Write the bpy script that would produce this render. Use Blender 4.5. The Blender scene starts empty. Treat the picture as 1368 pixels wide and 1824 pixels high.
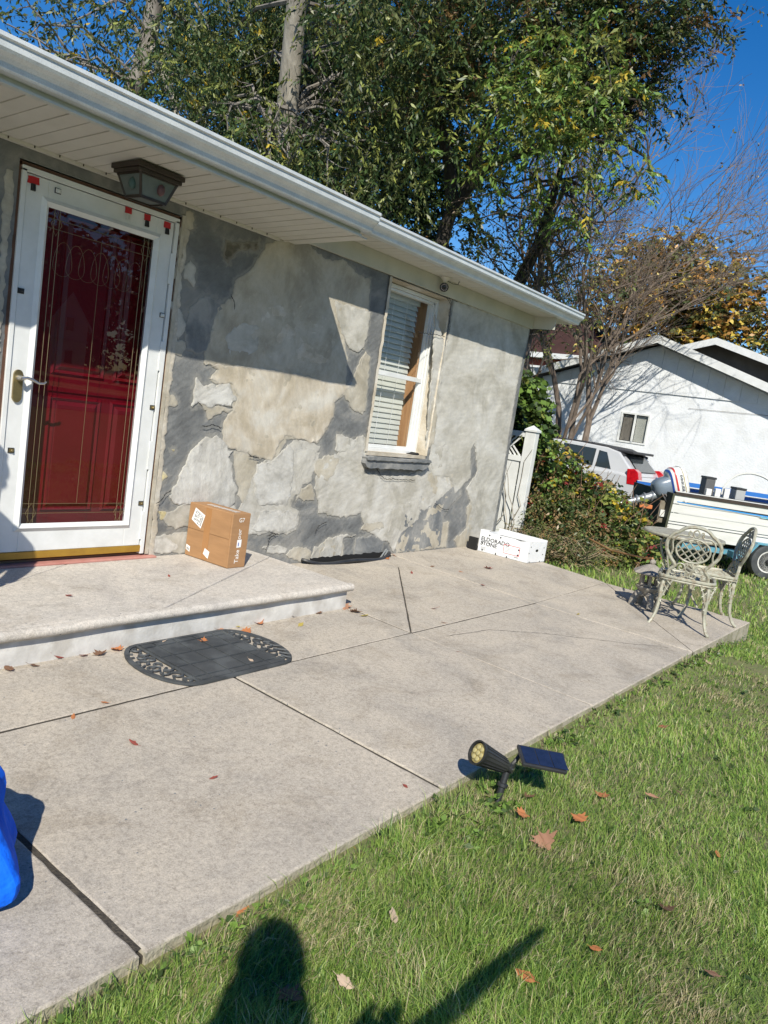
import bpy, bmesh, math, random
import numpy as np
from mathutils import Vector, Matrix, noise
from mathutils.geometry import tessellate_polygon
R_ = math.radians
scene = bpy.context.scene
COL = scene.collection

# ------------------------------------------------------------------ camera, sky, sun, exposure
cd = bpy.data.cameras.new('camera'); cam = bpy.data.objects.new('camera', cd); COL.objects.link(cam)
cd.sensor_fit = 'VERTICAL'; cd.sensor_height = 24.0; cd.lens = 24.0*1375/1824
cd.clip_start = 0.05; cd.clip_end = 2000
CAM = Vector((0, -4.1, 1.306))
cr_, cdn, cf_ = Vector((0.60465, -0.78243, 0.14898)), Vector((-0.01448, -0.19781, -0.98013)), Vector((0.79636, 0.59048, -0.13094))
m = Matrix.Identity(4)
for i in range(3):
    m[i][0] = cr_[i]; m[i][1] = -cdn[i]; m[i][2] = -cf_[i]; m[i][3] = CAM[i]
cam.matrix_world = m
scene.camera = cam

SUN = Vector((0.585, 0.495, -0.645)).normalized()          # direction the light travels
w = bpy.data.worlds.new('World'); scene.world = w; w.use_nodes = True
nt = w.node_tree; bg = nt.nodes['Background']
sky = nt.nodes.new('ShaderNodeTexSky'); sky.sky_type = 'NISHITA'; sky.sun_disc = False
sky.sun_elevation = math.asin(-SUN.z)
sky.sun_rotation = math.atan2(-SUN.x, -SUN.y)
sky.altitude = 0; sky.air_density = 1.0; sky.dust_density = 0.0; sky.ozone_density = 3.0
hs = nt.nodes.new('ShaderNodeHueSaturation'); hs.inputs['Saturation'].default_value = 1.40; hs.inputs['Hue'].default_value = .508; nt.links.new(sky.outputs[0], hs.inputs['Color'])
nt.links.new(hs.outputs[0], bg.inputs[0]); bg.inputs[1].default_value = 0.102
sd = bpy.data.lights.new('sun', 'SUN'); sd.energy = 5.0; sd.angle = R_(0.53); sd.color = (1, .945, .82)
so = bpy.data.objects.new('sun', sd); COL.objects.link(so)
so.rotation_euler = SUN.to_track_quat('-Z', 'Y').to_euler(); so.location = (-10, -10, 12)
scene.view_settings.view_transform = 'Standard'; scene.view_settings.look = 'None'
scene.view_settings.exposure = 0.36; scene.view_settings.gamma = 1.0
scene.view_settings.use_curve_mapping = False
scene.render.engine = 'CYCLES'
scene.cycles.max_bounces = 6; scene.cycles.transparent_max_bounces = 12

rnd = random.Random(7); RG = np.random.default_rng(11)
# ------------------------------------------------------------------ helpers
def tagp(o, label=None, cat=None, group=None, kind=None):
    if label: o['label'] = label
    if cat: o['category'] = cat
    if group: o['group'] = group
    if kind: o['kind'] = kind
    return o
def thing(name, label, cat, loc=(0, 0, 0), group=None, rz=0):
    o = bpy.data.objects.new(name, None); COL.objects.link(o); o.location = loc; o.rotation_euler = (0, 0, rz)
    o.empty_display_size = .1
    return tagp(o, label, cat, group)
def adopt(o, root):
    o.parent = root
    if root.type == 'EMPTY' and not root.get('local'):
        o.matrix_parent_inverse = Matrix.Translation(-Vector(root.location))
    return o
def copy_tree(o, parent=None):
    c = o.copy(); COL.objects.link(c)
    if parent: c.parent = parent
    for ch in [x for x in bpy.data.objects if x.parent == o]: copy_tree(ch, c)
    return c
def tess(poly):
    return tessellate_polygon([[Vector((p[0], p[1], 0)) for p in poly]])
class MB:
    def __init__(s): s.v = []; s.f = []; s.mi = []
    def add(s, vs, fs, mi=0):
        n = len(s.v); s.v += [tuple(v) for v in vs]; s.f += [tuple(i+n for i in f) for f in fs]; s.mi += [mi]*len(fs); return s
    def box(s, a, b, mi=0, M=None):
        x0, y0, z0 = a; x1, y1, z1 = b
        vs = [Vector(p) for p in ((x0,y0,z0),(x1,y0,z0),(x1,y1,z0),(x0,y1,z0),(x0,y0,z1),(x1,y0,z1),(x1,y1,z1),(x0,y1,z1))]
        if M: vs = [M @ v for v in vs]
        return s.add(vs, [(0,3,2,1),(4,5,6,7),(0,1,5,4),(1,2,6,5),(2,3,7,6),(3,0,4,7)], mi)
    def beam(s, p, q, wx, wz, up=(0,0,1), mi=0):
        p = Vector(p); q = Vector(q); d = (q-p).normalized(); u = Vector(up); r = d.cross(u).normalized(); u = r.cross(d)
        vs = []
        for c in (p, q):
            for a, b in ((-1,-1),(1,-1),(1,1),(-1,1)): vs.append(c+r*a*wx/2+u*b*wz/2)
        return s.add(vs, [(0,1,2,3),(7,6,5,4),(0,4,5,1),(1,5,6,2),(2,6,7,3),(3,7,4,0)], mi)
    def tube(s, pts, r, n=6, mi=0, flat=1.0, closed=False):
        pts = [Vector(p) for p in pts]; N = len(pts)
        rs = r if isinstance(r, (list, tuple)) else [r]*N
        vs = []; pu = None
        for i, p in enumerate(pts):
            if closed: d = pts[(i+1) % N]-pts[i-1]
            else: d = pts[min(i+1, N-1)]-pts[max(i-1, 0)]
            d = d.normalized() if d.length > 1e-9 else Vector((0,0,1))
            if pu is None:
                a = Vector((0,0,1)) if abs(d.z) < .9 else Vector((1,0,0)); pu = a.cross(d).normalized()
            else:
                pu = (pu-d*pu.dot(d)); pu = pu.normalized() if pu.length > 1e-6 else Vector((1,0,0)).cross(d).normalized()
            v2 = d.cross(pu)
            for k in range(n):
                t = 2*math.pi*k/n; vs.append(p+(pu*math.cos(t)+v2*math.sin(t)*flat)*rs[i])
        fs = []
        M = N if closed else N-1
        for i in range(M):
            j = (i+1) % N
            for k in range(n):
                k2 = (k+1) % n; fs.append((i*n+k, i*n+k2, j*n+k2, j*n+k))
        if not closed: fs += [tuple(range(n))[::-1], tuple((N-1)*n+k for k in range(n))]
        return s.add(vs, fs, mi)
    def prism(s, poly, fn, a, b, mi=0, edge_mi=None):
        """poly: 2D outline; fn(u,v,w)->xyz ; extruded w from a to b"""
        n = len(poly); vs = [fn(p[0], p[1], a) for p in poly]+[fn(p[0], p[1], b) for p in poly]
        t = tess(poly)
        fs = [tuple(x) for x in t]+[tuple(i+n for i in x[::-1]) for x in t]
        sd = [(i, (i+1) % n, (i+1) % n+n, i+n) for i in range(n)]
        s.add(vs, fs, mi); k = len(s.v)-2*n
        s.f += [tuple(i+k for i in f) for f in sd]; s.mi += [mi if edge_mi is None else edge_mi]*n
        return s
    def lathe(s, prof, c=(0,0,0), n=16, mi=0, M=None, ph=0):
        vs = []
        for r, z in prof:
            for k in range(n):
                t = 2*math.pi*k/n+ph; v = Vector((r*math.cos(t), r*math.sin(t), z))
                vs.append((M @ v) if M else v+Vector(c))
        fs = [(i*n+k, i*n+(k+1) % n, (i+1)*n+(k+1) % n, (i+1)*n+k) for i in range(len(prof)-1) for k in range(n)]
        fs += [tuple(range(n))[::-1], tuple((len(prof)-1)*n+k for k in range(n))]
        return s.add(vs, fs, mi)
    def build(s, name, mat, parent=None, smooth=False, bevel=0, fix=True, label=None, kind=None, subsurf=0):
        me = bpy.data.meshes.new(name); me.from_pydata(s.v, [], s.f)
        mats = mat if isinstance(mat, (list, tuple)) else [mat]
        for m_ in mats: me.materials.append(m_)
        if len(mats) > 1: me.polygons.foreach_set('material_index', s.mi)
        if fix:
            bm = bmesh.new(); bm.from_mesh(me); bmesh.ops.recalc_face_normals(bm, faces=bm.faces); bm.to_mesh(me); bm.free()
        if smooth:
            me.polygons.foreach_set('use_smooth', [True]*len(me.polygons))
            me.set_sharp_from_angle(angle=R_(38))
        me.update()
        o = bpy.data.objects.new(name, me); COL.objects.link(o)
        if parent: adopt(o, parent)
        if bevel:
            b = o.modifiers.new('bevel', 'BEVEL'); b.width = bevel; b.segments = 2; b.limit_method = 'ANGLE'; b.angle_limit = R_(40)
        if subsurf:
            b = o.modifiers.new('sub', 'SUBSURF'); b.levels = subsurf; b.render_levels = subsurf
        if label: o['label'] = label
        if kind: o['kind'] = kind
        return o
def npmesh(name, V, F, mats, mi=None, parent=None, smooth=False, colors=None):
    """V (n,3) array, F (m,k) array, fast path"""
    me = bpy.data.meshes.new(name); V = np.asarray(V, np.float32); F = np.asarray(F, np.int32); k = F.shape[1]
    me.vertices.add(len(V)); me.vertices.foreach_set('co', V.ravel())
    me.loops.add(F.size); me.loops.foreach_set('vertex_index', F.ravel())
    me.polygons.add(len(F)); me.polygons.foreach_set('loop_start', np.arange(0, F.size, k, dtype=np.int32))
    me.polygons.foreach_set('loop_total', np.full(len(F), k, np.int32))
    for m_ in mats: me.materials.append(m_)
    if mi is not None: me.polygons.foreach_set('material_index', np.asarray(mi, np.int32))
    if smooth: me.polygons.foreach_set('use_smooth', np.ones(len(F), bool))
    me.update(calc_edges=True); me.validate()
    if colors is not None:
        a = me.color_attributes.new('tint', 'FLOAT_COLOR', 'POINT'); a.data.foreach_set('color', np.asarray(colors, np.float32).ravel())
    o = bpy.data.objects.new(name, me); COL.objects.link(o)
    if parent: adopt(o, parent)
    return o
def text_mesh(name, txt, size, mat, M, parent, depth=.0004, bold=0, sx=1.0):
    cu = bpy.data.curves.new(name, 'FONT'); cu.body = txt; cu.size = size; cu.extrude = depth; cu.offset = bold; cu.resolution_u = 2
    cu.align_x = 'LEFT'
    t = bpy.data.objects.new('tmp', cu); COL.objects.link(t)
    me = bpy.data.meshes.new_from_object(t.evaluated_get(bpy.context.evaluated_depsgraph_get()))
    bpy.data.objects.remove(t); bpy.data.curves.remove(cu)
    me.transform(Matrix.Diagonal((sx, 1, 1, 1))); me.transform(M); me.materials.clear(); me.materials.append(mat); me.name = name
    o = bpy.data.objects.new(name, me); COL.objects.link(o); adopt(o, parent); return o
def frame_m(o, x, y):
    x = Vector(x).normalized(); y = Vector(y).normalized(); z = x.cross(y).normalized(); y = z.cross(x)
    M = Matrix.Identity(4)
    for i in range(3): M[i][0] = x[i]; M[i][1] = y[i]; M[i][2] = z[i]; M[i][3] = o[i]
    return M
# ------------------------------------------------------------------ materials
def pm(name, c1, c2=None, scale=4, rough=.7, bump=0, bscale=40, metal=0, spec=.5, detail=6, thr=(.35, .65), stretch=(1,1,1), c3=None, s3=60, a3=.35, dist=0, trans=0, coat=0):
    M = bpy.data.materials.new(name); M.use_nodes = True; n = M.node_tree.nodes; L = M.node_tree.links; b = n['Principled BSDF']
    b.inputs['Base Color'].default_value = (*c1, 1); b.inputs['Roughness'].default_value = rough
    b.inputs['Metallic'].default_value = metal; b.inputs['Specular IOR Level'].default_value = spec
    if coat: b.inputs['Coat Weight'].default_value = coat
    tc = n.new('ShaderNodeTexCoord'); mp = n.new('ShaderNodeMapping'); mp.inputs['Scale'].default_value = stretch
    L.new(tc.outputs['Object'], mp.inputs['Vector'])
    if c2:
        t = n.new('ShaderNodeTexNoise'); t.inputs['Scale'].default_value = scale; t.inputs['Detail'].default_value = detail; t.inputs['Roughness'].default_value = .62
        t.inputs['Distortion'].default_value = dist
        L.new(mp.outputs[0], t.inputs['Vector'])
        r = n.new('ShaderNodeValToRGB'); r.color_ramp.elements[0].position = thr[0]; r.color_ramp.elements[1].position = thr[1]
        r.color_ramp.elements[0].color = (*c1, 1); r.color_ramp.elements[1].color = (*c2, 1)
        L.new(t.outputs[0], r.inputs[0]); out = r.outputs[0]
        if c3:
            t3 = n.new('ShaderNodeTexNoise'); t3.inputs['Scale'].default_value = s3; t3.inputs['Detail'].default_value = 3
            L.new(mp.outputs[0], t3.inputs['Vector'])
            r3 = n.new('ShaderNodeValToRGB'); r3.color_ramp.elements[0].position = .5; r3.color_ramp.elements[1].position = .62
            r3.color_ramp.elements[0].color = (0,0,0,1); r3.color_ramp.elements[1].color = (a3, a3, a3, 1)
            L.new(t3.outputs[0], r3.inputs[0])
            mx = n.new('ShaderNodeMix'); mx.data_type = 'RGBA'; L.new(r3.outputs[0], mx.inputs[0]); L.new(out, mx.inputs[6]); mx.inputs[7].default_value = (*c3, 1); out = mx.outputs[2]
        L.new(out, b.inputs['Base Color'])
    if bump:
        t2 = n.new('ShaderNodeTexNoise'); t2.inputs['Scale'].default_value = bscale; t2.inputs['Detail'].default_value = 5
        L.new(mp.outputs[0], t2.inputs['Vector'])
        bp = n.new('ShaderNodeBump'); bp.inputs['Strength'].default_value = min(1, bump); bp.inputs['Distance'].default_value = .01*max(1, bump)
        L.new(t2.outputs[0], bp.inputs['Height']); L.new(bp.outputs[0], b.inputs['Normal'])
    return M
def plaster(name, c1, c2, c3, strokes=.6, ang=0, scale=3.0):
    """trowelled cement: broad tint changes, long curved stroke relief, pits"""
    M = bpy.data.materials.new(name); M.use_nodes = True; n = M.node_tree.nodes; L = M.node_tree.links; b = n['Principled BSDF']
    b.inputs['Roughness'].default_value = .85; b.inputs['Specular IOR Level'].default_value = .25
    tc = n.new('ShaderNodeTexCoord')
    oi = n.new('ShaderNodeObjectInfo'); ml = n.new('ShaderNodeMath'); ml.operation = 'MULTIPLY'; ml.inputs[1].default_value = 3.14
    L.new(oi.outputs['Random'], ml.inputs[0])
    vr = n.new('ShaderNodeVectorRotate'); vr.rotation_type = 'Y_AXIS'; L.new(tc.outputs['Object'], vr.inputs['Vector']); L.new(ml.outputs[0], vr.inputs['Angle'])
    def noise_(vec, sc, det=5, di=0, rg=.6):
        t = n.new('ShaderNodeTexNoise'); t.inputs['Scale'].default_value = sc; t.inputs['Detail'].default_value = det; t.inputs['Distortion'].default_value = di; t.inputs['Roughness'].default_value = rg
        L.new(vec, t.inputs['Vector']); return t.outputs[0]
    mp = n.new('ShaderNodeMapping'); mp.inputs['Scale'].default_value = (1, 1, 1.7); L.new(vr.outputs[0], mp.inputs['Vector'])
    a = noise_(tc.outputs['Object'], scale, 9, .5, .66)
    r = n.new('ShaderNodeValToRGB'); e = r.color_ramp.elements; e[0].position = .40; e[0].color = (*c1, 1); e[1].position = .62; e[1].color = (*c3, 1)
    q = e.new(.5); q.color = (*c2, 1)
    L.new(a, r.inputs[0])
    s2 = noise_(mp.outputs[0], 9, 9, .25, .7)
    hs = n.new('ShaderNodeHueSaturation'); mr = n.new('ShaderNodeMapRange'); mr.inputs[1].default_value = .3; mr.inputs[2].default_value = .7; mr.inputs[3].default_value = .86; mr.inputs[4].default_value = 1.12
    L.new(s2, mr.inputs[0]); L.new(mr.outputs[0], hs.inputs['Value'])
    at = n.new('ShaderNodeAttribute'); at.attribute_name = 'smear'     # thin film of cement dragged over the joints between coats
    nz = noise_(tc.outputs['Object'], 22, 9, .4, .72); ma = n.new('ShaderNodeMath'); ma.operation = 'MULTIPLY_ADD'; ma.inputs[1].default_value = 1.6; L.new(nz, ma.inputs[0])
    sb = n.new('ShaderNodeMath'); sb.operation = 'SUBTRACT'; sb.inputs[1].default_value = 1.15; L.new(at.outputs['Fac'], sb.inputs[0]); L.new(sb.outputs[0], ma.inputs[2])
    ms = n.new('ShaderNodeMapRange'); ms.interpolation_type = 'SMOOTHSTEP'; ms.inputs[1].default_value = 0.0; ms.inputs[2].default_value = .35; ms.inputs[4].default_value = .45; L.new(ma.outputs[0], ms.inputs[0])
    mf = n.new('ShaderNodeMix'); mf.data_type = 'RGBA'; L.new(ms.outputs[0], mf.inputs[0]); L.new(r.outputs[0], mf.inputs[6]); mf.inputs[7].default_value = (.33, .315, .28, 1)
    L.new(mf.outputs[2], hs.inputs['Color']); L.new(hs.outputs[0], b.inputs['Base Color'])
    h1 = noise_(mp.outputs[0], 5, 4, .5, .5); h2 = noise_(tc.outputs['Object'], 60, 8, 0, .75)
    wv = n.new('ShaderNodeTexWave'); wv.wave_type = 'BANDS'; wv.bands_direction = 'Z'; wv.inputs['Scale'].default_value = 7; wv.inputs['Distortion'].default_value = 5; wv.inputs['Detail'].default_value = 3; wv.inputs['Detail Scale'].default_value = .6
    L.new(vr.outputs[0], wv.inputs['Vector'])
    ad = n.new('ShaderNodeMath'); ad.operation = 'MULTIPLY_ADD'; ad.inputs[1].default_value = .38; L.new(h2, ad.inputs[0]); L.new(h1, ad.inputs[2])
    ad2 = n.new('ShaderNodeMath'); ad2.operation = 'MULTIPLY_ADD'; ad2.inputs[1].default_value = .06; L.new(wv.outputs[0], ad2.inputs[0]); L.new(ad.outputs[0], ad2.inputs[2])
    bp = n.new('ShaderNodeBump'); bp.inputs['Strength'].default_value = strokes; bp.inputs['Distance'].default_value = .012
    L.new(ad2.outputs[0], bp.inputs['Height']); L.new(bp.outputs[0], b.inputs['Normal'])
    return M
def glass_thin(name, tint=(1,1,1), rough=0.0, ior=1.5):
    M = bpy.data.materials.new(name); M.use_nodes = True; n = M.node_tree.nodes; L = M.node_tree.links; n.clear()
    o = n.new('ShaderNodeOutputMaterial'); t = n.new('ShaderNodeBsdfTransparent'); t.inputs[0].default_value = (*tint, 1)
    g = n.new('ShaderNodeBsdfGlossy'); g.inputs['Roughness'].default_value = rough
    lw = n.new('ShaderNodeLayerWeight'); lw.inputs[0].default_value = .5; pw = n.new('ShaderNodeMath'); pw.operation = 'POWER'; pw.inputs[1].default_value = 5
    f = n.new('ShaderNodeMath'); f.operation = 'MULTIPLY_ADD'; f0 = 1.25*((ior-1)/(ior+1))**2; f.inputs[1].default_value = 1-f0; f.inputs[2].default_value = f0
    L.new(lw.outputs['Facing'], pw.inputs[0]); L.new(pw.outputs[0], f.inputs[0]); mx = n.new('ShaderNodeMixShader')
    L.new(f.outputs[0], mx.inputs[0]); L.new(t.outputs[0], mx.inputs[1]); L.new(g.outputs[0], mx.inputs[2]); L.new(mx.outputs[0], o.inputs[0]); return M
def leafmat(name, c, c2=None, rough=.42, trans=.22, attr=False):
    M = bpy.data.materials.new(name); M.use_nodes = True; n = M.node_tree.nodes; L = M.node_tree.links; n.clear()
    o = n.new('ShaderNodeOutputMaterial'); b = n.new('ShaderNodeBsdfPrincipled'); b.inputs['Roughness'].default_value = rough
    b.inputs['Specular IOR Level'].default_value = .4
    t = n.new('ShaderNodeBsdfTranslucent'); mx = n.new('ShaderNodeMixShader'); mx.inputs[0].default_value = trans
    if attr:
        a = n.new('ShaderNodeAttribute'); a.attribute_name = 'tint'; col = a.outputs['Color']
    else:
        tn = n.new('ShaderNodeTexNoise'); tn.inputs['Scale'].default_value = 2.5; tn.inputs['Detail'].default_value = 8; tc = n.new('ShaderNodeTexCoord'); L.new(tc.outputs['Object'], tn.inputs['Vector'])
        r = n.new('ShaderNodeValToRGB'); r.color_ramp.elements[0].position = .3; r.color_ramp.elements[1].position = .7
        r.color_ramp.elements[0].color = (*c, 1); r.color_ramp.elements[1].color = (*(c2 or tuple(x*1.6 for x in c)), 1); L.new(tn.outputs[0], r.inputs[0]); col = r.outputs[0]
    L.new(col, b.inputs['Base Color']); L.new(col, t.inputs[0])
    L.new(b.outputs[0], mx.inputs[1]); L.new(t.outputs[0], mx.inputs[2]); L.new(mx.outputs[0], o.inputs[0]); return M
K = {}
K['white_vinyl'] = pm('white_vinyl', (.72,.73,.73), (.62,.63,.62), 5, .4, .06, 30)
K['soffit'] = pm('soffit', (.62,.60,.55), (.54,.52,.47), 3, .5, .05, 25)
K['gutter'] = pm('gutter', (.66,.69,.70), (.55,.58,.60), 9, .3, .05, 12, c3=(.35,.34,.32), s3=160, a3=.25, metal=.1)
K['trim_grey'] = pm('trim_grey', (.52,.54,.52), (.44,.46,.44), 6, .45)
K['frieze'] = pm('frieze', (.52,.51,.44), (.42,.42,.36), 3, .55, .05, 30)
K['shingle'] = pm('shingle', (.05,.05,.055), (.12,.12,.12), 60, .9, .6, 200)
K['base'] = plaster('base_coat', (.135,.139,.140), (.175,.180,.180), (.25,.245,.232), .8)
K['grey2'] = plaster('grey_coat', (.14,.15,.158), (.20,.205,.205), (.30,.295,.28), .6)
K['beige'] = plaster('beige_coat', (.35,.315,.25), (.43,.39,.315), (.49,.455,.385), .5)
K['tan'] = plaster('tan_coat', (.42,.365,.28), (.50,.445,.36), (.56,.53,.47), .5)
K['pale'] = plaster('pale_coat', (.38,.36,.31), (.47,.45,.405), (.54,.525,.485), .6)
K['palegrey'] = plaster('pale_grey_coat', (.38,.36,.31), (.48,.46,.41), (.55,.535,.495), .45, scale=2)
K['white'] = plaster('white_coat', (.42,.405,.37), (.50,.485,.45), (.56,.55,.52), .8, scale=5)
K['yellow'] = plaster('yellow_coat', (.50,.42,.20), (.60,.52,.30), (.62,.58,.42), .6)
K['brownstain'] = plaster('brown_coat', (.10,.09,.07), (.16,.145,.11), (.22,.20,.16), .6)
K['black'] = pm('black_plastic', (.018,.019,.021), (.035,.036,.038), 8, .45, .1, 60)
K['blackgap'] = pm('dark_gap', (.01,.01,.01), rough=.9)
K['concrete'] = None
K['redpaint'] = pm('red_paint', (.21,.004,.014), (.18,.003,.010), 4, .35, .05, 20)
K['wood'] = pm('oak_wood', (.44,.26,.13), (.34,.18,.085), 6, .45, .1, 30, stretch=(8,8,.6))
K['brass'] = pm('aged_brass', (.42,.33,.16), (.25,.20,.11), 14, .35, metal=.8)
K['came'] = pm('brass_came', (.24,.18,.10), rough=.4, metal=.6)
K['bronze'] = pm('bronze_paint', (.045,.032,.022), (.03,.02,.015), 9, .5)
K['tape'] = pm('red_tape', (.45,.012,.015), rough=.5)
K['dark_int'] = pm('dark_interior', (.03,.028,.025), rough=.8)
K['blind'] = pm('blind_slat', (.56,.58,.54), (.50,.52,.48), 4, .4)
K['glass'] = glass_thin('window_glass')
K['glass_door'] = glass_thin('door_glass', (.70,.71,.72), ior=1.62)
K['cardboard'] = pm('cardboard', (.37,.205,.095), (.31,.17,.078), 5, .75, .08, 60, stretch=(1,1,6))
K['paper'] = pm('paper_label', (.78,.78,.77), rough=.6)
K['ink'] = pm('ink', (.03,.03,.035), rough=.6)
K['inkw'] = pm('white_ink', (.75,.72,.68), rough=.6)
K['inkr'] = pm('red_ink', (.65,.05,.05), rough=.6)
K['whitebox'] = pm('white_carton', (.74,.75,.76), (.66,.67,.68), 5, .5, .05, 40)
K['rubber'] = pm('black_rubber', (.030,.034,.038), (.055,.060,.064), 6, .6, .15, 150, c3=(.10,.11,.115), s3=7, a3=.5)
K['terracotta'] = pm('red_threshold', (.48,.24,.20), (.40,.17,.14), 12, .7)
K['gold'] = pm('gold_sweep', (.42,.25,.035), (.34,.19,.03), 10, .4, metal=.3)
K['iron'] = pm('cast_metal', (.40,.39,.31), (.30,.295,.235), 18, .5, .1, 60, c3=(.20,.13,.07), s3=30, a3=.5)
K['stone'] = pm('cast_stone', (.32,.29,.25), (.22,.20,.175), 22, .9, .5, 90)
K['garage'] = pm('garage_stucco', (.74,.76,.79), (.66,.68,.71), 3, .9, .7, 22, c3=(.52,.52,.50), s3=2.2, a3=.25)
K['bluebag'] = pm('blue_cloth', (.005,.15,.85), (.003,.10,.66), 7, .8, 2.0, 14, spec=.2)
K['bark'] = pm('bark', (.12,.105,.09), (.24,.22,.195), 9, .95, .9, 25, stretch=(1,1,.25))
K['bark_pale'] = pm('bark_pale', (.20,.18,.15), (.36,.33,.28), 9, .95, .9, 25, stretch=(1,1,.25))
K['bark_dark'] = pm('bark_dark', (.035,.03,.025), (.07,.06,.05), 9, .95, .6, 25, stretch=(1,1,.3))
K['bark_brown'] = pm('bark_brown', (.10,.075,.058), (.19,.15,.12), 9, .95, .5, 25, stretch=(1,1,.3))
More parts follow.
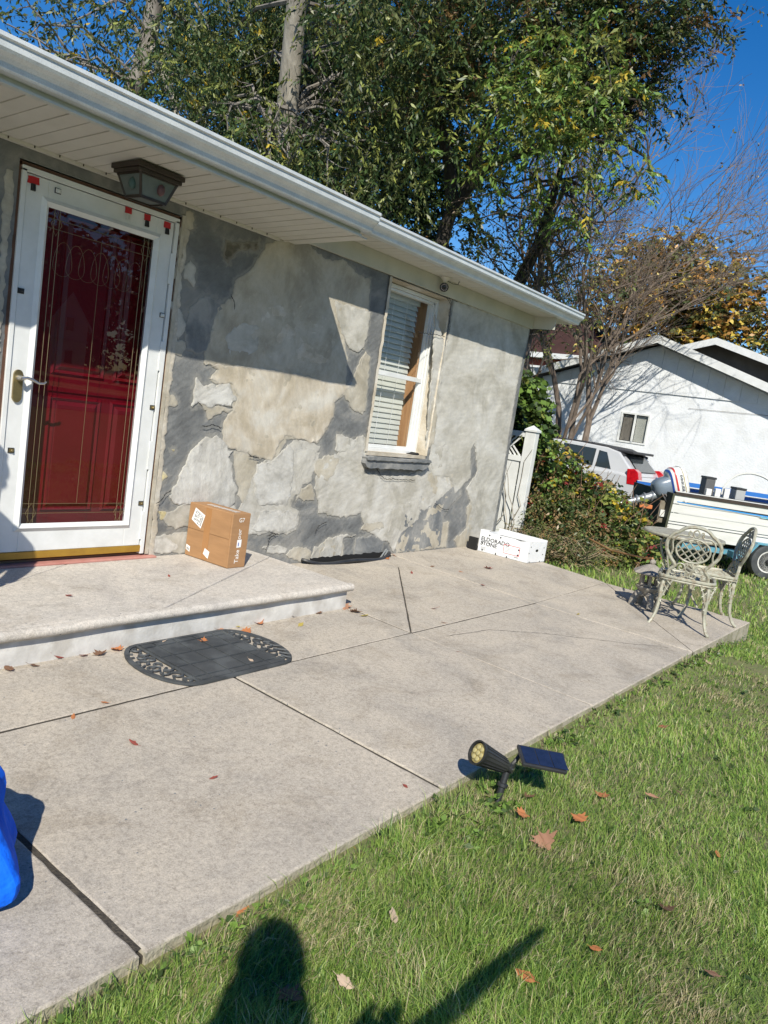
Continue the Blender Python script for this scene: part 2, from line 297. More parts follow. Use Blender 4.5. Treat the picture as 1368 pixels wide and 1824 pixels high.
PATCHES = [["beige",5,[[3.86,2.354],[3.744,2.297],[3.686,2.195],[3.628,2.094],[3.499,1.99],[3.488,1.881],[3.375,1.795],[3.354,1.664],[3.331,1.543],[3.317,1.456],[3.322,1.425],[3.451,1.399],[3.392,1.327],[3.438,1.299],[3.505,1.324],[3.567,1.303],[3.606,1.15],[3.553,1.066],[3.549,0.998],[3.574,0.932],[3.56,0.885],[3.666,0.874],[3.808,0.851],[3.925,0.821],[4.061,0.802],[4.118,0.866],[4.185,0.969],[4.36,0.992],[4.517,0.956],[4.609,1.073],[4.665,1.182],[4.66,1.299],[4.767,1.363],[4.742,1.66],[4.643,1.838],[4.93,1.753],[4.914,2.093],[4.881,2.307],[4.718,2.308],[4.525,2.375],[4.345,2.332],[4.23,2.363],[4.135,2.397],[4.002,2.383]]],
 ["tan",8,[[3.322,1.425],[3.676,1.452],[4.16,1.469],[4.851,1.452],[4.66,1.299],[4.665,1.182],[4.593,1.059],[4.517,0.956],[4.252,0.991],[4.178,1.005],[4.092,0.914],[4.061,0.802],[3.925,0.821],[3.808,0.851],[3.666,0.874],[3.56,0.885],[3.574,0.932],[3.549,0.998],[3.553,1.066],[3.621,1.151],[3.635,1.198],[3.644,1.239],[3.564,1.32],[3.466,1.303],[3.392,1.327],[3.451,1.399]]],
 ["pale",9,[[4.478,2.058],[4.939,2.061],[4.935,1.913],[4.924,1.779],[4.854,1.716],[4.735,1.737],[4.623,1.834],[4.541,1.946]]],
 ["beige",7,[[4.81,1.447],[4.903,1.684],[4.98,1.722],[5.059,1.339],[5.027,1.24],[4.919,1.244],[4.842,1.304],[4.727,1.359],[4.756,1.414]]],
 ["beige",8,[[4.913,1.701],[4.957,1.745],[5.022,1.698],[5.038,1.565],[5.039,1.459],[5.053,1.265],[4.974,1.239],[4.86,1.276],[4.814,1.348],[4.796,1.431],[4.878,1.459],[4.903,1.548]]],
 ["white",11,[[3.282,1.329],[3.338,1.275],[3.41,1.302],[3.439,1.294],[3.55,1.318],[3.57,1.281],[3.628,1.243],[3.644,1.21],[3.602,1.178],[3.621,1.149],[3.545,1.161],[3.459,1.164],[3.435,1.132],[3.378,1.14],[3.32,1.167],[3.279,1.12],[3.259,1.139],[3.27,1.183],[3.267,1.247],[3.273,1.301]]],
 ["beige",7,[[3.32,1.167],[3.432,1.156],[3.487,1.167],[3.622,1.146],[3.596,1.121],[3.537,1.121],[3.495,1.112],[3.445,1.069],[3.41,1.066],[3.389,1.119]]],
 ["white",10,[[3.504,0.961],[3.584,0.915],[3.622,0.866],[3.668,0.862],[3.629,0.82],[3.674,0.775],[3.701,0.659],[3.746,0.589],[3.743,0.493],[3.688,0.452],[3.394,0.472],[3.216,0.485],[3.163,0.54],[3.19,0.583],[3.22,0.65],[3.244,0.716],[3.269,0.771],[3.301,0.828],[3.334,0.884],[3.391,0.921],[3.457,0.947]]],
 ["pale",7,[[3.158,0.43],[3.322,0.495],[3.747,0.469],[3.806,0.3],[3.319,0.327],[3.253,0.317],[3.183,0.342],[3.139,0.387]]],
 ["pale",6,[[3.868,0.686],[3.948,0.785],[4.103,0.853],[4.255,0.973],[4.347,0.966],[4.407,0.802],[4.375,0.633],[4.334,0.465],[4.418,0.411],[4.443,0.332],[4.418,0.266],[4.306,0.231],[4.124,0.261],[4.043,0.242],[3.902,0.247],[3.81,0.275],[3.782,0.445],[3.844,0.541],[3.856,0.614]]],
 ["white",10,[[3.915,0.784],[4.045,0.801],[4.118,0.866],[4.21,0.933],[4.27,0.898],[4.303,0.722],[4.297,0.568],[4.28,0.465],[4.104,0.473],[3.987,0.467],[3.917,0.541],[3.888,0.662]]],
 ["white",9,[[3.992,0.436],[4.322,0.432],[4.411,0.398],[4.424,0.332],[4.389,0.274],[4.304,0.244],[4.106,0.271],[4.022,0.267],[3.934,0.295],[3.99,0.356]]],
 ["pale",7,[[4.717,0.894],[4.854,0.873],[4.932,0.904],[4.972,0.961],[4.986,1.044],[5.092,1.058],[5.112,0.946],[5.159,0.747],[5.425,0.721],[5.99,0.757],[6.093,0.831],[6.172,1.0],[6.402,1.109],[6.719,0.978],[6.718,0.826],[6.3,0.777],[6.555,0.672],[6.471,0.571],[6.329,0.448],[6.057,0.359],[5.851,0.377],[5.751,0.313],[5.814,0.218],[5.721,0.128],[5.574,0.116],[5.333,0.223],[5.245,0.303],[5.208,0.387],[5.031,0.362],[4.871,0.366],[4.651,0.396],[4.615,0.502],[4.551,0.602],[4.559,0.701],[4.626,0.803],[4.728,0.887]]],
 ["beige",8,[[4.523,0.832],[4.708,0.887],[4.819,0.844],[4.781,0.734],[4.695,0.665],[4.594,0.676],[4.523,0.741]]],
 ["beige",8,[[4.41,0.595],[4.505,0.638],[4.577,0.57],[4.57,0.506],[4.458,0.497],[4.389,0.542]]],
 ["pale",8,[[4.743,1.055],[4.882,1.031],[4.941,0.959],[4.859,0.9],[4.741,0.922]]],
 ["beige",8,[[4.816,0.183],[4.969,0.205],[5.031,0.117],[5.055,-0.044],[4.934,-0.078],[4.763,-0.051],[4.703,-0.005],[4.725,0.083],[4.76,0.158]]],
 ["beige",6,[[4.364,0.117],[4.471,0.138],[4.612,0.103],[4.638,0.054],[4.597,-0.015],[4.438,0.019],[4.336,0.07]]],
 ["pale",6,[[4.06,0.146],[4.231,0.157],[4.344,0.125],[4.327,0.073],[4.172,0.095]]],
 ["beige",9,[[5.262,0.303],[5.524,0.319],[5.559,0.249],[5.333,0.223],[5.226,0.238]]],
 ["pale",10,[[5.011,0.009],[5.006,0.181],[5.167,0.196],[4.999,0.214],[4.786,0.18],[4.727,0.027],[4.775,-0.06],[4.968,-0.085]]],
 ["grey2",7,[[5.172,0.174],[5.518,0.194],[5.588,0.134],[5.572,-0.026],[5.333,-0.079],[5.179,-0.002]]],
 ["beige",6,[[3.057,2.307],[3.111,2.322],[3.125,2.228],[3.066,2.197],[3.065,2.074],[3.058,2.032],[3.065,1.895],[3.01,1.893],[3.023,2.063],[3.027,2.211]]],
 ["pale",8,[[3.089,1.995],[3.127,2.039],[3.177,2.0],[3.181,1.93],[3.176,1.873],[3.128,1.898],[3.086,1.949]]],
 ["beige",6,[[3.064,1.542],[3.107,1.549],[3.166,1.538],[3.167,1.486],[3.142,1.441],[3.06,1.439]]],
 ["beige",6,[[3.071,1.173],[3.106,1.193],[3.157,1.151],[3.14,1.128],[3.073,1.113]]],
 ["white",7,[[3.078,0.269],[3.166,0.276],[3.296,0.203],[3.275,0.159],[3.157,0.155],[3.065,0.171]]],
 ["grey2",5,[[3.258,1.855],[3.367,1.846],[3.429,1.805],[3.371,1.73],[3.35,1.514],[3.288,1.473],[3.167,1.486],[3.138,1.605],[3.157,1.742]]],
 ["brownstain",6,[[3.377,2.224],[3.459,2.234],[3.6,2.26],[3.669,2.289],[3.666,2.223],[3.495,2.191],[3.426,2.09],[3.381,2.11]]],
 ["pale",5,[[4.309,0.976],[4.457,0.972],[4.559,0.939],[4.537,0.859],[4.477,0.778],[4.423,0.673],[4.411,0.542],[4.374,0.497],[4.375,0.633],[4.397,0.802]]],
 ["beige",5,[[3.725,0.789],[3.812,0.828],[3.929,0.797],[3.888,0.662],[3.86,0.541],[3.825,0.469],[3.766,0.541],[3.77,0.66]]],
 ["palegrey",5,[[4.825,1.007],[5.126,1.053],[5.185,0.802],[5.036,0.825],[4.863,0.832],[4.773,0.869]]],
 ["beige",5,[[5.996,0.734],[6.735,0.928],[6.829,0.779],[6.6,0.597],[6.396,0.521],[6.195,0.618]]],
 ["pale",7,[[4.605,-0.008],[4.661,0.116],[4.856,0.178],[4.955,0.052],[4.866,-0.04]]],
 ["beige",6,[[5.696,0.273],[6.237,0.314],[6.656,0.275],[6.681,0.01],[6.131,-0.0],[5.809,0.002]]],
 ["grey2",7,[[5.775,0.377],[6.206,0.426],[6.552,0.623],[6.661,0.681],[6.805,0.566],[6.524,0.365],[6.569,0.033],[6.176,0.008],[5.871,0.004],[5.761,0.192]]],
 ["tan",4,[[3.758,1.869],[4.063,1.975],[4.43,1.925],[4.561,1.761],[4.506,1.563],[4.147,1.539],[3.896,1.539],[3.774,1.692]]],
 ["palegrey",6,[[3.568,1.745],[3.781,1.738],[3.778,1.579],[3.669,1.495],[3.519,1.507],[3.473,1.619]]],
 ["pale",6,[[4.274,0.873],[4.372,0.929],[4.57,0.887],[4.548,0.807],[4.525,0.728],[4.503,0.648],[4.43,0.634],[4.411,0.542],[4.338,0.542],[4.344,0.697]]],
 ["beige",5,[[3.682,0.869],[3.84,0.847],[3.913,0.796],[3.868,0.686],[3.876,0.541],[3.841,0.469],[3.778,0.565],[3.731,0.659],[3.689,0.776]]],
 ["palegrey",6,[[3.14,0.277],[3.31,0.293],[3.776,0.288],[3.912,0.234],[3.889,0.18],[3.583,0.171],[3.304,0.146],[3.167,0.176]]],
 ["pale",6,[[5.964,0.788],[6.518,0.736],[6.605,0.623],[6.304,0.425],[6.03,0.373],[5.65,0.458],[5.526,0.612]]],
 ["palegrey",6,[[3.015,1.765],[3.099,1.741],[3.147,1.627],[3.11,1.529],[3.054,1.571]]],
 ["palegrey",8,[[6.097,2.387],[6.777,2.413],[7.647,2.429],[7.635,2.268],[7.599,2.042],[7.586,1.818],[7.583,1.37],[7.603,0.847],[7.595,0.174],[7.593,-0.044],[7.316,-0.03],[7.022,0.084],[7.022,0.447],[6.875,0.626],[7.045,0.807],[6.895,1.095],[6.836,1.034],[6.928,0.745],[6.675,0.566],[6.518,0.736],[6.215,0.74],[6.12,0.836],[6.082,1.209],[6.092,1.842]]],
 ["beige",6,[[6.142,0.793],[6.518,0.736],[6.708,0.636],[6.499,0.451],[6.411,0.224],[6.1,0.289],[6.072,0.563]]],
 ["beige",6,[[6.94,0.418],[7.123,0.568],[7.316,-0.03],[6.908,-0.02],[6.796,0.093],[7.007,0.206]]],
 ["pale",9,[[5.656,0.432],[5.993,0.509],[6.091,0.564],[6.092,0.317],[5.85,0.188],[5.764,0.004],[5.626,0.144]]],
 ["beige",10,[[5.995,1.417],[6.046,1.48],[6.123,1.333],[6.154,1.041],[6.044,0.996]]],
 ["pale",6,[[5.844,2.209],[6.185,1.855],[6.181,1.538],[6.082,1.209],[6.08,1.049],[6.029,0.993],[5.924,1.767]]],
 ["yellow",5,[[3.074,0.684],[3.11,0.696],[3.141,0.675],[3.129,0.648],[3.107,0.62],[3.084,0.652]]],
 ["yellow",5,[[3.1,0.44],[3.131,0.442],[3.165,0.43],[3.148,0.409],[3.165,0.381],[3.127,0.376],[3.116,0.409]]],
 ["yellow",4,[[3.141,0.847],[3.172,0.852],[3.179,0.83],[3.154,0.825]]]]
CRACKS = [[[3.061,0.496],[3.096,0.513],[3.128,0.561],[3.177,0.581]],[[3.464,1.897],[3.491,1.86],[3.513,1.794]],[[3.357,1.007],[3.437,1.029],[3.539,1.02]],[[4.743,0.338],[4.651,0.299],[4.616,0.233]],[[3.803,0.833],[3.859,0.83],[3.916,0.826]],[[5.595,2.017],[6.034,2.04]],[[5.187,0.844],[5.431,0.699],[5.925,0.697]],[[5.955,2.371],[6.039,2.347],[6.031,2.244],[6.087,2.152],[6.061,2.045]],[[5.995,2.4],[6.044,2.336],[6.037,2.26],[6.054,2.167],[6.059,2.083]],[[6.297,0.485],[6.447,0.422],[6.611,0.407]],[[4.094,0.24],[4.161,0.25],[4.215,0.241]],[[4.097,0.124],[4.129,0.237],[4.206,0.244]]]
CROWNS = {"LEFT":[[7.27,11.34,7.03,1.0],[7.92,11.11,6.79,1.2],[7.5,11.06,7.48,0.9],[8.29,10.68,7.39,1.1],[8.18,10.63,6.03,1.2],[8.15,9.91,6.43,0.7],[7.59,11.44,6.3,1.2],[8.5,9.96,5.68,0.8],[10.41,10.18,8.27,1.0],[9.8,10.0,6.69,1.2],[10.04,9.68,7.07,1.3],[8.38,10.37,7.97,0.9],[9.4,9.46,8.5,1.2]],
 "MID":[[11.16,8.18,8.29,1.3],[10.91,8.32,7.05,1.2],[11.53,7.81,6.91,1.2],[8.35,7.06,6.84,1.3],[10.08,8.59,8.17,0.9900000000000001],[10.45,8.81,7.13,0.8800000000000001],[10.47,8.38,7.7,1.1],[8.4,6.9,5.63,1.3],[10.76,8.86,6.4,1.2100000000000002],[10.88,8.75,6.44,0.8800000000000001],[8.5,6.45,4.84,1.2],[11.66,7.23,8.05,0.935],[11.03,7.47,8.42,1.2],[11.54,7.02,8.58,0.8800000000000001],[11.9,7.33,7.43,0.9900000000000001],[11.9,6.99,8.02,1.4300000000000002],[12.06,7.6,6.54,0.8800000000000001],[9.06,5.23,4.94,0.7],[12.22,7.32,6.79,1.4300000000000002],[9.91,4.53,6.13,1.3],[9.67,4.28,7.0,1.3],[9.42,4.19,7.51,1.3],[9.04,5.97,4.9,1.2],[9.44,4.93,4.7,1.2],[10.15,4.84,4.92,1.2],[10.15,8.27,8.64,1.32]],
 "RIGHT":[[10.51,4.56,7.59,1.3],[10.75,4.09,7.8,1.3],[11.12,3.66,7.73,1.3],[10.95,4.32,7.14,1.2],[11.31,3.78,7.22,1.1],[11.47,3.2,7.64,1.3],[11.59,2.72,7.96,1.3],[11.91,2.25,7.86,1.3],[12.06,1.78,8.01,1.3],[12.17,1.7,7.88,1.1],[12.28,1.27,8.03,0.9],[12.58,0.9,7.77,0.55],[12.45,1.46,7.55,0.9],[12.35,1.7,7.54,1.2],[12.52,1.7,7.18,0.8],[12.2,2.18,7.37,1.1],[12.66,1.3,7.27,0.6],[12.7,0.79,7.61,0.4],[11.82,2.91,7.31,0.9],[12.48,1.94,7.02,0.7],[12.33,2.35,6.92,0.8],[12.17,1.2,8.29,0.9]],
 "YEL":[[10.28,2.2,6.17,0.8],[10.58,1.7,6.15,0.8],[10.6,1.28,6.57,0.7],[10.39,2.43,5.6,0.8],[10.58,1.92,5.86,0.8],[10.81,1.42,5.98,0.6],[10.39,2.57,5.37,0.6],[10.85,1.2,6.13,0.5],[10.16,2.18,6.43,0.6],[11.26,0.96,5.39,0.45],[11.24,1.24,5.08,0.5],[11.28,1.03,5.24,0.4],[10.37,1.62,6.67,0.5],[10.88,1.99,5.0,0.5]],
 "DARK":[[14.6,8.09,7.48,2.0],[14.77,7.41,8.34,2.0],[15.22,7.72,6.64,2.0],[15.36,7.15,7.42,1.3],[13.93,8.65,7.91,2.0],[13.73,10.01,8.61,2.2],[12.93,10.86,8.39,2.2],[12.56,12.33,8.81,2.2],[15.78,7.3,5.88,1.4],[14.99,8.39,5.68,1.6],[14.04,9.17,6.48,2],[12.86,10.14,9.85,2.2],[13.85,9.0,10.11,2],[14.81,8.05,9.91,2],[15.57,6.76,10.29,1.6]],
 "OLIVE":[[12.43,3.59,4.68,0.8],[12.75,3.15,4.46,0.8],[12.33,2.67,4.83,0.6],[12.58,2.32,4.61,0.7],[12.68,3.4,4.14,0.8],[13.06,2.84,3.83,0.8],[12.83,2.1,4.0,0.7],[12.08,3.86,5.28,0.6],[12.31,1.69,4.62,0.5],[12.31,1.47,4.98,0.4],[13.32,2.44,3.49,0.8],[13.51,3.21,3.39,0.7]],
 "ORANGE":[[29.27,7.13,7.72,1.8],[29.64,6.17,7.61,1.9],[29.98,5.22,7.5,1.9],[29.66,6.48,6.99,2.2],[30.11,5.3,6.71,2.2],[30.37,4.22,7.0,1.8],[29.37,7.4,6.69,2.0],[30.53,4.26,6.01,2.0],[29.44,7.66,5.62,2.0],[30.04,5.94,5.83,2.2],[30.75,3.35,6.1,1.8],[29.19,6.92,8.42,1.2]]}
# ------------------------------------------------------------------ concrete
def concrete(name, light, dark, warm, wear=.5):
    M = bpy.data.materials.new(name); M.use_nodes = True; n = M.node_tree.nodes; L = M.node_tree.links; b = n['Principled BSDF']
    b.inputs['Roughness'].default_value = .9; b.inputs['Specular IOR Level'].default_value = .2
    tc = n.new('ShaderNodeTexCoord'); P = tc.outputs['Object']
    def N(sc, det=6, rg=.6, di=0, st=None):
        t = n.new('ShaderNodeTexNoise'); t.inputs['Scale'].default_value = sc; t.inputs['Detail'].default_value = det; t.inputs['Roughness'].default_value = rg; t.inputs['Distortion'].default_value = di
        if st:
            mp = n.new('ShaderNodeMapping'); mp.inputs['Scale'].default_value = st; L.new(P, mp.inputs[0]); L.new(mp.outputs[0], t.inputs[0])
        else: L.new(P, t.inputs['Vector'])
        return t.outputs[0]
    def ramp(src, stops):
        r = n.new('ShaderNodeValToRGB'); e = r.color_ramp.elements
        e[0].position = stops[0][0]; e[0].color = (*stops[0][1], 1); e[1].position = stops[-1][0]; e[1].color = (*stops[-1][1], 1)
        for s in stops[1:-1]: q = e.new(s[0]); q.color = (*s[1], 1)
        L.new(src, r.inputs[0]); return r.outputs[0]
    def mix(f, a, c, mode='MIX'):
        x = n.new('ShaderNodeMix'); x.data_type = 'RGBA'; x.blend_type = mode
        if isinstance(f, float): x.inputs[0].default_value = f
        else: L.new(f, x.inputs[0])
        L.new(a, x.inputs[6])
        if isinstance(c, tuple): x.inputs[7].default_value = (*c, 1)
        else: L.new(c, x.inputs[7])
        return x.outputs[2]
    big = ramp(N(1.6, 8, .72, .8), [(.32, dark), (.5, light), (.68, warm)])
    mid = ramp(N(48, 10, .85, .2), [(.34, (.62,.61,.60)), (.50, (1,1,1)), (.66, (1.20,1.19,1.17))])
    c = mix(1.0, big, mid, 'MULTIPLY')
    st = ramp(N(2.6, 10, .78, .5), [(.36, (.80,.78,.75)), (.50, (1,1,1)), (.70, (1.03,1.02,1.0))]); c = mix(.9, c, st, 'MULTIPLY')
    fine = ramp(N(150, 6, .9), [(.34, (.50,.49,.48)), (.50, (1,1,1)), (.66, (1.25,1.23,1.2))])
    c = mix(.8, c, fine, 'MULTIPLY')
    vo = n.new('ShaderNodeTexVoronoi'); vo.inputs['Scale'].default_value = 42; L.new(P, vo.inputs['Vector'])
    gate = n.new('ShaderNodeMath'); gate.operation = 'LESS_THAN'; gate.inputs[1].default_value = .16; L.new(vo.outputs['Distance'], gate.inputs[0])
    sel = n.new('ShaderNodeMath'); sel.operation = 'GREATER_THAN'; sel.inputs[1].default_value = .88; sp = n.new('ShaderNodeSeparateColor'); L.new(vo.outputs['Color'], sp.inputs[0]); L.new(sp.outputs[0], sel.inputs[0])
    pat = n.new('ShaderNodeMath'); pat.operation = 'GREATER_THAN'; pat.inputs[1].default_value = .52; L.new(N(1.7, 3), pat.inputs[0])
    m1 = n.new('ShaderNodeMath'); m1.operation = 'MULTIPLY'; L.new(gate.outputs[0], m1.inputs[0]); L.new(sel.outputs[0], m1.inputs[1])
    m2 = n.new('ShaderNodeMath'); m2.operation = 'MULTIPLY'; L.new(m1.outputs[0], m2.inputs[0]); L.new(pat.outputs[0], m2.inputs[1])
    c = mix(m2.outputs[0], c, (.17, .18, .19))
    vo2 = n.new('ShaderNodeTexVoronoi'); vo2.inputs['Scale'].default_value = 130; L.new(P, vo2.inputs['Vector'])
    g2 = n.new('ShaderNodeMath'); g2.operation = 'LESS_THAN'; g2.inputs[1].default_value = .14; L.new(vo2.outputs['Distance'], g2.inputs[0])
    s2 = n.new('ShaderNodeMath'); s2.operation = 'MULTIPLY'; s2.inputs[1].default_value = wear; L.new(g2.outputs[0], s2.inputs[0])
    c = mix(s2.outputs[0], c, (.66, .63, .57))
    L.new(c, b.inputs['Base Color'])
    h = n.new('ShaderNodeMath'); h.operation = 'MULTIPLY_ADD'; h.inputs[1].default_value = .5; L.new(N(160, 5, .75), h.inputs[0]); L.new(N(60, 6, .8), h.inputs[2])
    bp = n.new('ShaderNodeBump'); bp.inputs['Strength'].default_value = .55; bp.inputs['Distance'].default_value = .006
    L.new(h.outputs[0], bp.inputs['Height']); L.new(bp.outputs[0], b.inputs['Normal']); return M
K['concrete'] = concrete('concrete', (.435,.39,.33), (.345,.315,.275), (.49,.435,.36))
K['concrete_step'] = concrete('step_concrete', (.52,.485,.44), (.43,.40,.37), (.57,.52,.46), .3)
K['whitewash'] = pm('whitewashed_riser', (.60,.585,.56), (.47,.455,.43), 9, .85, .2, 60, c3=(.33,.30,.26), s3=5, a3=.55)
K['slabside'] = pm('slab_side', (.42,.38,.30), (.30,.27,.20), 14, .95, .8, 70, c3=(.15,.15,.07), s3=9, a3=.5)

def gz(x, y=0):
    d = 0.0
    if y < -2.8 and x < 6.2: d = .042*min(1, (-2.8-y)/.12)
    return float(np.interp(x, [-2,1,3,5.5,6.3,7.6,9], [-.128,-.132,-.127,-.120,-.15,-.275,-.292]))-d
# ground sheet
def lin(a, b, n): return [a+(b-a)*i/n for i in range(n+1)]
gx = [-400,-150,-60,-25,-10,-5]+lin(-3, 12, 60)+[13,15,18,22,30,45,70,110,200,400]
gy = [-400,-200,-120,-80,-50,-35,-25,-15,-10,-7]+lin(-5.5, -3.2, 10)+[-3.05,-2.95,-2.92,-2.86,-2.8,-2.74]+lin(-2.5, 3, 22)+[4,6,9,14,20,30,50,90,160,400]
V = []; 
for y in gy:
    for x in gx:
        z = gz(x, y)
        if -3 < x < 12 and -5.5 < y < 3:
            z += .006*noise.noise(Vector((x*1.3, y*1.3, 0)))+.005*noise.noise(Vector((x*5, y*5, 3)))
        V.append((x, y, z))
nx = len(gx)
Fq = [(j*nx+i, j*nx+i+1, (j+1)*nx+i+1, (j+1)*nx+i) for j in range(len(gy)-1) for i in range(nx-1)]
K['soil'] = pm('lawn_soil', (.10,.14,.035), (.17,.16,.07), 3.0, .95, 1, 40, c3=(.16,.13,.075), s3=14, a3=.6, detail=9)
ground = npmesh('lawn', V, Fq, [K['soil']], smooth=True); ground['kind'] = 'structure'
rb = MB(); rb.box((-200, -27, gz(9)-.2), (300, -20, gz(9)+.02)); road = rb.build('road', pm('asphalt', (.05,.05,.052), (.07,.07,.07), 3, .9)); road['kind'] = 'structure'
db = MB(); db.box((14.2, -8, gz(9)-.2), (18.6, 30, gz(9)+.012)); drv = db.build('driveway', pm('driveway_gravel', (.24,.23,.21), (.33,.32,.30), 30, .95, 1, 60)); drv['kind'] = 'structure'

# patio: one object, every slab a part
patio = thing('patio', 'beige concrete patio of large slabs running along the patched house wall', 'patio'); patio['kind'] = 'structure'; del patio['category']
SL = .035
ell = [(5.10+.60*math.cos(t), .150*math.sin(t)) for t in np.linspace(0, -math.pi, 25)]   # window well arc, right to left
def inset(poly, d):
    n = len(poly); out = []
    area = sum(poly[i][0]*poly[(i+1) % n][1]-poly[(i+1) % n][0]*poly[i][1] for i in range(n)); s = 1 if area > 0 else -1
    for i in range(n):
        p0 = Vector(poly[i-1]); p1 = Vector(poly[i]); p2 = Vector(poly[(i+1) % n])
        e1 = (p1-p0).normalized(); e2 = (p2-p1).normalized()
        n1 = Vector((-e1.y, e1.x))*s; n2 = Vector((-e2.y, e2.x))*s; b = n1+n2
        if b.length < .2: b = n1.copy()
        b.normalize(); k = d/max(.35, b.dot(n1)); out.append((p1.x+b.x*k, p1.y+b.y*k))
    return out
def dens(poly, step=.06, amp=.0, seed=0, closed=True):
    out = []; n = len(poly)
    for i in range(n if closed else n-1):
        a = Vector(poly[i]); b = Vector(poly[(i+1) % n]); k = max(1, int((b-a).length/step))
        for j in range(k):
            p = a+(b-a)*j/k
            if amp:
                q = Vector((p.x*23+seed*7.1, p.y*23, seed*1.7)); q2 = q*3.1
                p = Vector((p.x+amp*(noise.noise(q)+.5*noise.noise(q2)), p.y+amp*(noise.noise(q+Vector((9,4,2)))+.5*noise.noise(q2+Vector((5,5,5))))))
            out.append((p.x, p.y))
    return out
def slab(poly, seed, dz=0, mat=None, gap=.0065, parent=None, zf=None, th=.35, name='slab', side=None):
    zf = zf or (lambda x, y: SL*y)
    o = dens(inset(poly, gap), .05, .0025, seed); i1 = inset(o, .0022); i2 = inset(o, .0065)
    n = len(o); vs = []; fs = []; mi = []
    def z(x, y, d): return zf(x, y)+dz+d+.0018*noise.noise(Vector((x*2, y*2, seed)))
    for ring, d in ((o, -th), (o, -.006), (i1, -.0016), (i2, 0)): vs += [(x, y, z(x, y, d)) for x, y in ring]
    for r in range(3):
        for i in range(n): fs.append((r*n+i, r*n+(i+1) % n, (r+1)*n+(i+1) % n, (r+1)*n+i)); mi.append(1 if r == 0 else 0)
    for t in tess(i2): fs.append(tuple(3*n+k for k in t)); mi.append(0)
    b = MB(); b.v = vs; b.f = fs; b.mi = mi
    return b.build(name, [mat or K['concrete'], side or K['slabside']], parent or patio)
S = [
 [(-2.5,-1.51),(1.136,-1.51),(1.136,-2.735),(-2.5,-2.735)],
 [(1.141,-1.51),(2.49,-1.51),(2.49,-2.735),(1.141,-2.735)],
 [(2.49,-1.51),(3.97,-1.51),(3.98,-2.735),(2.49,-2.735)],
 [(3.97,-1.51),(5.70,-1.51),(5.83,-2.745),(3.98,-2.735)],
 [(5.70,-1.51),(7.39,-1.44),(5.83,-2.745)],
 [(7.39,-1.44),(7.585,-2.765),(5.83,-2.745)],
 [(-2.5,-.9),(3.97,-.9),(3.97,-1.51),(-2.5,-1.51)],
 [(3.93,-1.51),(5.37,-.322)]+[p for p in ell if p[0] < 5.36]+[(3.93,0)],
 [(3.97,-1.51),(5.70,-1.51),(5.70,0)]+[p for p in ell if p[0] > 5.41]+[(5.395,-.131),(5.37,-.36)],
 [(5.70,-1.51),(7.39,-1.44),(7.46,-.78),(7.60,.0),(5.70,.0)]]
S[7] = [(3.97,-1.51),(3.97,0),(4.5,0)]+[p for p in ell[::-1] if p[0] < 5.36]+[(5.395,-.131),(5.37,-.36)]
for i, p in enumerate(S): slab(p, i+1, gap=.0042 if i in (4, 7, 8, 9) else .0062, dz=[0,0,.003,0,.002,-.002,.0,.001,.0,.002][i])
jb = MB(); jb.box((-2.5,-2.72,-.36), (7.5,-.01,-.012-.1)); jb.build('joint_fill', pm('joint_dirt', (.075,.062,.045), (.035,.03,.024), 30, .95, 1, 120), patio)
# joint fill follows the slope, 14 mm under the slab tops
f2 = MB(); f2.add([(-2.5,-2.70,SL*-2.70-.02),(5.8,-2.70,SL*-2.70-.02),(5.8,0.0,-.016),(-2.5,0,-.016)], [(0,1,2,3)])
f2.add([(5.8,-2.70,SL*-2.70-.02),(7.52,-2.70,SL*-2.70-.02),(7.36,-1.5,SL*-1.5-.016),(7.44,-.05,-.016),(5.8,0,-.016)], [(0,1,2,3,4)])
f2v = [(x,y) for x,y in ell]
jf = MB()
def fillpoly(poly):
    t = tess(poly); jf.add([(x, y, SL*y-.0038) for x, y in poly], [tuple(k) for k in t])
fillpoly([(-2.5,-2.71),(4.4,-2.71),(4.4,0),(-2.5,0)]); fillpoly([(4.4,-2.71),(5.8,-2.71),(5.8,0)]+ell+[(4.4,0)]); fillpoly([(5.8,-2.71),(7.54,-2.71),(7.36,-1.44),(7.43,-.78),(7.55,0),(5.8,0)])
jf.build('joint_dirt', bpy.data.materials['joint_dirt'], patio, kind='stuff')
# hair crack across the fourth slab
cb = MB()
def ribbon(b, pts, wd, fn):
    for i in range(len(pts)-1):
        a = Vector(pts[i]); c = Vector(pts[i+1]); d = (c-a); 
        if d.length < 1e-6: continue
        nn = Vector((-d.y, d.x)).normalized()*wd/2*(1 if i % 2 else .6)
        b.add([fn(*(a-nn)), fn(*(a+nn)), fn(*(c+nn)), fn(*(c-nn))], [(0,1,2,3)])
ck = dens([(4.15,-1.66),(4.6,-1.72),(5.0,-1.98),(5.35,-2.30),(5.75,-2.62)], .04, .012, 5, closed=False)
ribbon(cb, ck, .004, lambda x, y: (x, y, SL*y+.0022)); cb.build('crack', K['blackgap'], patio)
mossm = MB()
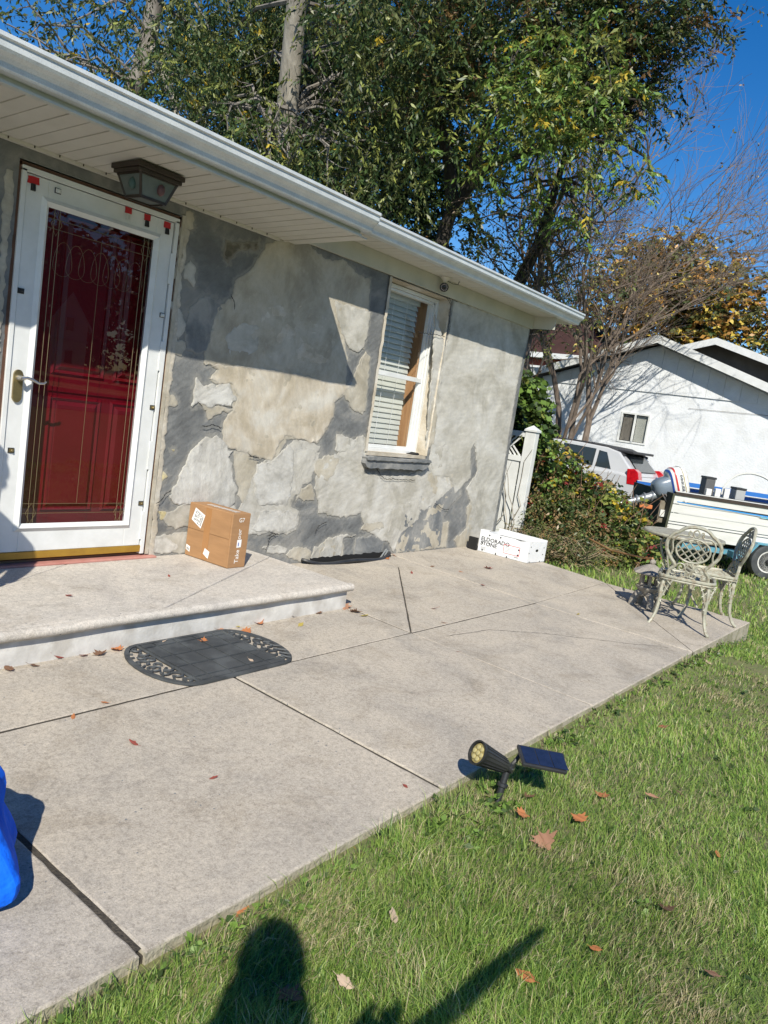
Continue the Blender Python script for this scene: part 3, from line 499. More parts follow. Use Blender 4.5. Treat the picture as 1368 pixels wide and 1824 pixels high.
# entrance step: tread with bullnose, riser, joints
step = thing('entrance_step', 'low whitewashed concrete step with rounded nosing below the front door', 'step', (2, -.5, 0))
def ztop(x, y): return .14+.004*y
J = [[(-2.5,0.0),(2.545,0.0),(1.45,-.62),(1.45,-.98),(-2.5,-.98)], [(2.545,0),(3.93,0),(3.93,-.235),(2.46,-.98),(1.45,-.98),(1.45,-.62)], [(3.93,-.235),(3.93,-.98),(2.46,-.98)]]
for i, p in enumerate(J): slab(p, 20+i, mat=K['concrete_step'], parent=step, zf=ztop, th=.1, name='tread', side=K['concrete_step'], gap=.003)
nb = MB(); prof = []
r = .025
for t in np.linspace(90, 270, 11): prof.append((-.985-.012+r*math.cos(R_(t))-.0, .136-r+r*math.sin(R_(t))))
prof = [(-.978, .1365)]+prof+[(-.978, .136-2*r)]
xs = lin(-2.5, 3.955, 90)
vs = []; 
for x in xs:
    for y, z in prof: vs.append((x, y+.003*noise.noise(Vector((x*4, z*20, 1))), z+.003*noise.noise(Vector((x*3, y*9, 5)))))
n = len(prof); fs = [(i*n+k, i*n+k+1, (i+1)*n+k+1, (i+1)*n+k) for i in range(len(xs)-1) for k in range(n-1)]+[tuple(range(n)), tuple((len(xs)-1)*n+k for k in range(n))]
nb.add(vs, fs); nb.build('nosing', K['concrete_step'], step, smooth=True)
n2 = MB()   # nosing returned along the right-hand end
pr2 = [(3.93+(-(y+.978)), z) for y, z in prof]
vs = []; ys = lin(-1.0, -.01, 14)
for y in ys:
    for x, z in pr2: vs.append((x-.02, y, z-.0005))
fs = [(i*n+k, i*n+k+1, (i+1)*n+k+1, (i+1)*n+k) for i in range(len(ys)-1) for k in range(n-1)]
n2.add(vs, fs); n2.build('end_nosing', K['concrete_step'], step, smooth=True)
rs = MB(); g = []
xs = lin(-2.5, 3.93, 120); zs = lin(-.12, .08, 6)
vs = [(x, -.982-.05*(.08-z)+.0015*noise.noise(Vector((x*6, z*9, 2))), z) for z in zs for x in xs]; n = len(xs)
fs = [(j*n+i, j*n+i+1, (j+1)*n+i+1, (j+1)*n+i) for j in range(len(zs)-1) for i in range(n-1)]
rs.add(vs, fs); rs.build('riser', K['whitewash'], step, smooth=True)
rs = MB(); rs.box((3.90,-.98,-.12), (3.932,-.005,.085)); rs.build('end_riser', K['whitewash'], step)
rs = MB(); rs.box((-2.5,-.98,-.1), (3.89,-.01,.03)); rs.build('core', K['whitewash'], step)
# ------------------------------------------------------------------ house
house = thing('house', 'single-storey house with patchy bare cement walls and white gutters, front right wall in view', 'house', (4, 0, 0))
wx0, wx1 = -3.0, 7.66
DX0, DX1, DZ0, DZ1 = 2.02, 3.045, .13, 2.275      # door opening
WX0, WX1, WZ0, WZ1 = 5.135, 6.035, .93, 2.385      # window reveal
def axis(a, b, fixed, step):
    fs_ = sorted(set([a, b]+fixed)); out = []
    for i in range(len(fs_)-1):
        k = max(1, round((fs_[i+1]-fs_[i])/step)); out += [fs_[i]+(fs_[i+1]-fs_[i])*j/k for j in range(k)]
    return out+[b]
ax = axis(wx0, wx1, [DX0, DX1, WX0, WX1, 1.0], .02); az = axis(-.35, 2.56, [DZ0, DZ1, WZ0, WZ1], .02)
def wy(x, z):
    f = min(1, max(0, min(abs(x-wx1), 1)*9))
    return f*(.006*noise.noise(Vector((x*3.1, z*3.1, 1)))+.003*noise.noise(Vector((x*12, z*12, 4))))
V = [(x, wy(x, z), z) for z in az for x in ax]; n = len(ax); F = []
for j in range(len(az)-1):
    for i in range(n-1):
        cx_, cz_ = (ax[i]+ax[i+1])/2, (az[j]+az[j+1])/2
        if DX0 < cx_ < DX1 and DZ0 < cz_ < DZ1: continue
        if WX0 < cx_ < WX1 and WZ0 < cz_ < WZ1: continue
        F.append((j*n+i, j*n+i+1, (j+1)*n+i+1, (j+1)*n+i))
b = MB(); b.add(V, F)
# side wall with ragged corner edge, back wall
zc = lin(-.35, 2.56, 70)
vs = []; 
for z in zc:
    e = .006*noise.noise(Vector((z*9, 0, 3)))+.004*noise.noise(Vector((z*31, 0, 3))); vs += [(wx1, 0, z), (wx1+.012+e, .02, z), (wx1+.012, 8.0, z)]
fs = []
for i in range(len(zc)-1): fs += [(i*3, i*3+1, i*3+4, i*3+3), (i*3+1, i*3+2, i*3+5, i*3+4)]
b.add(vs, fs)
b.add([(wx0,8,-.35),(wx1+.012,8,-.35),(wx1+.012,8,2.56),(wx0,8,2.56),(wx0,0,-.35),(wx0,0,2.56)], [(0,1,2,3),(0,3,5,4)])
wall = b.build('wall', K['base'], house, smooth=True, fix=False)
from mathutils.kdtree import KDTree
def set_smear(o, vals):
    a_ = o.data.attributes.new('smear', 'FLOAT', 'POINT'); a_.data.foreach_set('value', np.asarray(vals, np.float32))
_pp = [p for _, _, poly in PATCHES for p in dens(poly, .02)]
_kd = KDTree(len(_pp))
for _i, p in enumerate(_pp): _kd.insert((p[0], 0, p[1]), _i)
_kd.balance()
set_smear(wall, [math.exp(-_kd.find((v.co.x, 0, v.co.z))[2]/.030) if v.co.x > .9 else .3 for v in wall.data.vertices])
# plaster patches, each a raised ragged layer of its own
from mathutils.geometry import delaunay_2d_cdt
def patch(mname, th, poly, seed):
    pts = dens(poly, .014, .016, seed)
    # drop points too close together or folding back
    o = [pts[0]]
    for p in pts[1:]:
        if (Vector(p)-Vector(o[-1])).length > .005: o.append(p)
    i1 = inset(o, .0025); i2 = inset(o, .010); t = th/1000*.8
    n = len(o); vs = []; fs = []
    def y(x, z, d): return wy(x, z)-d
    vs += [(x, y(x, z, -.006), z) for x, z in o]
    vs += [(x, y(x, z, t*.75), z) for x, z in i1]
    vs += [(x, y(x, z, t*(1+.25*noise.noise(Vector((x*20, z*20, seed))))), z) for x, z in i2]
    for r_ in range(2):
        for i in range(n): fs.append((r_*n+i, r_*n+(i+1) % n, (r_+1)*n+(i+1) % n, (r_+1)*n+i))
    # interior points so the sheet follows the wall and keeps its own unevenness
    xsn = [p[0] for p in i2]; zsn = [p[1] for p in i2]; x0, x1, z0, z1 = min(xsn), max(xsn), min(zsn), max(zsn)
    st = .03
    inner = []
    def inside(px, pz):
        c = False; j = n-1
        for i in range(n):
            xi, zi = i2[i]; xj, zj = i2[j]
            if (zi > pz) != (zj > pz) and px < (xj-xi)*(pz-zi)/(zj-zi)+xi: c = not c
            j = i
        return c
    gx_ = np.arange(x0+st/2, x1, st); gz_ = np.arange(z0+st/2, z1, st)
    for a in gx_:
        for c in gz_:
            if inside(a, c): inner.append((a+.006*rnd.random(), c+.006*rnd.random()))
    co = [Vector(p) for p in i2]+[Vector(p) for p in inner]
    try:
        rv, re, rf, ov, oe, of = delaunay_2d_cdt(co, [], [list(range(n))], 1, 1e-5)
        base = len(vs)
        for k, p in enumerate(rv):
            x, z = p
            src = ov[k]
            if src and src[0] < n: d = t*(1+.25*noise.noise(Vector((x*20, z*20, seed))))
            else: d = t+.004*noise.noise(Vector((x*6+seed, z*9, seed)))+.0022*noise.noise(Vector((x*19, z*30, seed)))
            vs.append((x, y(x, z, max(d, t*.5)), z))
        fs += [tuple(base+k for k in f) for f in rf]
    except Exception as ex:
        fs += [tuple(2*n+k for k in tt) for tt in tess(i2)]
    m_ = MB(); m_.add(vs, fs)
    o_ = m_.build('plaster_patch', K[mname], wall, smooth=True); o_.matrix_parent_inverse = Matrix.Identity(4)
    kd = KDTree(n)
    for k_, p in enumerate(o): kd.insert((p[0], 0, p[1]), k_)
    kd.balance(); set_smear(o_, [math.exp(-max(0, kd.find((v.co.x, 0, v.co.z))[2]-.003)/.014) for v in o_.data.vertices]); return o_
for i, (mn, th, poly) in enumerate(PATCHES): patch(mn, th, poly, i)
# second coats and rough stretches left of the door and beside the jamb
patch('beige', 6, [(1.2,.5),(1.7,.7),(1.9,1.3),(1.97,1.75),(1.9,2.0),(1.7,1.9),(1.5,1.3)], 61)
patch('tan', 8, [(3.05,.14),(3.105,.14),(3.10,.6),(3.085,1.0),(3.09,1.4),(3.08,1.9),(3.095,2.2),(3.05,2.24)], 62)
patch('beige', 7, [(1.93,.2),(2.0,.2),(2.0,2.2),(1.95,2.2),(1.97,1.2)], 63)
for i, c in enumerate(CRACKS):
    crb = MB()
    q = dens(c, .012, .012, i, closed=False)
    ribbon(crb, q, .007, lambda x, z: (x, wy(x, z)-.0205, z))
    ck_ = crb.build('crack', K['blackgap'], wall); ck_.matrix_parent_inverse = Matrix.Identity(4)
# black patch on the wall foot, its colour standing in for a dark opening
vb = MB(); gp = [(4.62,-.05),(4.62,.03),(5.66,.03),(5.66,-.05)]; gp_old = [(4.66,.0),(4.8,.022),(4.95,.012),(5.08,.05),(5.2,.055),(5.35,.065),(5.5,.075),(5.6,.07),(5.66,.02),(5.66,-.05),(4.66,-.05)]
vb.prism(dens(gp, .02, .012, 3), lambda u, v, w_: (u, w_, v), -.012, -.008); vb.build('gap_dark_patch', K['blackgap'], house)
# frieze board, soffits (each panel a part), fascia, gutter
def slopedbox(b, x0, x1, pa, pb, t):   # thin plank across from (y,z) pa to pb
    y0, z0 = pa; y1, z1 = pb
    b.add([(x0,y0,z0),(x1,y0,z0),(x1,y1,z1),(x0,y1,z1),(x0,y0,z0+t),(x1,y0,z0+t),(x1,y1,z1+t),(x0,y1,z1+t)], [(0,3,2,1),(4,5,6,7),(0,1,5,4),(1,2,6,5),(2,3,7,6),(3,0,4,7)])
deep = MB().box((-3,-.665,2.385), (3.9,0,2.39)).build('soffit_deep', K['soffit'], house)
def panels(x0, x1, pa, pb, step, parent):
    first = None; x = x0; k = 0
    while x < x1-.02:
        if first is None:
            b = MB(); h = step
            for a, c, dz in ((.004, h*.47, 0), (h*.53, h-.002, 0)):
                slopedbox(b, x0+a, x0+c, (pa[0], pa[1]+dz), (pb[0], pb[1]+dz), .006)
            slopedbox(b, x0-.002, x0+step, (pa[0], pa[1]+.005), (pb[0], pb[1]+.005), .004)
            first = b.build('soffit_panel', K['soffit'], parent); first.matrix_parent_inverse = Matrix.Identity(4)
        else:
            c = first.copy(); COL.objects.link(c); c.location.x = x-x0
        x += step; k += 1
panels(-.6, 3.88, (-.662, 2.378), (-.008, 2.352), .2, deep)
sh = MB().box((3.9,-.265,2.545), (8.04,.0,2.55)).build('soffit_shallow', K['soffit'], house)
panels(3.92, 8.0, (-.275, 2.532), (-.004, 2.530), .2, sh)
b = MB(); b.box((-3,-.03,2.335), (3.83,-.004,2.352)); b.build('wall_channel', K['soffit'], house)
b = MB()
for x in lin(-.5, 3.7, 31): b.box((x-.001,-.033,2.340), (x+.005,-.029,2.352))
b.build('channel_tab', K['bronze'], house, kind='stuff')
b = MB(); b.box((3.83,-.026,2.392), (7.67,-.002,2.53)); b.box((7.67,-.28,2.40), (7.685,8,2.55)); b.build('frieze_board', K['frieze'], house, bevel=.002)
b = MB(); b.box((-3,-.685,2.372), (3.90,-.665,2.52)); b.box((-3,-.70,2.372), (3.90,-.685,2.385)); b.build('fascia', K['trim_grey'], house, bevel=.002)
b = MB(); b.prism([(-.685,2.372),(-.665,2.372),(0,2.345),(0,2.39),(-.6,2.41)], lambda u, v, w_: (w_, u, v), 3.885, 3.905); b.build('soffit_end_trim', K['soffit'], house)
b = MB(); b.box((3.91,-.295,2.53), (8.06,-.275,2.63)); b.build('fascia', K['trim_grey'], house, bevel=.002)
def gutter(x0, x1, yb, zb, name='gutter'):
    p = [(0,.10),(0,0),(-.055,0),(-.062,.008),(-.066,.030),(-.080,.045),(-.100,.058),(-.108,.070),(-.110,.098),(-.120,.104),(-.120,.118),(-.104,.118)]
    q = [(x+.003, y+.003) for x, y in p[::-1]]; q = [(min(a, -.003), max(c, .003)) for a, c in q]
    b = MB(); b.prism([(yb+u, zb+v) for u, v in p+q], lambda u, v, w_: (w_, u, v), x0, x1)
    g_ = b.build(name, K['gutter'], house)
    e = MB(); e.prism([(yb+u, zb+v) for u, v in p], lambda u, v, w_: (w_, u, v), x1-.004, x1+.003); e.build('end_cap', K['gutter'], g_).matrix_parent_inverse = Matrix.Identity(4)
    h = MB()
    for x in np.arange(x0+.3, x1, .6): h.box((x, yb-.112, zb+.10), (x+.02, yb, zb+.106))
    h.build('gutter_hanger', K['gutter'], g_, kind='stuff').matrix_parent_inverse = Matrix.Identity(4)
gutter(-3, 3.94, -.686, 2.405); gutter(3.96, 8.085, -.296, 2.525)
# roof: deck plus overlapping shingle courses along the eaves
rf = MB()
def roofz(y): return 2.66+(y+.29)*.335
rf.prism([(-.70,roofz(-.70)-.03),(4.0,roofz(4.0)-.03),(4.0,roofz(4.0)-.05),(-.70,roofz(-.7)-.05)], lambda u, v, w_: (w_, u, v), -3, 3.93)
rf.prism([(-.30,roofz(-.30)-.03),(4.0,roofz(4.0)-.03),(4.0,roofz(4.0)-.05),(-.30,roofz(-.3)-.05)], lambda u, v, w_: (w_, u, v), 3.935, 8.07)
rf.prism([(8.3,roofz(-.30)-.03),(4.0,roofz(4.0)-.03),(4.0,roofz(4.0)-.05),(8.3,roofz(-.3)-.05)], lambda u, v, w_: (w_, u, v), -3, 8.07)
roof = rf.build('roof', K['trim_grey'], house)
s1 = MB()
for c in range(28):
    y = -.33+c*.145
    x = 3.94-rnd.random()*.2
    while x < 8.09:
        w_ = .22+.12*rnd.random(); xa = max(x, 3.94); xb = min(x+w_-.006, 8.095)
        if xb > xa: slopedbox(s1, xa, xb, (y-.01*rnd.random(), roofz(y)-.018), (y+.17, roofz(y+.17)-.024), .006+.006*rnd.random())
        x += w_
for c in range(31):
    y = -.73+c*.145; x = -3
    while x < 3.93:
        w_ = .3+.1*rnd.random(); xb = min(x+w_-.006, 3.935)
        slopedbox(s1, x, xb, (y, roofz(y)-.018), (y+.17, roofz(y+.17)-.024), .008); x += w_
sg = s1.build('shingle', K['shingle'], roof, kind='stuff', fix=False); sg.matrix_parent_inverse = Matrix.Identity(4)
b = MB(); b.prism([(0,2.5),(8,2.5),(4,3.98)], lambda u, v, w_: (w_, u, v), 7.62, 7.66); b.build('gable_wall', K['white_vinyl'], house)

# ------------------------------------------------------------------ storm door and inner door (parts of the house)
def part(name, mat, parent, bevel=0, **kw):
    def f(b):
        o = b.build(name, mat, parent, bevel=bevel, **kw)
        if parent.type != 'EMPTY': o.matrix_parent_inverse = Matrix.Identity(4)
        return o
    return f
dv = K['white_vinyl']
b = MB(); t0 = .045   # outer frame
b.box((2.035,-.012,.165), (2.06,.06,2.235)); b.box((2.985,-.012,.165), (3.012,.06,2.235)); b.box((2.035,-.012,2.222), (3.012,.06,2.25))
door = b.build('storm_door', dv, house, bevel=.002, label='white full-view storm door with decorative glass')
P = lambda name, mat, bv=0, **kw: part(name, mat, door, bv, **kw)
b = MB(); b.box((2.018,.0,.165), (2.035,.07,2.265)); b.box((3.012,.0,.165), (3.03,.07,2.265)); b.box((2.018,.0,2.25), (3.03,.07,2.268)); P('brown_edge', pm('bare_wood', (.13,.06,.035), (.08,.04,.025), 20, .8))(b)
b = MB(); b.box((3.03,-.01,.16), (3.052,.03,2.28)); P('caulk_strip', K['beige'])(b)
b = MB(); b.box((2.064,-.004,.22), (2.182,.03,2.218)); b.box((2.858,-.004,.22), (2.978,.03,2.218)); b.box((2.182,-.004,2.095), (2.858,.03,2.218)); b.box((2.182,-.004,.22), (2.858,.03,.372))
P('door_leaf', dv, .003)(b)
b = MB()   # raised glazing bead, mitred
def bead(b, x0, x1, z0, z1, wdt, y0, y1):
    o = [(x0,z0),(x1,z0),(x1,z1),(x0,z1)]; i = [(x0+wdt,z0+wdt),(x1-wdt,z0+wdt),(x1-wdt,z1-wdt),(x0+wdt,z1-wdt)]
    for k in range(4):
        k2 = (k+1) % 4; mid = [((o[k][0]+i[k][0])/2, (o[k][1]+i[k][1])/2), ((o[k2][0]+i[k2][0])/2, (o[k2][1]+i[k2][1])/2)]
        b.add([(o[k][0],y0,o[k][1]),(o[k2][0],y0,o[k2][1]),(mid[1][0],y1,mid[1][1]),(mid[0][0],y1,mid[0][1]),(i[k2][0],y0+.006,i[k2][1]),(i[k][0],y0+.006,i[k][1])], [(0,1,2,3),(3,2,4,5)])
bead(b, 2.150, 2.895, .335, 2.130, .045, -.004, -.022); P('glazing_bead', dv, fix=False)(b)
b = MB(); b.add([(2.19,.008,.375),(2.87,.008,.375),(2.87,.008,2.095),(2.19,.008,2.095)], [(0,1,2,3)]); pane = P('glass_pane', K['glass_door'], fix=False)(b)
b = MB()
def cm(*pts, r=.0017): b.tube([(x, .004, z) for x, z in pts], r, 5)
for x in (2.232, 2.262, 2.79, 2.82): cm((x,.378), (x,2.09))
for z in (.437, .492, 2.035, 1.985): cm((2.195,z), (2.862,z))
for cx0 in (2.247, 2.805):
    cm((cx0-.03,.437), (cx0,.495), (cx0+.03,.437), (cx0,.380), (cx0-.03,.437)); cm((cx0-.03,2.01),(cx0,2.075),(cx0+.03,2.01),(cx0,1.95),(cx0-.03,2.01))
for k in range(7):     # interlaced arcs in the upper light
    xc = 2.30+k*.075
    cm(*[(xc+.055*math.cos(t), 1.80+.13*math.sin(t)) for t in np.linspace(0, math.pi, 12)], r=.0008)
    cm(*[(xc+.055*math.cos(t), 1.80-.05*math.sin(t)) for t in np.linspace(0, math.pi, 9)], r=.0008)
cm((2.52,1.985),(2.52,.492), r=.0015)
P('lead_came', K['came'])(b)
# mount plates, tape tags with hooks, hinge clips
first = None
def tag_hook(x, z, w_, hook='white'):
    b = MB(); b.prism(dens([(x-w_/2,z-.018),(x+w_/2,z-.016),(x+w_/2-.003,z+.02),(x-w_/2,z+.018)], .01, .004, int(x*50)), lambda u, v, q: (u, q, v), -.0085, -.0045)
    o = P('tape_tag', K['tape'])(b)
    h = MB(); mt = K['black'] if hook == 'black' else K['white_vinyl']
    h.box((x-.012,-.010,z-.052), (x+.012,-.005,z-.016)); h.tube([(x-.008,-.011,z-.02),(x-.008,-.018,z-.05),(x+.008,-.018,z-.05),(x+.008,-.011,z-.02)], .003, 5)
    q = h.build('hook', mt, door); q.matrix_parent_inverse = Matrix.Identity(4)
tag_hook(2.098, 2.19, .062, 'black'); tag_hook(2.660, 2.20, .044); tag_hook(2.787, 2.197, .044, 'black'); tag_hook(2.930, 2.192, .046, 'black')
for (x, z, mt) in ((2.961,1.665,'white_vinyl'), (2.963,1.10,'brass'), (2.956,.493,'brass'), (2.101,.788,'brass'), (2.081,1.628,'black'), (2.232,2.178,'white_vinyl')):
    b = MB(); b.box((x-.017,-.008,z-.014), (x+.017,-.0045,z+.014)); o = P('clip_plate', K['black'])(b)
    b = MB(); b.box((x-.013,-.013,z-.010), (x+.013,-.008,z+.010)); b.lathe([(.006,0),(.006,.006),(.003,.009)], n=10, M=frame_m((x,-.013,z), (1,0,0), (0,0,1))); b.build('clip', K[mt], door).matrix_parent_inverse = Matrix.Identity(4)
for z in (1.95, 1.42, .8, .35):
    b = MB(); b.box((2.972,-.012,z-.09), (2.987,-.006,z+.09)); P('hinge_rail', dv)(b)
# handle: escutcheon and lever
b = MB(); b.prism([(2.104+.026*math.cos(t)*(1), (1.19 if math.sin(t) > 0 else 1.08)+.032*math.sin(t)) for t in np.linspace(0, 2*math.pi, 25)[:-1]], lambda u, v, q: (u, q, v), -.016, -.004)
P('handle_plate', K['brass'], .003)(b)
b = MB(); b.lathe([(.016,0),(.016,.02),(.011,.03),(.009,.045)], n=14, M=frame_m((2.104,-.014,1.178), (1,0,0), (0,0,1)).copy() @ Matrix.Rotation(0, 4, 'X'))
b.tube([(2.104,-.052,1.178),(2.13,-.056,1.186),(2.165,-.056,1.176),(2.195,-.056,1.163),(2.225,-.055,1.165),(2.238,-.053,1.176)], [.011,.009,.008,.007,.006,.004], 8)
b.tube([(2.104,-.014,1.178),(2.104,-.054,1.178)], .010, 10)
P('handle', pm('brushed_lever', (.55,.52,.47), rough=.3, metal=.9), smooth=True)(b)
b = MB(); b.box((2.062,-.010,.178), (2.990,.02,.219)); P('door_sweep', K['gold'], .002)(b)
b = MB(); b.box((1.98,-.05,.139), (3.09,.05,.152)); P('threshold', K['terracotta'], .004)(b)
# inner red panel door standing behind the storm door
b = MB(); yb = .135
b.box((2.06,yb,.17), (3.0,yb+.04,2.26))
inner = b.build('inner_door', K['redpaint'], house, label='dark red panelled inner door behind the glass')
def Q(b, name='door_panel', mat=None, **kw): o = b.build(name, mat or K['redpaint'], inner, **kw); o.matrix_parent_inverse = Matrix.Identity(4); return o
def raised(x0, x1, z0, z1):
    b = MB()
    o = [(x0,z0),(x1,z0),(x1,z1),(x0,z1)]
    lv = [(0,0),(.012,-.012),(.028,-.002),(.05,-.016)]
    rings = [[(x0+d,yb+e,z0+d),(x1-d,yb+e,z0+d),(x1-d,yb+e,z1-d),(x0+d,yb+e,z1-d)] for d, e in lv]
    vs = sum(rings, []); fs = [(r_*4+k, r_*4+(k+1) % 4, (r_+1)*4+(k+1) % 4, (r_+1)*4+k) for r_ in range(3) for k in range(4)]+[(12,13,14,15)]
    b.add(vs, fs); Q(b)
raised(2.36, 2.70, .42, 1.10); raised(2.76, 2.95, .42, 1.10)
raised(2.36, 2.70, 1.22, 2.1); raised(2.76, 2.95, 1.22, 2.1)
b = MB(); b.box((2.30,yb-.008,1.125), (3.0,yb,1.155)); Q(b, 'mid_rail')
# vestibule sides so that light behind the glass is enclosed
b = MB(); b.box((2.02,.07,.13), (2.035,.17,2.28)); b.box((3.03,.07,.13), (3.045,.17,2.28)); b.box((2.02,.07,2.268), (3.045,.17,2.285)); b.box((2.035,.02,.13), (3.03,.17,.165)); b.box((2.02,.175,.13), (3.045,.19,2.285))
b.build('door_jamb', pm('brown_jamb', (.16,.10,.06), rough=.7), house)

# ------------------------------------------------------------------ window
yf = .10
b = MB()   # plastered reveal, ragged front edge
def revealpatch(pts): b.add(pts, [(0,1,2,3)])
zz = lin(WZ0, WZ1, 60)
vs = []
for z in zz:
    e = .010*noise.noise(Vector((z*11, 7, 1)))+.006*noise.noise(Vector((z*37, 2, 1)))
    vs += [(WX1+.012+e, -.016+e*.3, z), (WX1+e*.4, -.004, z), (WX1-.012, yf+.02, z)]
b.add(vs, [q for i in range(len(zz)-1) for q in ((i*3,i*3+1,i*3+4,i*3+3), (i*3+1,i*3+2,i*3+5,i*3+4))])
vs = []
for z in zz:
    e = .008*noise.noise(Vector((z*11, 3, 1)))+.006*noise.noise(Vector((z*37, 8, 1)))
    vs += [(WX0-.025+e, -.014, z), (WX0+.004+e, -.018, z), (WX0+.008+e*.5, -.004, z), (WX0+.012, yf+.02, z)]
b.add(vs, [q for i in range(len(zz)-1) for q in ((i*4,i*4+1,i*4+5,i*4+4), (i*4+1,i*4+2,i*4+6,i*4+5), (i*4+2,i*4+3,i*4+7,i*4+6))])
b.add([(WX0,-.004,WZ1-.005),(WX1,-.004,WZ1-.005),(WX1,yf+.02,WZ1-.015),(WX0,yf+.02,WZ1-.015)], [(0,1,2,3)])
b.build('window_reveal', K['tan'], house, fix=False)
b = MB(); x0, x1, z0, z1 = 5.17, 6.025, .925, 2.365
b.box((x0,yf,z0), (x0+.035,yf+.08,z1)); b.box((x1-.035,yf,z0), (x1,yf+.08,z1)); b.box((x0+.035,yf,z1-.03), (x1-.035,yf+.08,z1)); b.box((x0+.035,yf,z0), (x1-.035,yf+.08,z0+.03))
b.box((x1-.060,yf+.015,z0+.03), (x1-.038,yf+.07,z1-.03)); b.box((x1-.08,yf+.03,z0+.03), (x1-.062,yf+.07,z1-.03)); b.box((x0+.035,yf+.015,z1-.055), (x1-.035,yf+.07,z1-.032))
win = b.build('window', K['white_vinyl'], house, bevel=.0025, label='double-hung white window with blinds behind the glass')
def PW(name, mat, b, **kw): o = b.build(name, mat, win, **kw); o.matrix_parent_inverse = Matrix.Identity(4); return o
b = MB(); zr = 1.62
b.box((x0+.036,yf+.022,zr-.028), (x1-.062,yf+.05,zr+.012)); PW('meeting_rail', K['white_vinyl'], b, bevel=.002)
b = MB(); b.box((x0+.036,yf+.03,z0+.031), (x1-.082,yf+.055,z0+.062)); b.box((x0+.036,yf+.03,z0+.062), (x0+.062,yf+.055,zr-.03)); PW('lower_sash', K['white_vinyl'], b, bevel=.002)
b = MB(); b.add([(x0+.04,yf+.045,z0+.05),(x1-.07,yf+.045,z0+.05),(x1-.07,yf+.045,zr-.02),(x0+.04,yf+.045,zr-.02)], [(0,1,2,3)]); PW('pane', K['glass'], b, fix=False)
b = MB(); b.add([(x0+.04,yf+.062,zr),(x1-.07,yf+.062,zr),(x1-.07,yf+.062,z1-.05),(x0+.04,yf+.062,z1-.05)], [(0,1,2,3)]); PW('pane', K['glass'], b, fix=False)
b = MB(); b.box((x1-.034,yf+.085,z0-.02), (x1-.02,yf+.26,z1+.02)); b.box((x1-.06,yf+.085,z0-.02), (x1-.034,yf+.105,z1+.02)); PW('wooden_jamb', K['wood'], b)
b = MB(); b.box((x0-.02,yf+.3,z0-.1), (x1+.1,yf+.32,z1+.1)); b.box((x0-.03,yf+.081,z0-.05), (x0+.0,yf+.3,z1+.05)); b.box((x0,yf+.081,z1), (x1,yf+.3,z1+.05)); b.box((x0,yf+.081,z0-.05), (x1,yf+.3,z0)); b.box((x1,yf+.081,z0-.05), (x1+.02,yf+.3,z1+.05)); PW('room_shade', K['dark_int'], b)
first = None; yb2 = yf+.165; zc_ = z1-.10; k = 0
while zc_ > z0+.06:
    low = zc_ < zr+.08
    if first is None or (low and not first.get('low')):
        b = MB(); hw = .030; a = R_(76) if low else R_(60)
        cs = [(-hw, 0), (0, .0025), (hw, 0)]
        top = [(u*math.cos(a), u*math.sin(a)+v) for u, v in cs]
        vs = []
        for xx in (x0+.06, x1-.105):
            vs += [(xx, yb2+u, v) for u, v in top]+[(xx, yb2+u+.0015, v-.003) for u, v in top[::-1]]
        b.add(vs, [(i, (i+1) % 6, (i+1) % 6+6, i+6) for i in range(6)]+[(0,1,2,3,4,5), (11,10,9,8,7,6)])
        first = PW('blind_slat', K['blind'], b); first.location.z = zc_
        if low: first['low'] = 1
    else:
        c = first.copy(); COL.objects.link(c); c.location.z = zc_
    zc_ -= .048; k += 1
for o in [o for o in bpy.data.objects if o.name.startswith('blind_slat')]:
    if 'low' in o: del o['low']
b = MB()
for xx in (x0+.16, x0+.36, x0+.56): b.tube([(xx,yb2-.03,z0+.05),(xx,yb2-.03,z1-.06)], .0018, 4)
PW('blind_cord', K['white_vinyl'], b)
b = MB(); b.box((x0+.05,yb2-.03,z1-.085), (x1-.10,yb2+.03,z1-.03)); PW('blind_headrail', K['blind'], b)
# broken slate sill
b = MB(); sp = dens([(5.10,.875),(6.045,.895),(6.06,.858),(6.02,.815),(5.98,.80),(5.15,.795),(5.09,.835)], .02, .010, 9)
b.prism(sp, lambda u, v, w_: (u, w_, v), -.055, .02); sl_ = b.build('window_sill', K['grey2'], house)
b = MB(); b.prism(dens([(5.09,.885),(5.2,.90),(5.7,.885),(6.05,.90),(6.065,.872),(5.6,.868),(5.1,.865)], .02, .006, 4), lambda u, v, w_: (u, w_, v), -.072, .015)
b.build('broken_sill_edge', K['grey2'], house)
b = MB(); b.box((WX0,-.01,.90), (WX1,yf+.02,.928)); b.build('sill_bed', K['tan'], house)
b = MB(); b.prism(dens([(5.85,.905),(5.93,.91),(5.97,.935),(5.95,.95),(5.87,.935)], .012, .006, 2), lambda u, v, w_: (u, w_, v), .02, yf-.004); b.build('mortar_lump', K['blackgap'], house)
# ------------------------------------------------------------------ ceiling lantern by the door
L0 = thing('porch_lamp', 'dark bronze porch lantern with frosted panes under the soffit above the door', 'lamp', (2.53, -.36, 2.36))
cx0, cy0 = 2.535, -.345
b = MB(); wob = [(-.15,0),(-.12,.004),(-.07,.0),(0,.010),(.07,.0),(.12,.004),(.15,0)]
b.box((cx0-.145,cy0-.125,2.335), (cx0+.145,cy0+.125,2.362)); b.box((cx0-.135,cy0-.115,2.315), (cx0+.135,cy0+.115,2.335)); b.build('top_plate', K['bronze'], L0, bevel=.004)
T = [(cx0-.115,cy0-.10),(cx0+.115,cy0-.10),(cx0+.115,cy0+.10),(cx0-.115,cy0+.10)]; B_ = [(cx0-.078,cy0-.066),(cx0+.078,cy0-.066),(cx0+.078,cy0+.066),(cx0-.078,cy0+.066)]
zt, zb = 2.318, 2.205
b = MB()
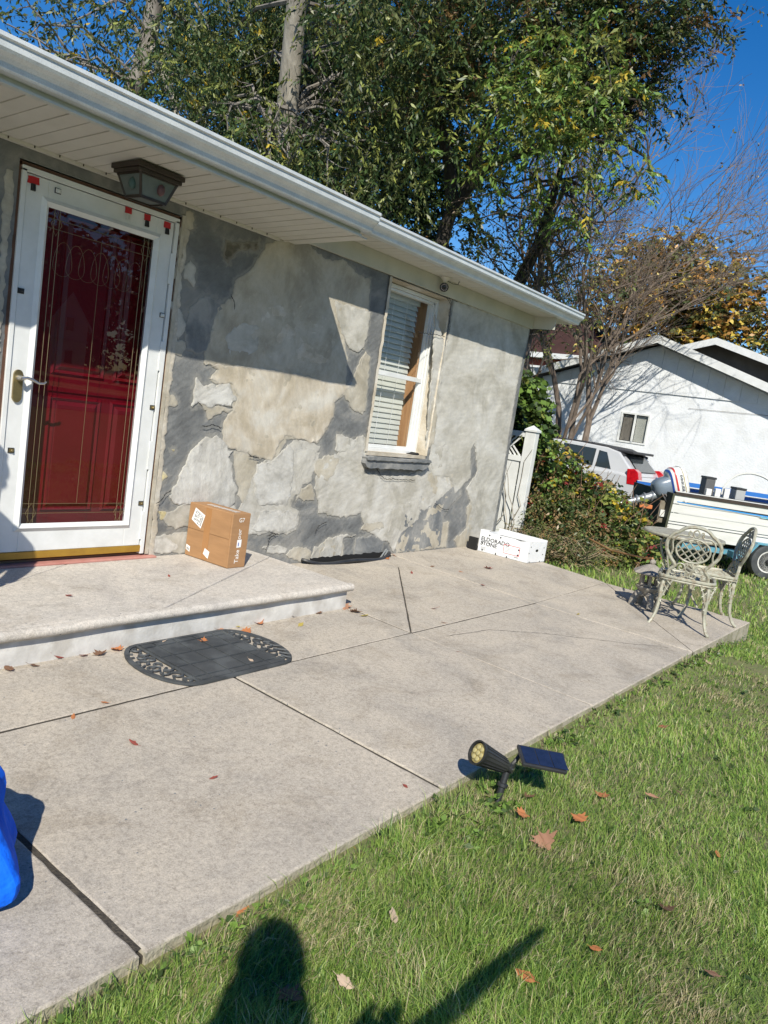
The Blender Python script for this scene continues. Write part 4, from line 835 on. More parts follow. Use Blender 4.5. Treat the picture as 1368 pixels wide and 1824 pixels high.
for k in range(4):
    k2 = (k+1) % 4; b.beam((*T[k],zt), (*B_[k],zb), .012, .012); b.beam((*B_[k],zb), (*B_[k2],zb), .012, .014); b.beam((*T[k],zt-.004), (*T[k2],zt-.004), .012, .014)
b.build('frame', K['bronze'], L0)
fg = pm('frosted_pane', (.14,.165,.155), (.10,.12,.115), 12, .55)
for k in range(4):
    k2 = (k+1) % 4; b = MB(); b.add([(*T[k],zt),(*T[k2],zt),(*B_[k2],zb),(*B_[k],zb)], [(0,1,2,3)]); b.build('pane', fg, L0)
b = MB(); b.add([(*p,zb+.001) for p in B_], [(0,1,2,3)]); b.build('pane', fg, L0)
for (x, y, z, c, nm) in ((cx0+.025,cy0-.0885,2.262,(.12,.055,.055),'red_bulb'), (cx0-.1015,cy0-.02,2.265,(.06,.11,.10),'green_bulb')):
    b = MB(); prof = [(.004,-.03),(.016,-.022),(.022,-.004),(.018,.016),(.008,.028)]
    b.lathe(prof, (x,y,z), 10); b.build(nm, pm(nm+'_glass', c, rough=.6), L0, smooth=True)
# ------------------------------------------------------------------ round security camera under the shallow soffit
S0 = thing('security_camera', 'small round camera with a ring of lights under the far soffit beside the window', 'camera', (5.76,-.06,2.53))
b = MB(); b.lathe([(.045,2.531),(.045,2.52),(.03,2.505),(.016,2.49),(.016,2.46)], (5.79,-.09,0), 16); b.build('mount', K['soffit'], S0, smooth=True)
Mc = frame_m((5.79,-.09,2.44), (.8,-.6,0), (0,0,1)); 
fwd = (CAM-Vector((5.79,-.09,2.44))).normalized(); side = fwd.cross(Vector((0,0,1))).normalized(); upv = side.cross(fwd)
Mc = frame_m((5.79,-.09,2.44), side, upv); Mc = frame_m((5.79,-.09,2.44), side, upv)
if (Mc @ Vector((0,0,1))-Mc @ Vector((0,0,0))).dot(fwd) < 0: Mc = frame_m((5.79,-.09,2.44), -side, upv)
b = MB(); b.lathe([(.02,-.05),(.036,-.03),(.040,.0),(.040,.014),(.034,.018)], n=20, M=Mc); b.build('housing', K['black'], S0, smooth=True)
b = MB(); b.lathe([(.013,.018),(.013,.024),(.004,.026)], n=14, M=Mc); b.build('lens', pm('lens_glass', (.01,.01,.015), rough=.1), S0, smooth=True)
led = pm('led', (.45,.40,.42), rough=.3)
b = MB()
for k in range(12):
    t = k*math.pi/6; b.lathe([(.0045,.018),(.0045,.021)], n=6, M=Mc @ Matrix.Translation((.026*math.cos(t), .026*math.sin(t), 0)))
b.build('led_ring', led, S0)
b = MB(); b.tube([(5.80,-.10,2.50),(5.86,-.13,2.485),(5.93,-.14,2.495),(5.97,-.12,2.53)], .003, 5); b.build('cable', K['black'], S0)
# ------------------------------------------------------------------ corrugated half-round window well
W0 = thing('window_well', 'black plastic half-round window well sunk at the foot of the wall under the window', 'window well', (5.1,-.18,0))
arc = [(5.10+.575*math.cos(t), .145*math.sin(t)) for t in np.linspace(-.03, -math.pi+.03, 30)]
b = MB(); b.tube([(x, y, SL*y+.012+.010*math.sin(i*.5)) for i, (x, y) in enumerate(arc)], .016, 7); b.build('rim', K['black'], W0, smooth=True)
b = MB(); n = len(arc); vs = []
for d, s in ((.0, 1.0), (-.05, .95), (-.08, .99), (-.13, .94), (-.17, .98), (-.30, .93)): vs += [(5.1+(x-5.1)*s, y*s, SL*y+d) for x, y in arc]
b.add(vs, [(r_*n+i, r_*n+i+1, (r_+1)*n+i+1, (r_+1)*n+i) for r_ in range(5) for i in range(n-1)]); b.build('corrugated_shell', K['black'], W0, fix=False)
b = MB(); b.add([(x*.94+5.1*.06, y*.94, -.28) for x, y in arc]+[(4.56,-.005,-.28)], [tuple(range(n+1))]); b.build('pit_floor', K['soil'], W0)
b = MB()
for k in range(3): b.tube([(5.40+.05*k,-.09-.01*k,-.06), (5.61+.02*k,-.03,.055-.015*k)], .008, 6)
b.build('rib', pm('grey_rib', (.22,.23,.23), rough=.5), W0)
# ------------------------------------------------------------------ brown parcel on the step
def boxpart(name, mat, parent, o, ux, uy, uz, u, v, w_, du, dv_, th=.0015, poly=None):
    pass
BX = thing('parcel', 'brown cardboard parcel with white shipping labels standing on the step', 'box', (3.42,-.2,.14))
a0 = Vector((3.338,-.018,.142)); ax_ = Vector((.155,.002,0)); ay_ = Vector((.022,-.405,0)); H = .362
cn = [a0, a0+ax_, a0+ax_+ay_, a0+ay_]
zt_ = Vector((0,0,1))
for i in range(4): cn[i].z = .1385+.004*cn[i].y+.003
b = MB(); b.add([*cn, *[c+Vector((0,0,H)) for c in cn]], [(0,1,2,3),(4,5,6,7),(0,1,5,4),(1,2,6,5),(2,3,7,6),(3,0,4,7)]); b.build('carton', K['cardboard'], BX, bevel=.004)
# face A: long side (facing -x), local u along -y, v up ; face B: short side facing -y
uA = ay_.normalized(); nA = Vector((0,0,1)).cross(uA).normalized(); nA = -nA if nA.x > 0 else nA
oA = cn[0]; lenA = ay_.length
def onA(u, v, d): return oA+uA*u+Vector((0,0,v))+nA*d
uB = ax_.normalized(); nB = Vector((0,0,1)).cross(uB); nB = -nB if nB.y > 0 else nB
oB = cn[3]
def onB(u, v, d): return oB+uB*u+Vector((0,0,v))+nB*d
b = MB()   # flap edges, slightly proud, with a seam half way up
b.prism([(.004,.19),(lenA-.012,.19),(lenA-.012,H-.004),(.004,H-.004)], onA, .0005, .0035); b.build('upper_flap', K['cardboard'], BX, bevel=.0015)
b = MB(); b.prism([(.004,.004),(lenA-.004,.004),(lenA-.014,.184),(.004,.184)], onA, .0003, .0028); b.build('lower_flap', K['cardboard'], BX, bevel=.0015)
b = MB(); b.prism([(.16,.01),(.215,.01),(.215,H-.008),(.16,H-.008)], onA, .0038, .0041); b.build('packing_tape', pm('tape_clear', (.36,.18,.07), rough=.25, spec=.6), BX)
def label(poly, fn, d=.0045, nm='shipping_label'):
    b = MB(); b.prism(poly, fn, d, d+.0004); return b.build(nm, K['paper'], BX)
lab = label([(.062,.335),(.158,.300),(.128,.205),(.034,.250)], onA)
label([(.012,.076),(.050,.066),(.048,.028),(.010,.042)], onA, nm='small_label'); label([(.190,.086),(.236,.070),(.226,.022),(.178,.046)], onA, nm='small_label')
b = MB(); rr = random.Random(3)
ex = Vector((.096,-.035)).normalized(); ey = Vector((-.028,-.09)).normalized()
for col in range(6):
    k = .008; 
    while k < .080:
        h = rr.choice([.002,.003,.005]); 
        if rr.random() < .75:
            p0 = Vector((.068,.330))+ex*(.008+col*.014)+ey*k; b.prism([tuple(p0), tuple(p0+ex*.009), tuple(p0+ex*.009+ey*h), tuple(p0+ey*h)], onA, .0051, .0053)
        k += h+.0022
b.build('label_print', K['ink'], BX)
b = MB()
for k in range(7): b.prism([(.016+k*.004,.062-k*.0012),(.018+k*.004,.062-k*.0012),(.018+k*.004,.044-k*.0012),(.016+k*.004,.044-k*.0012)], onA, .0051, .0053)
b.build('small_print', K['ink'], BX)
def textB(t, u, v, s):   # reads upwards
    M = frame_m(onB(u, v, .0012), Vector((0,0,1)), -uB)
    return text_mesh('lettering', t, s, K['inkw'], M, BX, .0002, .0004)
textB('Take', .088, .030, .046); textB('oor', .088, .190, .046); 
M = frame_m(onB(.062, .275, .0012), -uB*0+Vector((0,0,1))*1, -uB); text_mesh('logo_print', 'G7', .040, K['inkw'], frame_m(onB(.055,.305,.0012), uB, Vector((0,0,1))), BX, .0002, .0003)
label([(.060,.135),(.098,.138),(.098,.190),(.060,.187)], onB, .0014, 'side_label')
b = MB(); b.prism([(.070,.145),(.078,.145),(.078,.17),(.070,.17)], onB, .0019, .0021); b.build('side_print', pm('blue_ink', (.12,.15,.4)), BX)
b = MB(); tp = cn[0]+Vector((0,0,H))
def onT(u, v, d): return tp+uA*u+uB*v+Vector((0,0,d))
x = .10
while x < .37:
    w_ = .008+.010*rr.random(); b.prism([(x,.05),(x+w_,.045+.02*rr.random()),(x+w_*.8,.10),(x+.002,.095)], onT, .0008, .0011); x += w_+.010
b.build('top_print', K['inkw'], BX)
# ------------------------------------------------------------------ white stone carton
ST = thing('stone_carton', 'open white carton printed ELDORADO STONE standing at the far corner of the wall', 'box', (7.25,-.45,0))
c0 = Vector((7.035,-.165,0)); uL = Vector((.105,-.525,0)); uS = Vector((.345,-.030,0)); Hs = .215
lL = uL.length; lS = uS.length; eL = uL.normalized(); eS = uS.normalized()
def zf_(p): return Vector((p.x, p.y, SL*p.y+.004))
cc = [c0, c0+uS, c0+uS+uL, c0+uL]; cc = [zf_(p) for p in cc]
nL = -eS+eS.dot(eL)*eL; nL.normalize(); nS = eL-eL.dot(eS)*eS; nS.normalize()
base = cc[0]
def sl_(u, v, d): return base+eL*u+Vector((0,0,v+SL*(eL.y*u)))+nL*d
def ss_(u, v, d): return cc[3]+eS*u+Vector((0,0,v))+nS*d
b = MB(); th = .005
b.prism([(0,0),(lL,0),(lL,Hs),(lL-.03,Hs+.002),(lL-.10,Hs-.012),(lL-.16,Hs-.002),(lL-.30,Hs-.004),(.12,Hs-.004),(.09,Hs+.01),(0,Hs+.01)], sl_, -th, 0); b.build('long_side', K['whitebox'], ST)
b = MB(); b.prism([(0,0),(lS,0),(lS,Hs),(.04,Hs),(.04,Hs-.008),(.09,Hs-.008),(.09,Hs),(0,Hs)], ss_, -th, 0); b.build('short_side', K['whitebox'], ST)
b = MB(); b.prism([(0,0),(lL,0),(lL,Hs+.012),(0,Hs+.018)], lambda u, v, d: sl_(u, v, d)+uS, -th, 0); b.build('long_side', K['whitebox'], ST)
b = MB(); b.prism([(0,0),(lS,0),(lS,Hs),(0,Hs)], lambda u, v, d: ss_(u, v, d)-uL+Vector((0,0,.0)), 0, th); b.build('short_side', K['whitebox'], ST)
b = MB(); b.prism([(0,0),(lL,0),(lL,lS),(0,lS)], lambda u, v, d: base+eL*u+eS*v+Vector((0,0,d+SL*eL.y*u)), 0, .004); b.build('bottom', K['whitebox'], ST)
b = MB(); b.prism([(.03,.01),(lL-.02,.01),(lL-.02,lS-.01),(.03,lS-.01)], lambda u, v, d: base+eL*u+eS*v+Vector((0,0,d+SL*eL.y*u)), .01, .165); b.build('dark_contents', pm('dark_stone', (.05,.055,.06), (.08,.08,.085), 12, .9, 1, 30), ST)
b = MB(); b.prism([(0,0),(.10,0),(.085,.05),(0,.05)], lambda u, v, d: base+eL*u+eS*v+Vector((0,0,d+Hs+.01)), 0, .003); b.build('flap', K['whitebox'], ST)
def hole(u, v, r, fn, nm='hand_hole', sx=1.0):
    b = MB(); b.prism([(u+r*sx*math.cos(t), v+r*math.sin(t)) for t in np.linspace(0, 2*math.pi, 13)[:-1]], fn, .0006, .0012); b.build(nm, K['blackgap'], ST)
for u, v in ((.105,.185),(.225,.19),(.04,.09),(.115,.10),(.05,.018),(.20,.012),(.32,.010),(.435,.11),(.432,.055)): hole(u, v, .009, sl_, 'vent_hole')
for u, v in ((.04,.165),(.30,.15),(.02,.10),(.29,.08),(.05,.008),(.25,.008)): hole(u, v, .007, ss_, 'vent_hole')
hole(.165,.125,.014, ss_, 'hand_hole', 1.9)
def textL(t, u, v, s, mt='ink', bold=.0012):
    M = frame_m(sl_(u, v, .0010), eL+Vector((0,0,SL*eL.y)), Vector((0,0,1))); return text_mesh('lettering', t, s, K[mt], M, ST, .0002, bold)
textL('ELDORADO', .018, .118, .058); textL('STONE', .018, .070, .058)
b = MB()
for (a, c) in (((.275,.135),(.445,.135)), ((.445,.135),(.445,.045)), ((.445,.045),(.275,.045)), ((.275,.045),(.275,.135))):
    if a[1] == c[1]: b.prism([(min(a[0],c[0]),a[1]-.0025),(max(a[0],c[0]),a[1]-.0025),(max(a[0],c[0]),a[1]+.0025),(min(a[0],c[0]),a[1]+.0025)], sl_, .0008, .0012)
    else: b.prism([(a[0]-.0025,min(a[1],c[1])),(a[0]+.0025,min(a[1],c[1])),(a[0]+.0025,max(a[1],c[1])),(a[0]-.0025,max(a[1],c[1]))], sl_, .0008, .0013)
b.build('red_frame', K['inkr'], ST)
b = MB()
for k in range(5): b.prism([(.29,.062+k*.014),(.30+.09*rr.random()+.03,.062+k*.014),(.33,.066+k*.014),(.29,.066+k*.014)], sl_, .0008, .0012)
for k in range(4): b.prism([(.03,.018+k*.010),(.085,.018+k*.010),(.085,.022+k*.010),(.03,.022+k*.010)], sl_, .0008, .0012)
b.prism([(.395,.022),(.44,.022),(.44,.034),(.395,.034)], sl_, .0008, .0012)
b.build('small_print', pm('grey_ink', (.3,.3,.3)), ST)
b = MB(); b.prism([(.17,.065),(.20,.018),(.23,.065),(.222,.065),(.20,.03),(.178,.065)], sl_, .0008, .0012); b.build('printed_emblem', pm('pale_ink', (.5,.5,.5)), ST)
b = MB(); b.box((7.0,-.16,-.002), (7.03,-.06,.13)); b.build('side_flap', K['blackgap'], ST)
# ------------------------------------------------------------------ rubber doormat
MT = thing('doormat', 'black rubber doormat with square tiles and openwork scroll ends', 'doormat', (2.55,-1.25,SL*-1.25))
mcx, mcy = 2.56, -1.268
def mz(x, y): return SL*y+.004
def outl(hx, hy, e, n=14):
    r_ = []
    for t in np.linspace(-90, 90, n): r_.append((mcx+hx+e*math.cos(R_(t)), mcy+hy*math.sin(R_(t))))
    for t in np.linspace(90, 270, n): r_.append((mcx-hx+e*math.cos(R_(t)), mcy+hy*math.sin(R_(t))))
    return r_
hx, hy, e = .265, .264, .165
o1 = outl(hx, hy, e); i1 = outl(hx, hy-.022, e-.022)
b = MB(); n = len(o1)
vs = [(x, y, mz(x,y)) for x, y in o1]+[(x, y, mz(x,y)+.010) for x, y in o1]+[(x, y, mz(x,y)+.011) for x, y in i1]+[(x, y, mz(x,y)) for x, y in i1]
b.add(vs, [(r_*n+i, r_*n+(i+1) % n, ((r_+1) % 4)*n+(i+1) % n, ((r_+1) % 4)*n+i) for r_ in range(4) for i in range(n)]); b.build('rim', K['rubber'], MT, smooth=True)
b = MB(); b.prism([(mcx-hx,mcy-hy+.015),(mcx+hx,mcy-hy+.015),(mcx+hx,mcy+hy-.015),(mcx-hx,mcy+hy-.015)], lambda u, v, w_: (u, v, mz(u,v)+w_), 0, .0055); b.build('base_sheet', K['rubber'], MT)
us = [-hx+.006,-hx+.095,-.085,.085,hx-.095,hx-.006]; us = [-.262,-.185,-.062,.062,.185,.262]
vs_ = [-.242,-.195,-.065,.065,.195,.242]
for i in range(5):
    for j in range(5):
        b = MB(); g = .0065
        b.prism([(mcx+us[i]+g,mcy+vs_[j]+g),(mcx+us[i+1]-g,mcy+vs_[j]+g),(mcx+us[i+1]-g,mcy+vs_[j+1]-g),(mcx+us[i]+g,mcy+vs_[j+1]-g)], lambda u, v, w_: (u, v, mz(u,v)+w_), .0025, .0115)
        b.build('mat_tile', K['rubber'], MT, bevel=.0015)
for s in (-1, 1):
    b = MB(); bx_ = mcx+s*hx
    b.tube([(bx_+s*.006, mcy+v, mz(bx_,mcy+v)+.006) for v in (-.25,0,.25)], .007, 6)
    for k, (u, v, r_) in enumerate(((.035,-.20,.026),(.045,-.13,.034),(.085,-.085,.030),(.04,-.055,.024),(.10,-.02,.034),(.05,.005,.028),(.095,.05,.032),(.045,.075,.028),(.075,.115,.026),(.035,.15,.030),(.04,.205,.024))):
        pts = []
        for t in np.linspace(0, 5.2, 16):
            q = r_*(1-.10*t); pts.append((bx_+s*(u+q*math.cos(t+k)), mcy+v+q*math.sin(t+k), mz(bx_,mcy+v)+.006))
        b.tube(pts, .0058, 5)
    for t in np.linspace(-1.1, 1.1, 9): b.tube([(bx_+s*(.155*math.cos(t)), mcy+.262*math.sin(t), mz(bx_, mcy)+.006), (bx_+s*(.155*math.cos(t)*.72), mcy+.262*math.sin(t+.12)*.82, mz(bx_, mcy)+.006)], .006, 5)
    b.build('scroll_end', K['rubber'], MT, smooth=True)
# ------------------------------------------------------------------ solar spotlight
SP = thing('solar_spotlight', 'black solar garden spotlight on a stake in the grass beside the patio edge', 'garden light', (2.70,-2.88,gz(2.7,-2.9)))
bs = Vector((2.672,-2.874,gz(2.7,-2.9)-.03)); pv = Vector((2.73,-2.874,-.018)); 
b = MB(); d = (pv-bs)
b.tube([bs, bs+d*.35, bs+d*.62], [.013,.014,.015], 10); b.build('stake', K['black'], SP, smooth=True)
b = MB(); b.tube([bs+d*.56, bs+d*.58, bs+d*.64, bs+d*.66], [.016,.022,.022,.016], 12); b.tube([bs+d*.64, bs+d*.9], .014, 10); b.tube([pv-Vector((.0,.022,.0)), pv+Vector((0,.022,0))], .018, 12); b.build('pivot', K['black'], SP, smooth=True)
b = MB(); b.lathe([(.007,0),(.007,.004)], n=8, M=frame_m(pv-Vector((0,.022,0)), (1,0,0), (0,0,1))); b.build('screw', pm('steel', (.5,.5,.5), rough=.3, metal=1), SP)
lc = Vector((2.585,-2.800,.056)); ld = (lc-pv).normalized()
sidev = ld.cross(Vector((0,0,1))).normalized(); upv = sidev.cross(ld).normalized(); Ml = frame_m(pv, sidev, upv)
if (Ml.to_3x3() @ Vector((0,0,1))).dot(ld) < 0: Ml = frame_m(pv, -sidev, upv)
Ln = (lc-pv).length
b = MB(); b.lathe([(.016,.0),(.026,.02),(.032,Ln*.35),(.040,Ln*.75),(.045,Ln*.93),(.048,Ln*.95),(.049,Ln),(.043,Ln),(.041,Ln-.02),(.010,Ln-.025)], n=28, M=Ml); b.build('lamp_head', K['black'], SP, smooth=True)
b = MB()
for k in range(18):
    t = k*2*math.pi/18; c_, s_ = math.cos(t), math.sin(t)
    b.beam(Ml @ Vector((.028*c_,.028*s_,.03)), Ml @ Vector((.043*c_,.043*s_,Ln*.90)), .0035, .008, up=tuple(Ml.to_3x3() @ Vector((c_,s_,.01))))
b.build('cooling_rib', K['black'], SP)
b = MB(); b.lathe([(.0405,Ln-.012),(.039,Ln-.009),(.02,Ln-.007)], n=24, M=Ml); b.build('lens', pm('yellowed_lens', (.34,.28,.11), (.26,.21,.08), 40, .25), SP, smooth=True)
b = MB()
for k in range(7):
    t = k*2*math.pi/6; r_ = .023 if k < 6 else 0; b.lathe([(.0095,Ln-.0095),(.009,Ln-.004),(.003,Ln-.003)], n=10, M=Ml @ Matrix.Translation((r_*math.cos(t), r_*math.sin(t), 0)))
b.build('led_lens', pm('led_lens', (.46,.40,.19), rough=.2), SP, smooth=True)
b = MB(); b.tube([pv+Vector((.005,0,.0)), pv+Vector((.03,0,.0)), pv+Vector((.055,-.005,.018)), pv+Vector((.075,-.01,.045))], .009, 8); b.build('arm', K['black'], SP, smooth=True)
pc = [Vector(p) for p in ((2.790,-2.868,.062),(2.935,-3.010,.040),(2.840,-3.075,.012),(2.705,-2.945,.035))]
pn = (pc[1]-pc[0]).cross(pc[3]-pc[0]).normalized(); pn = pn if pn.z > 0 else -pn
b = MB(); b.add([*[p+pn*.0 for p in pc], *[p-pn*.014 for p in pc]], [(0,1,2,3),(4,5,6,7),(0,1,5,4),(1,2,6,5),(2,3,7,6),(3,0,4,7)]); b.build('solar_panel', K['black'], SP, bevel=.003)
cp = sum(pc, Vector())/4
cell = pm('solar_cell', (.012,.016,.035), (.016,.022,.05), 30, .22, coat=.5)
u_ = (pc[1]-pc[0]); v_ = (pc[3]-pc[0])
for i in range(3):
    b = MB(); q = [pc[0]+u_*a+v_*c+pn*.0012 for a, c in ((.05+i*.305,.07),(.05+i*.305+.29,.07),(.05+i*.305+.29,.93),(.05+i*.305,.93))]; b.add(q, [(0,1,2,3)]); b.build('solar_cell', cell, SP)
# ------------------------------------------------------------------ cast garden chairs and table
def scroll(c, r0, turns, s=1, ph=0, n=22):
    return [(c[0]+s*(r0*(1-.82*k/n))*math.cos(ph+turns*2*math.pi*k/n), c[1]+(r0*(1-.82*k/n))*math.sin(ph+turns*2*math.pi*k/n)) for k in range(n+1)]
def smooth2(pts, closed=False, k=6):
    P = [Vector((*p, 0)) if len(p) == 2 else Vector(p) for p in pts]; out = []; n = len(P)
    for i in range(n if closed else n-1):
        p0 = P[(i-1) % n] if closed or i > 0 else P[i]; p1 = P[i]; p2 = P[(i+1) % n]; p3 = P[(i+2) % n] if closed or i+2 < n else p2
        for j in range(k):
            t = j/k; out.append(.5*((2*p1)+(p2-p0)*t+(2*p0-5*p1+4*p2-p3)*t*t+(3*p1-p0-3*p2+p3)*t**3))
    if not closed: out.append(P[-1])
    return out
def make_chair(label, loc, rz, group):
    t = thing('garden_chair', label, 'chair', loc, group, rz); t['local'] = 1
    sh_ = .405
    b = MB()   # seat: rim and lattice; local +y = front, backrest at -y
    rimp = smooth2([(-.19,-.17),(0,-.20),(.19,-.17),(.21,0),(.20,.15),(.10,.21),(-.10,.21),(-.20,.15),(-.21,0)], True)
    b.tube([(p.x, p.y, sh_) for p in rimp], .014, 7, closed=True, flat=1.0)
    for q in (-.16,-.10,-.04,.02,.08,.14):
        b.tube([(q-.10 if q-.10 > -.19 else -.19, -.15, sh_+.002), (min(q+.14,.19), .16, sh_+.002)], .006, 4); b.tube([(min(q+.10,.19), -.15, sh_+.002), (max(q-.14,-.19), .16, sh_+.002)], .006, 4)
    b.tube([(p.x*.55, p.y*.55, sh_+.003) for p in rimp], .007, 5, closed=True)
    b.build('seat', K['iron'], t, smooth=True)
    b = MB(); b.tube([(p.x*.99, p.y*.99, sh_-.022) for p in rimp], .010, 6, closed=True); b.build('seat_apron', K['iron'], t, smooth=True)
    # backrest
    def bk(x, z):  # lean back and gentle curve
        return (x, -.185-.20*(z-sh_)*(1+.3*(z-sh_))+.12*x*x*2, z)
    def T2(pts, r, n=6, closed=False, b=None): b.tube([bk(p[0], p[1]) for p in pts], r, n, closed=closed)
    b = MB()
    oz = sh_
    shield = smooth2([(-.155,oz),(-.145,oz+.06),(-.115,oz+.105),(-.155,oz+.16),(-.195,oz+.225),(-.200,oz+.30),(-.165,oz+.355),(-.125,oz+.385),(-.075,oz+.425),(0,oz+.440),(.075,oz+.425),(.125,oz+.385),(.165,oz+.355),(.200,oz+.30),(.195,oz+.225),(.155,oz+.16),(.115,oz+.105),(.145,oz+.06),(.155,oz)])
    T2([(p.x,p.y) for p in shield], .0145, 7, b=b); b.build('backrest', K['iron'], t, smooth=True)
    b = MB()
    ov = [(.128*math.cos(q), oz+.245+.098*math.sin(q)) for q in np.linspace(0, 2*math.pi, 33)[:-1]]
    T2(ov, .0085, 6, True, b); b.build('oval_ring', K['iron'], t, smooth=True)
    b = MB()
    for s in (-1, 1):
        for k in (-.09,-.03,.03,.09):
            pts = []
            for u in np.linspace(-.16, .16, 25):
                x = k+s*u*.72; z = u*.72
                if (x/.128)**2+(z/.098)**2 < 1: pts.append((x, oz+.245+z))
            if len(pts) > 1: T2(pts, .0055, 4, b=b)
    b.build('back_lattice', K['iron'], t)
    b = MB()
    for s in (-1, 1):
        T2(scroll((s*.065, oz+.095), .040, 1.3, s), .006, 5, b=b); T2(scroll((s*.115, oz+.045), .030, 1.2, -s, 1), .006, 5, b=b); T2(scroll((s*.035, oz+.045), .034, 1.3, s, 2), .006, 5, b=b)
        T2([(p.x*s, p.y) for p in smooth2([(.16,oz+.17),(.15,oz+.23),(.16,oz+.30),(.12,oz+.355),(.06,oz+.36),(.045,oz+.385)])], .007, 5, b=b)
        T2([(p.x*s, p.y) for p in smooth2([(.0,oz+.355),(.022,oz+.375),(.020,oz+.400),(.0,oz+.418)])], .006, 5, b=b)
        T2([(p.x*s, p.y) for p in smooth2([(.02,oz+.355),(.055,oz+.372),(.050,oz+.402),(.035,oz+.395)])], .006, 5, b=b)
        T2([(p.x*s, p.y) for p in smooth2([(.0,oz+.02),(.03,oz+.09),(.0,oz+.148)])], .006, 5, b=b)
    b.build('scrollwork', K['iron'], t, smooth=True)
    # legs: curved front face with lattice web
    for sx, sy in ((-1,-1),(1,-1),(-1,1),(1,1)):
        b = MB(); d = Vector((sx*.62, sy*.78, 0)).normalized(); tn = Vector((-d.y, d.x, 0))
        top = Vector((sx*.165, sy*.155, sh_-.02))
        c = smooth2([(0,0),(.022,-.08),(.020,-.17),(.030,-.27),(.062,-.345),(.095,-.383)])
        pts = [top+d*p.x+Vector((0,0,p.y)) for p in c]
        b.tube(pts, [.0155-.003*i/len(pts) for i in range(len(pts))], 7)
        w2 = smooth2([(-.085,0),(-.05,-.06),(-.02,-.13),(.016,-.20)])
        for s in (-1, 1):
            q = [top+tn*s*(-p.x if True else 0)*.9+Vector((0,0,p.y))+d*(.02*(-p.y)/.2) for p in w2]
            if (s*sx*sy) > 0 or True: b.tube(q, .010, 5)
            for k in (0,1,2):
                z0 = -.012-k*.05; wz = .078*(1-(-z0)/.2)
                b.tube([top+tn*s*.0+Vector((0,0,z0-.02))+d*.012, top+tn*s*wz+Vector((0,0,z0+.012))+d*.012], .005, 4)
                b.tube([top+tn*s*wz*1.0+Vector((0,0,z0-.028))+d*.012, top+Vector((0,0,z0+.02))+d*.012], .005, 4)
        b.tube([pts[-1]+Vector((0,0,.004)), pts[-1]+d*.014+Vector((0,0,-.006))], .012, 7)
        b.build('leg', K['iron'], t, smooth=True)
    return t
ch1 = make_chair('cream cast metal chair with scroll back turned to the camera', (6.585,-2.40,SL*-2.45), math.atan2(.27,.96)-math.pi/2, 'cast metal chairs at the garden table')
ch2 = copy_tree(ch1); ch2.location = (7.22,-2.42,SL*-2.42); ch2.rotation_euler = (0,0,R_(26)); ch2['label'] = 'cream cast metal chair seen side-on beyond the first, beside the boat'
ch2.name = 'garden_chair.001'
tb = thing('garden_table', 'small round cream metal table standing behind the cast metal chairs', 'table', (7.36,-2.10,SL*-2.1))
tc_ = (7.36,-2.10,SL*-2.1)
b = MB(); b.lathe([(.33,.63),(.355,.632),(.36,.645),(.355,.658),(.30,.656),(.02,.655)], tc_, 40); b.build('tabletop', K['iron'], tb, smooth=True)
for k in range(3):
    t = R_(150+k*120); d = Vector((math.cos(t), math.sin(t), 0)); b = MB()
    c = smooth2([(.16,.63),(.21,.55),(.17,.42),(.12,.30),(.15,.15),(.24,.02)]); tn = Vector((-d.y,d.x,0))
    for s in (-1, 1): b.tube([Vector(tc_)+d*p.x+tn*s*(.045*max(0,min(1,(p.y-.2)/.35)))+Vector((0,0,p.y)) for p in c], .010, 6)
    for z in (.32,.39,.46,.53): b.tube([Vector(tc_)+d*.17+tn*.03+Vector((0,0,z)), Vector(tc_)+d*.17-tn*.03+Vector((0,0,z+.05))], .006, 4); b.tube([Vector(tc_)+d*.17-tn*.03+Vector((0,0,z)), Vector(tc_)+d*.17+tn*.03+Vector((0,0,z+.05))], .006, 4)
    b.build('leg', K['iron'], tb, smooth=True)
b = MB(); b.tube([(tc_[0]+.13*math.cos(t), tc_[1]+.13*math.sin(t), tc_[2]+.25) for t in np.linspace(0, 2*math.pi, 25)[:-1]], .008, 5, closed=True); b.build('leg_ring', K['iron'], tb, smooth=True)
# ------------------------------------------------------------------ stone lantern
SLn = thing('stone_lantern', 'small weathered stone garden lantern with a flared cap beside the chair', 'garden lantern', (6.86,-2.04,SL*-2.04))
lx, ly, lz = 6.86, -2.02, SL*-2.02
b = MB(); 
b.lathe([(.16,.295),(.165,.305),(.10,.345),(.05,.372),(.02,.385)], (lx,ly,lz), 6, ph=.4); b.lathe([(.018,.38),(.028,.40),(.022,.418),(.006,.43)], (lx,ly,lz), 10); b.build('cap', K['stone'], SLn, bevel=.006)
b = MB(); b.lathe([(.075,.185),(.085,.19),(.085,.205),(.06,.208)], (lx,ly,lz), 10)
for k in range(6): t = k*math.pi/3+.4; b.beam((lx+.07*math.cos(t),ly+.07*math.sin(t),lz+.2), (lx+.07*math.cos(t),ly+.07*math.sin(t),lz+.297), .028, .028, up=(math.cos(t),math.sin(t),0.01))
b.lathe([(.085,.285),(.09,.297)], (lx,ly,lz), 10)
b.build('light_box', K['stone'], SLn, bevel=.004)
b = MB(); b.lathe([(.05,.11),(.06,.12),(.10,.165),(.105,.185),(.06,.188)], (lx,ly,lz), 12); b.build('bowl', K['stone'], SLn, bevel=.004)
b = MB()
for k in range(4):
    t = k*math.pi/2+.7; d = Vector((math.cos(t), math.sin(t), 0)); o = Vector((lx,ly,lz))
    b.tube([o+d*.03+Vector((0,0,.125)), o+d*.085+Vector((0,0,.11)), o+d*.115+Vector((0,0,.06)), o+d*.12+Vector((0,0,.005))], [.035,.034,.028,.03], 8)
b.build('foot', K['stone'], SLn, smooth=True)
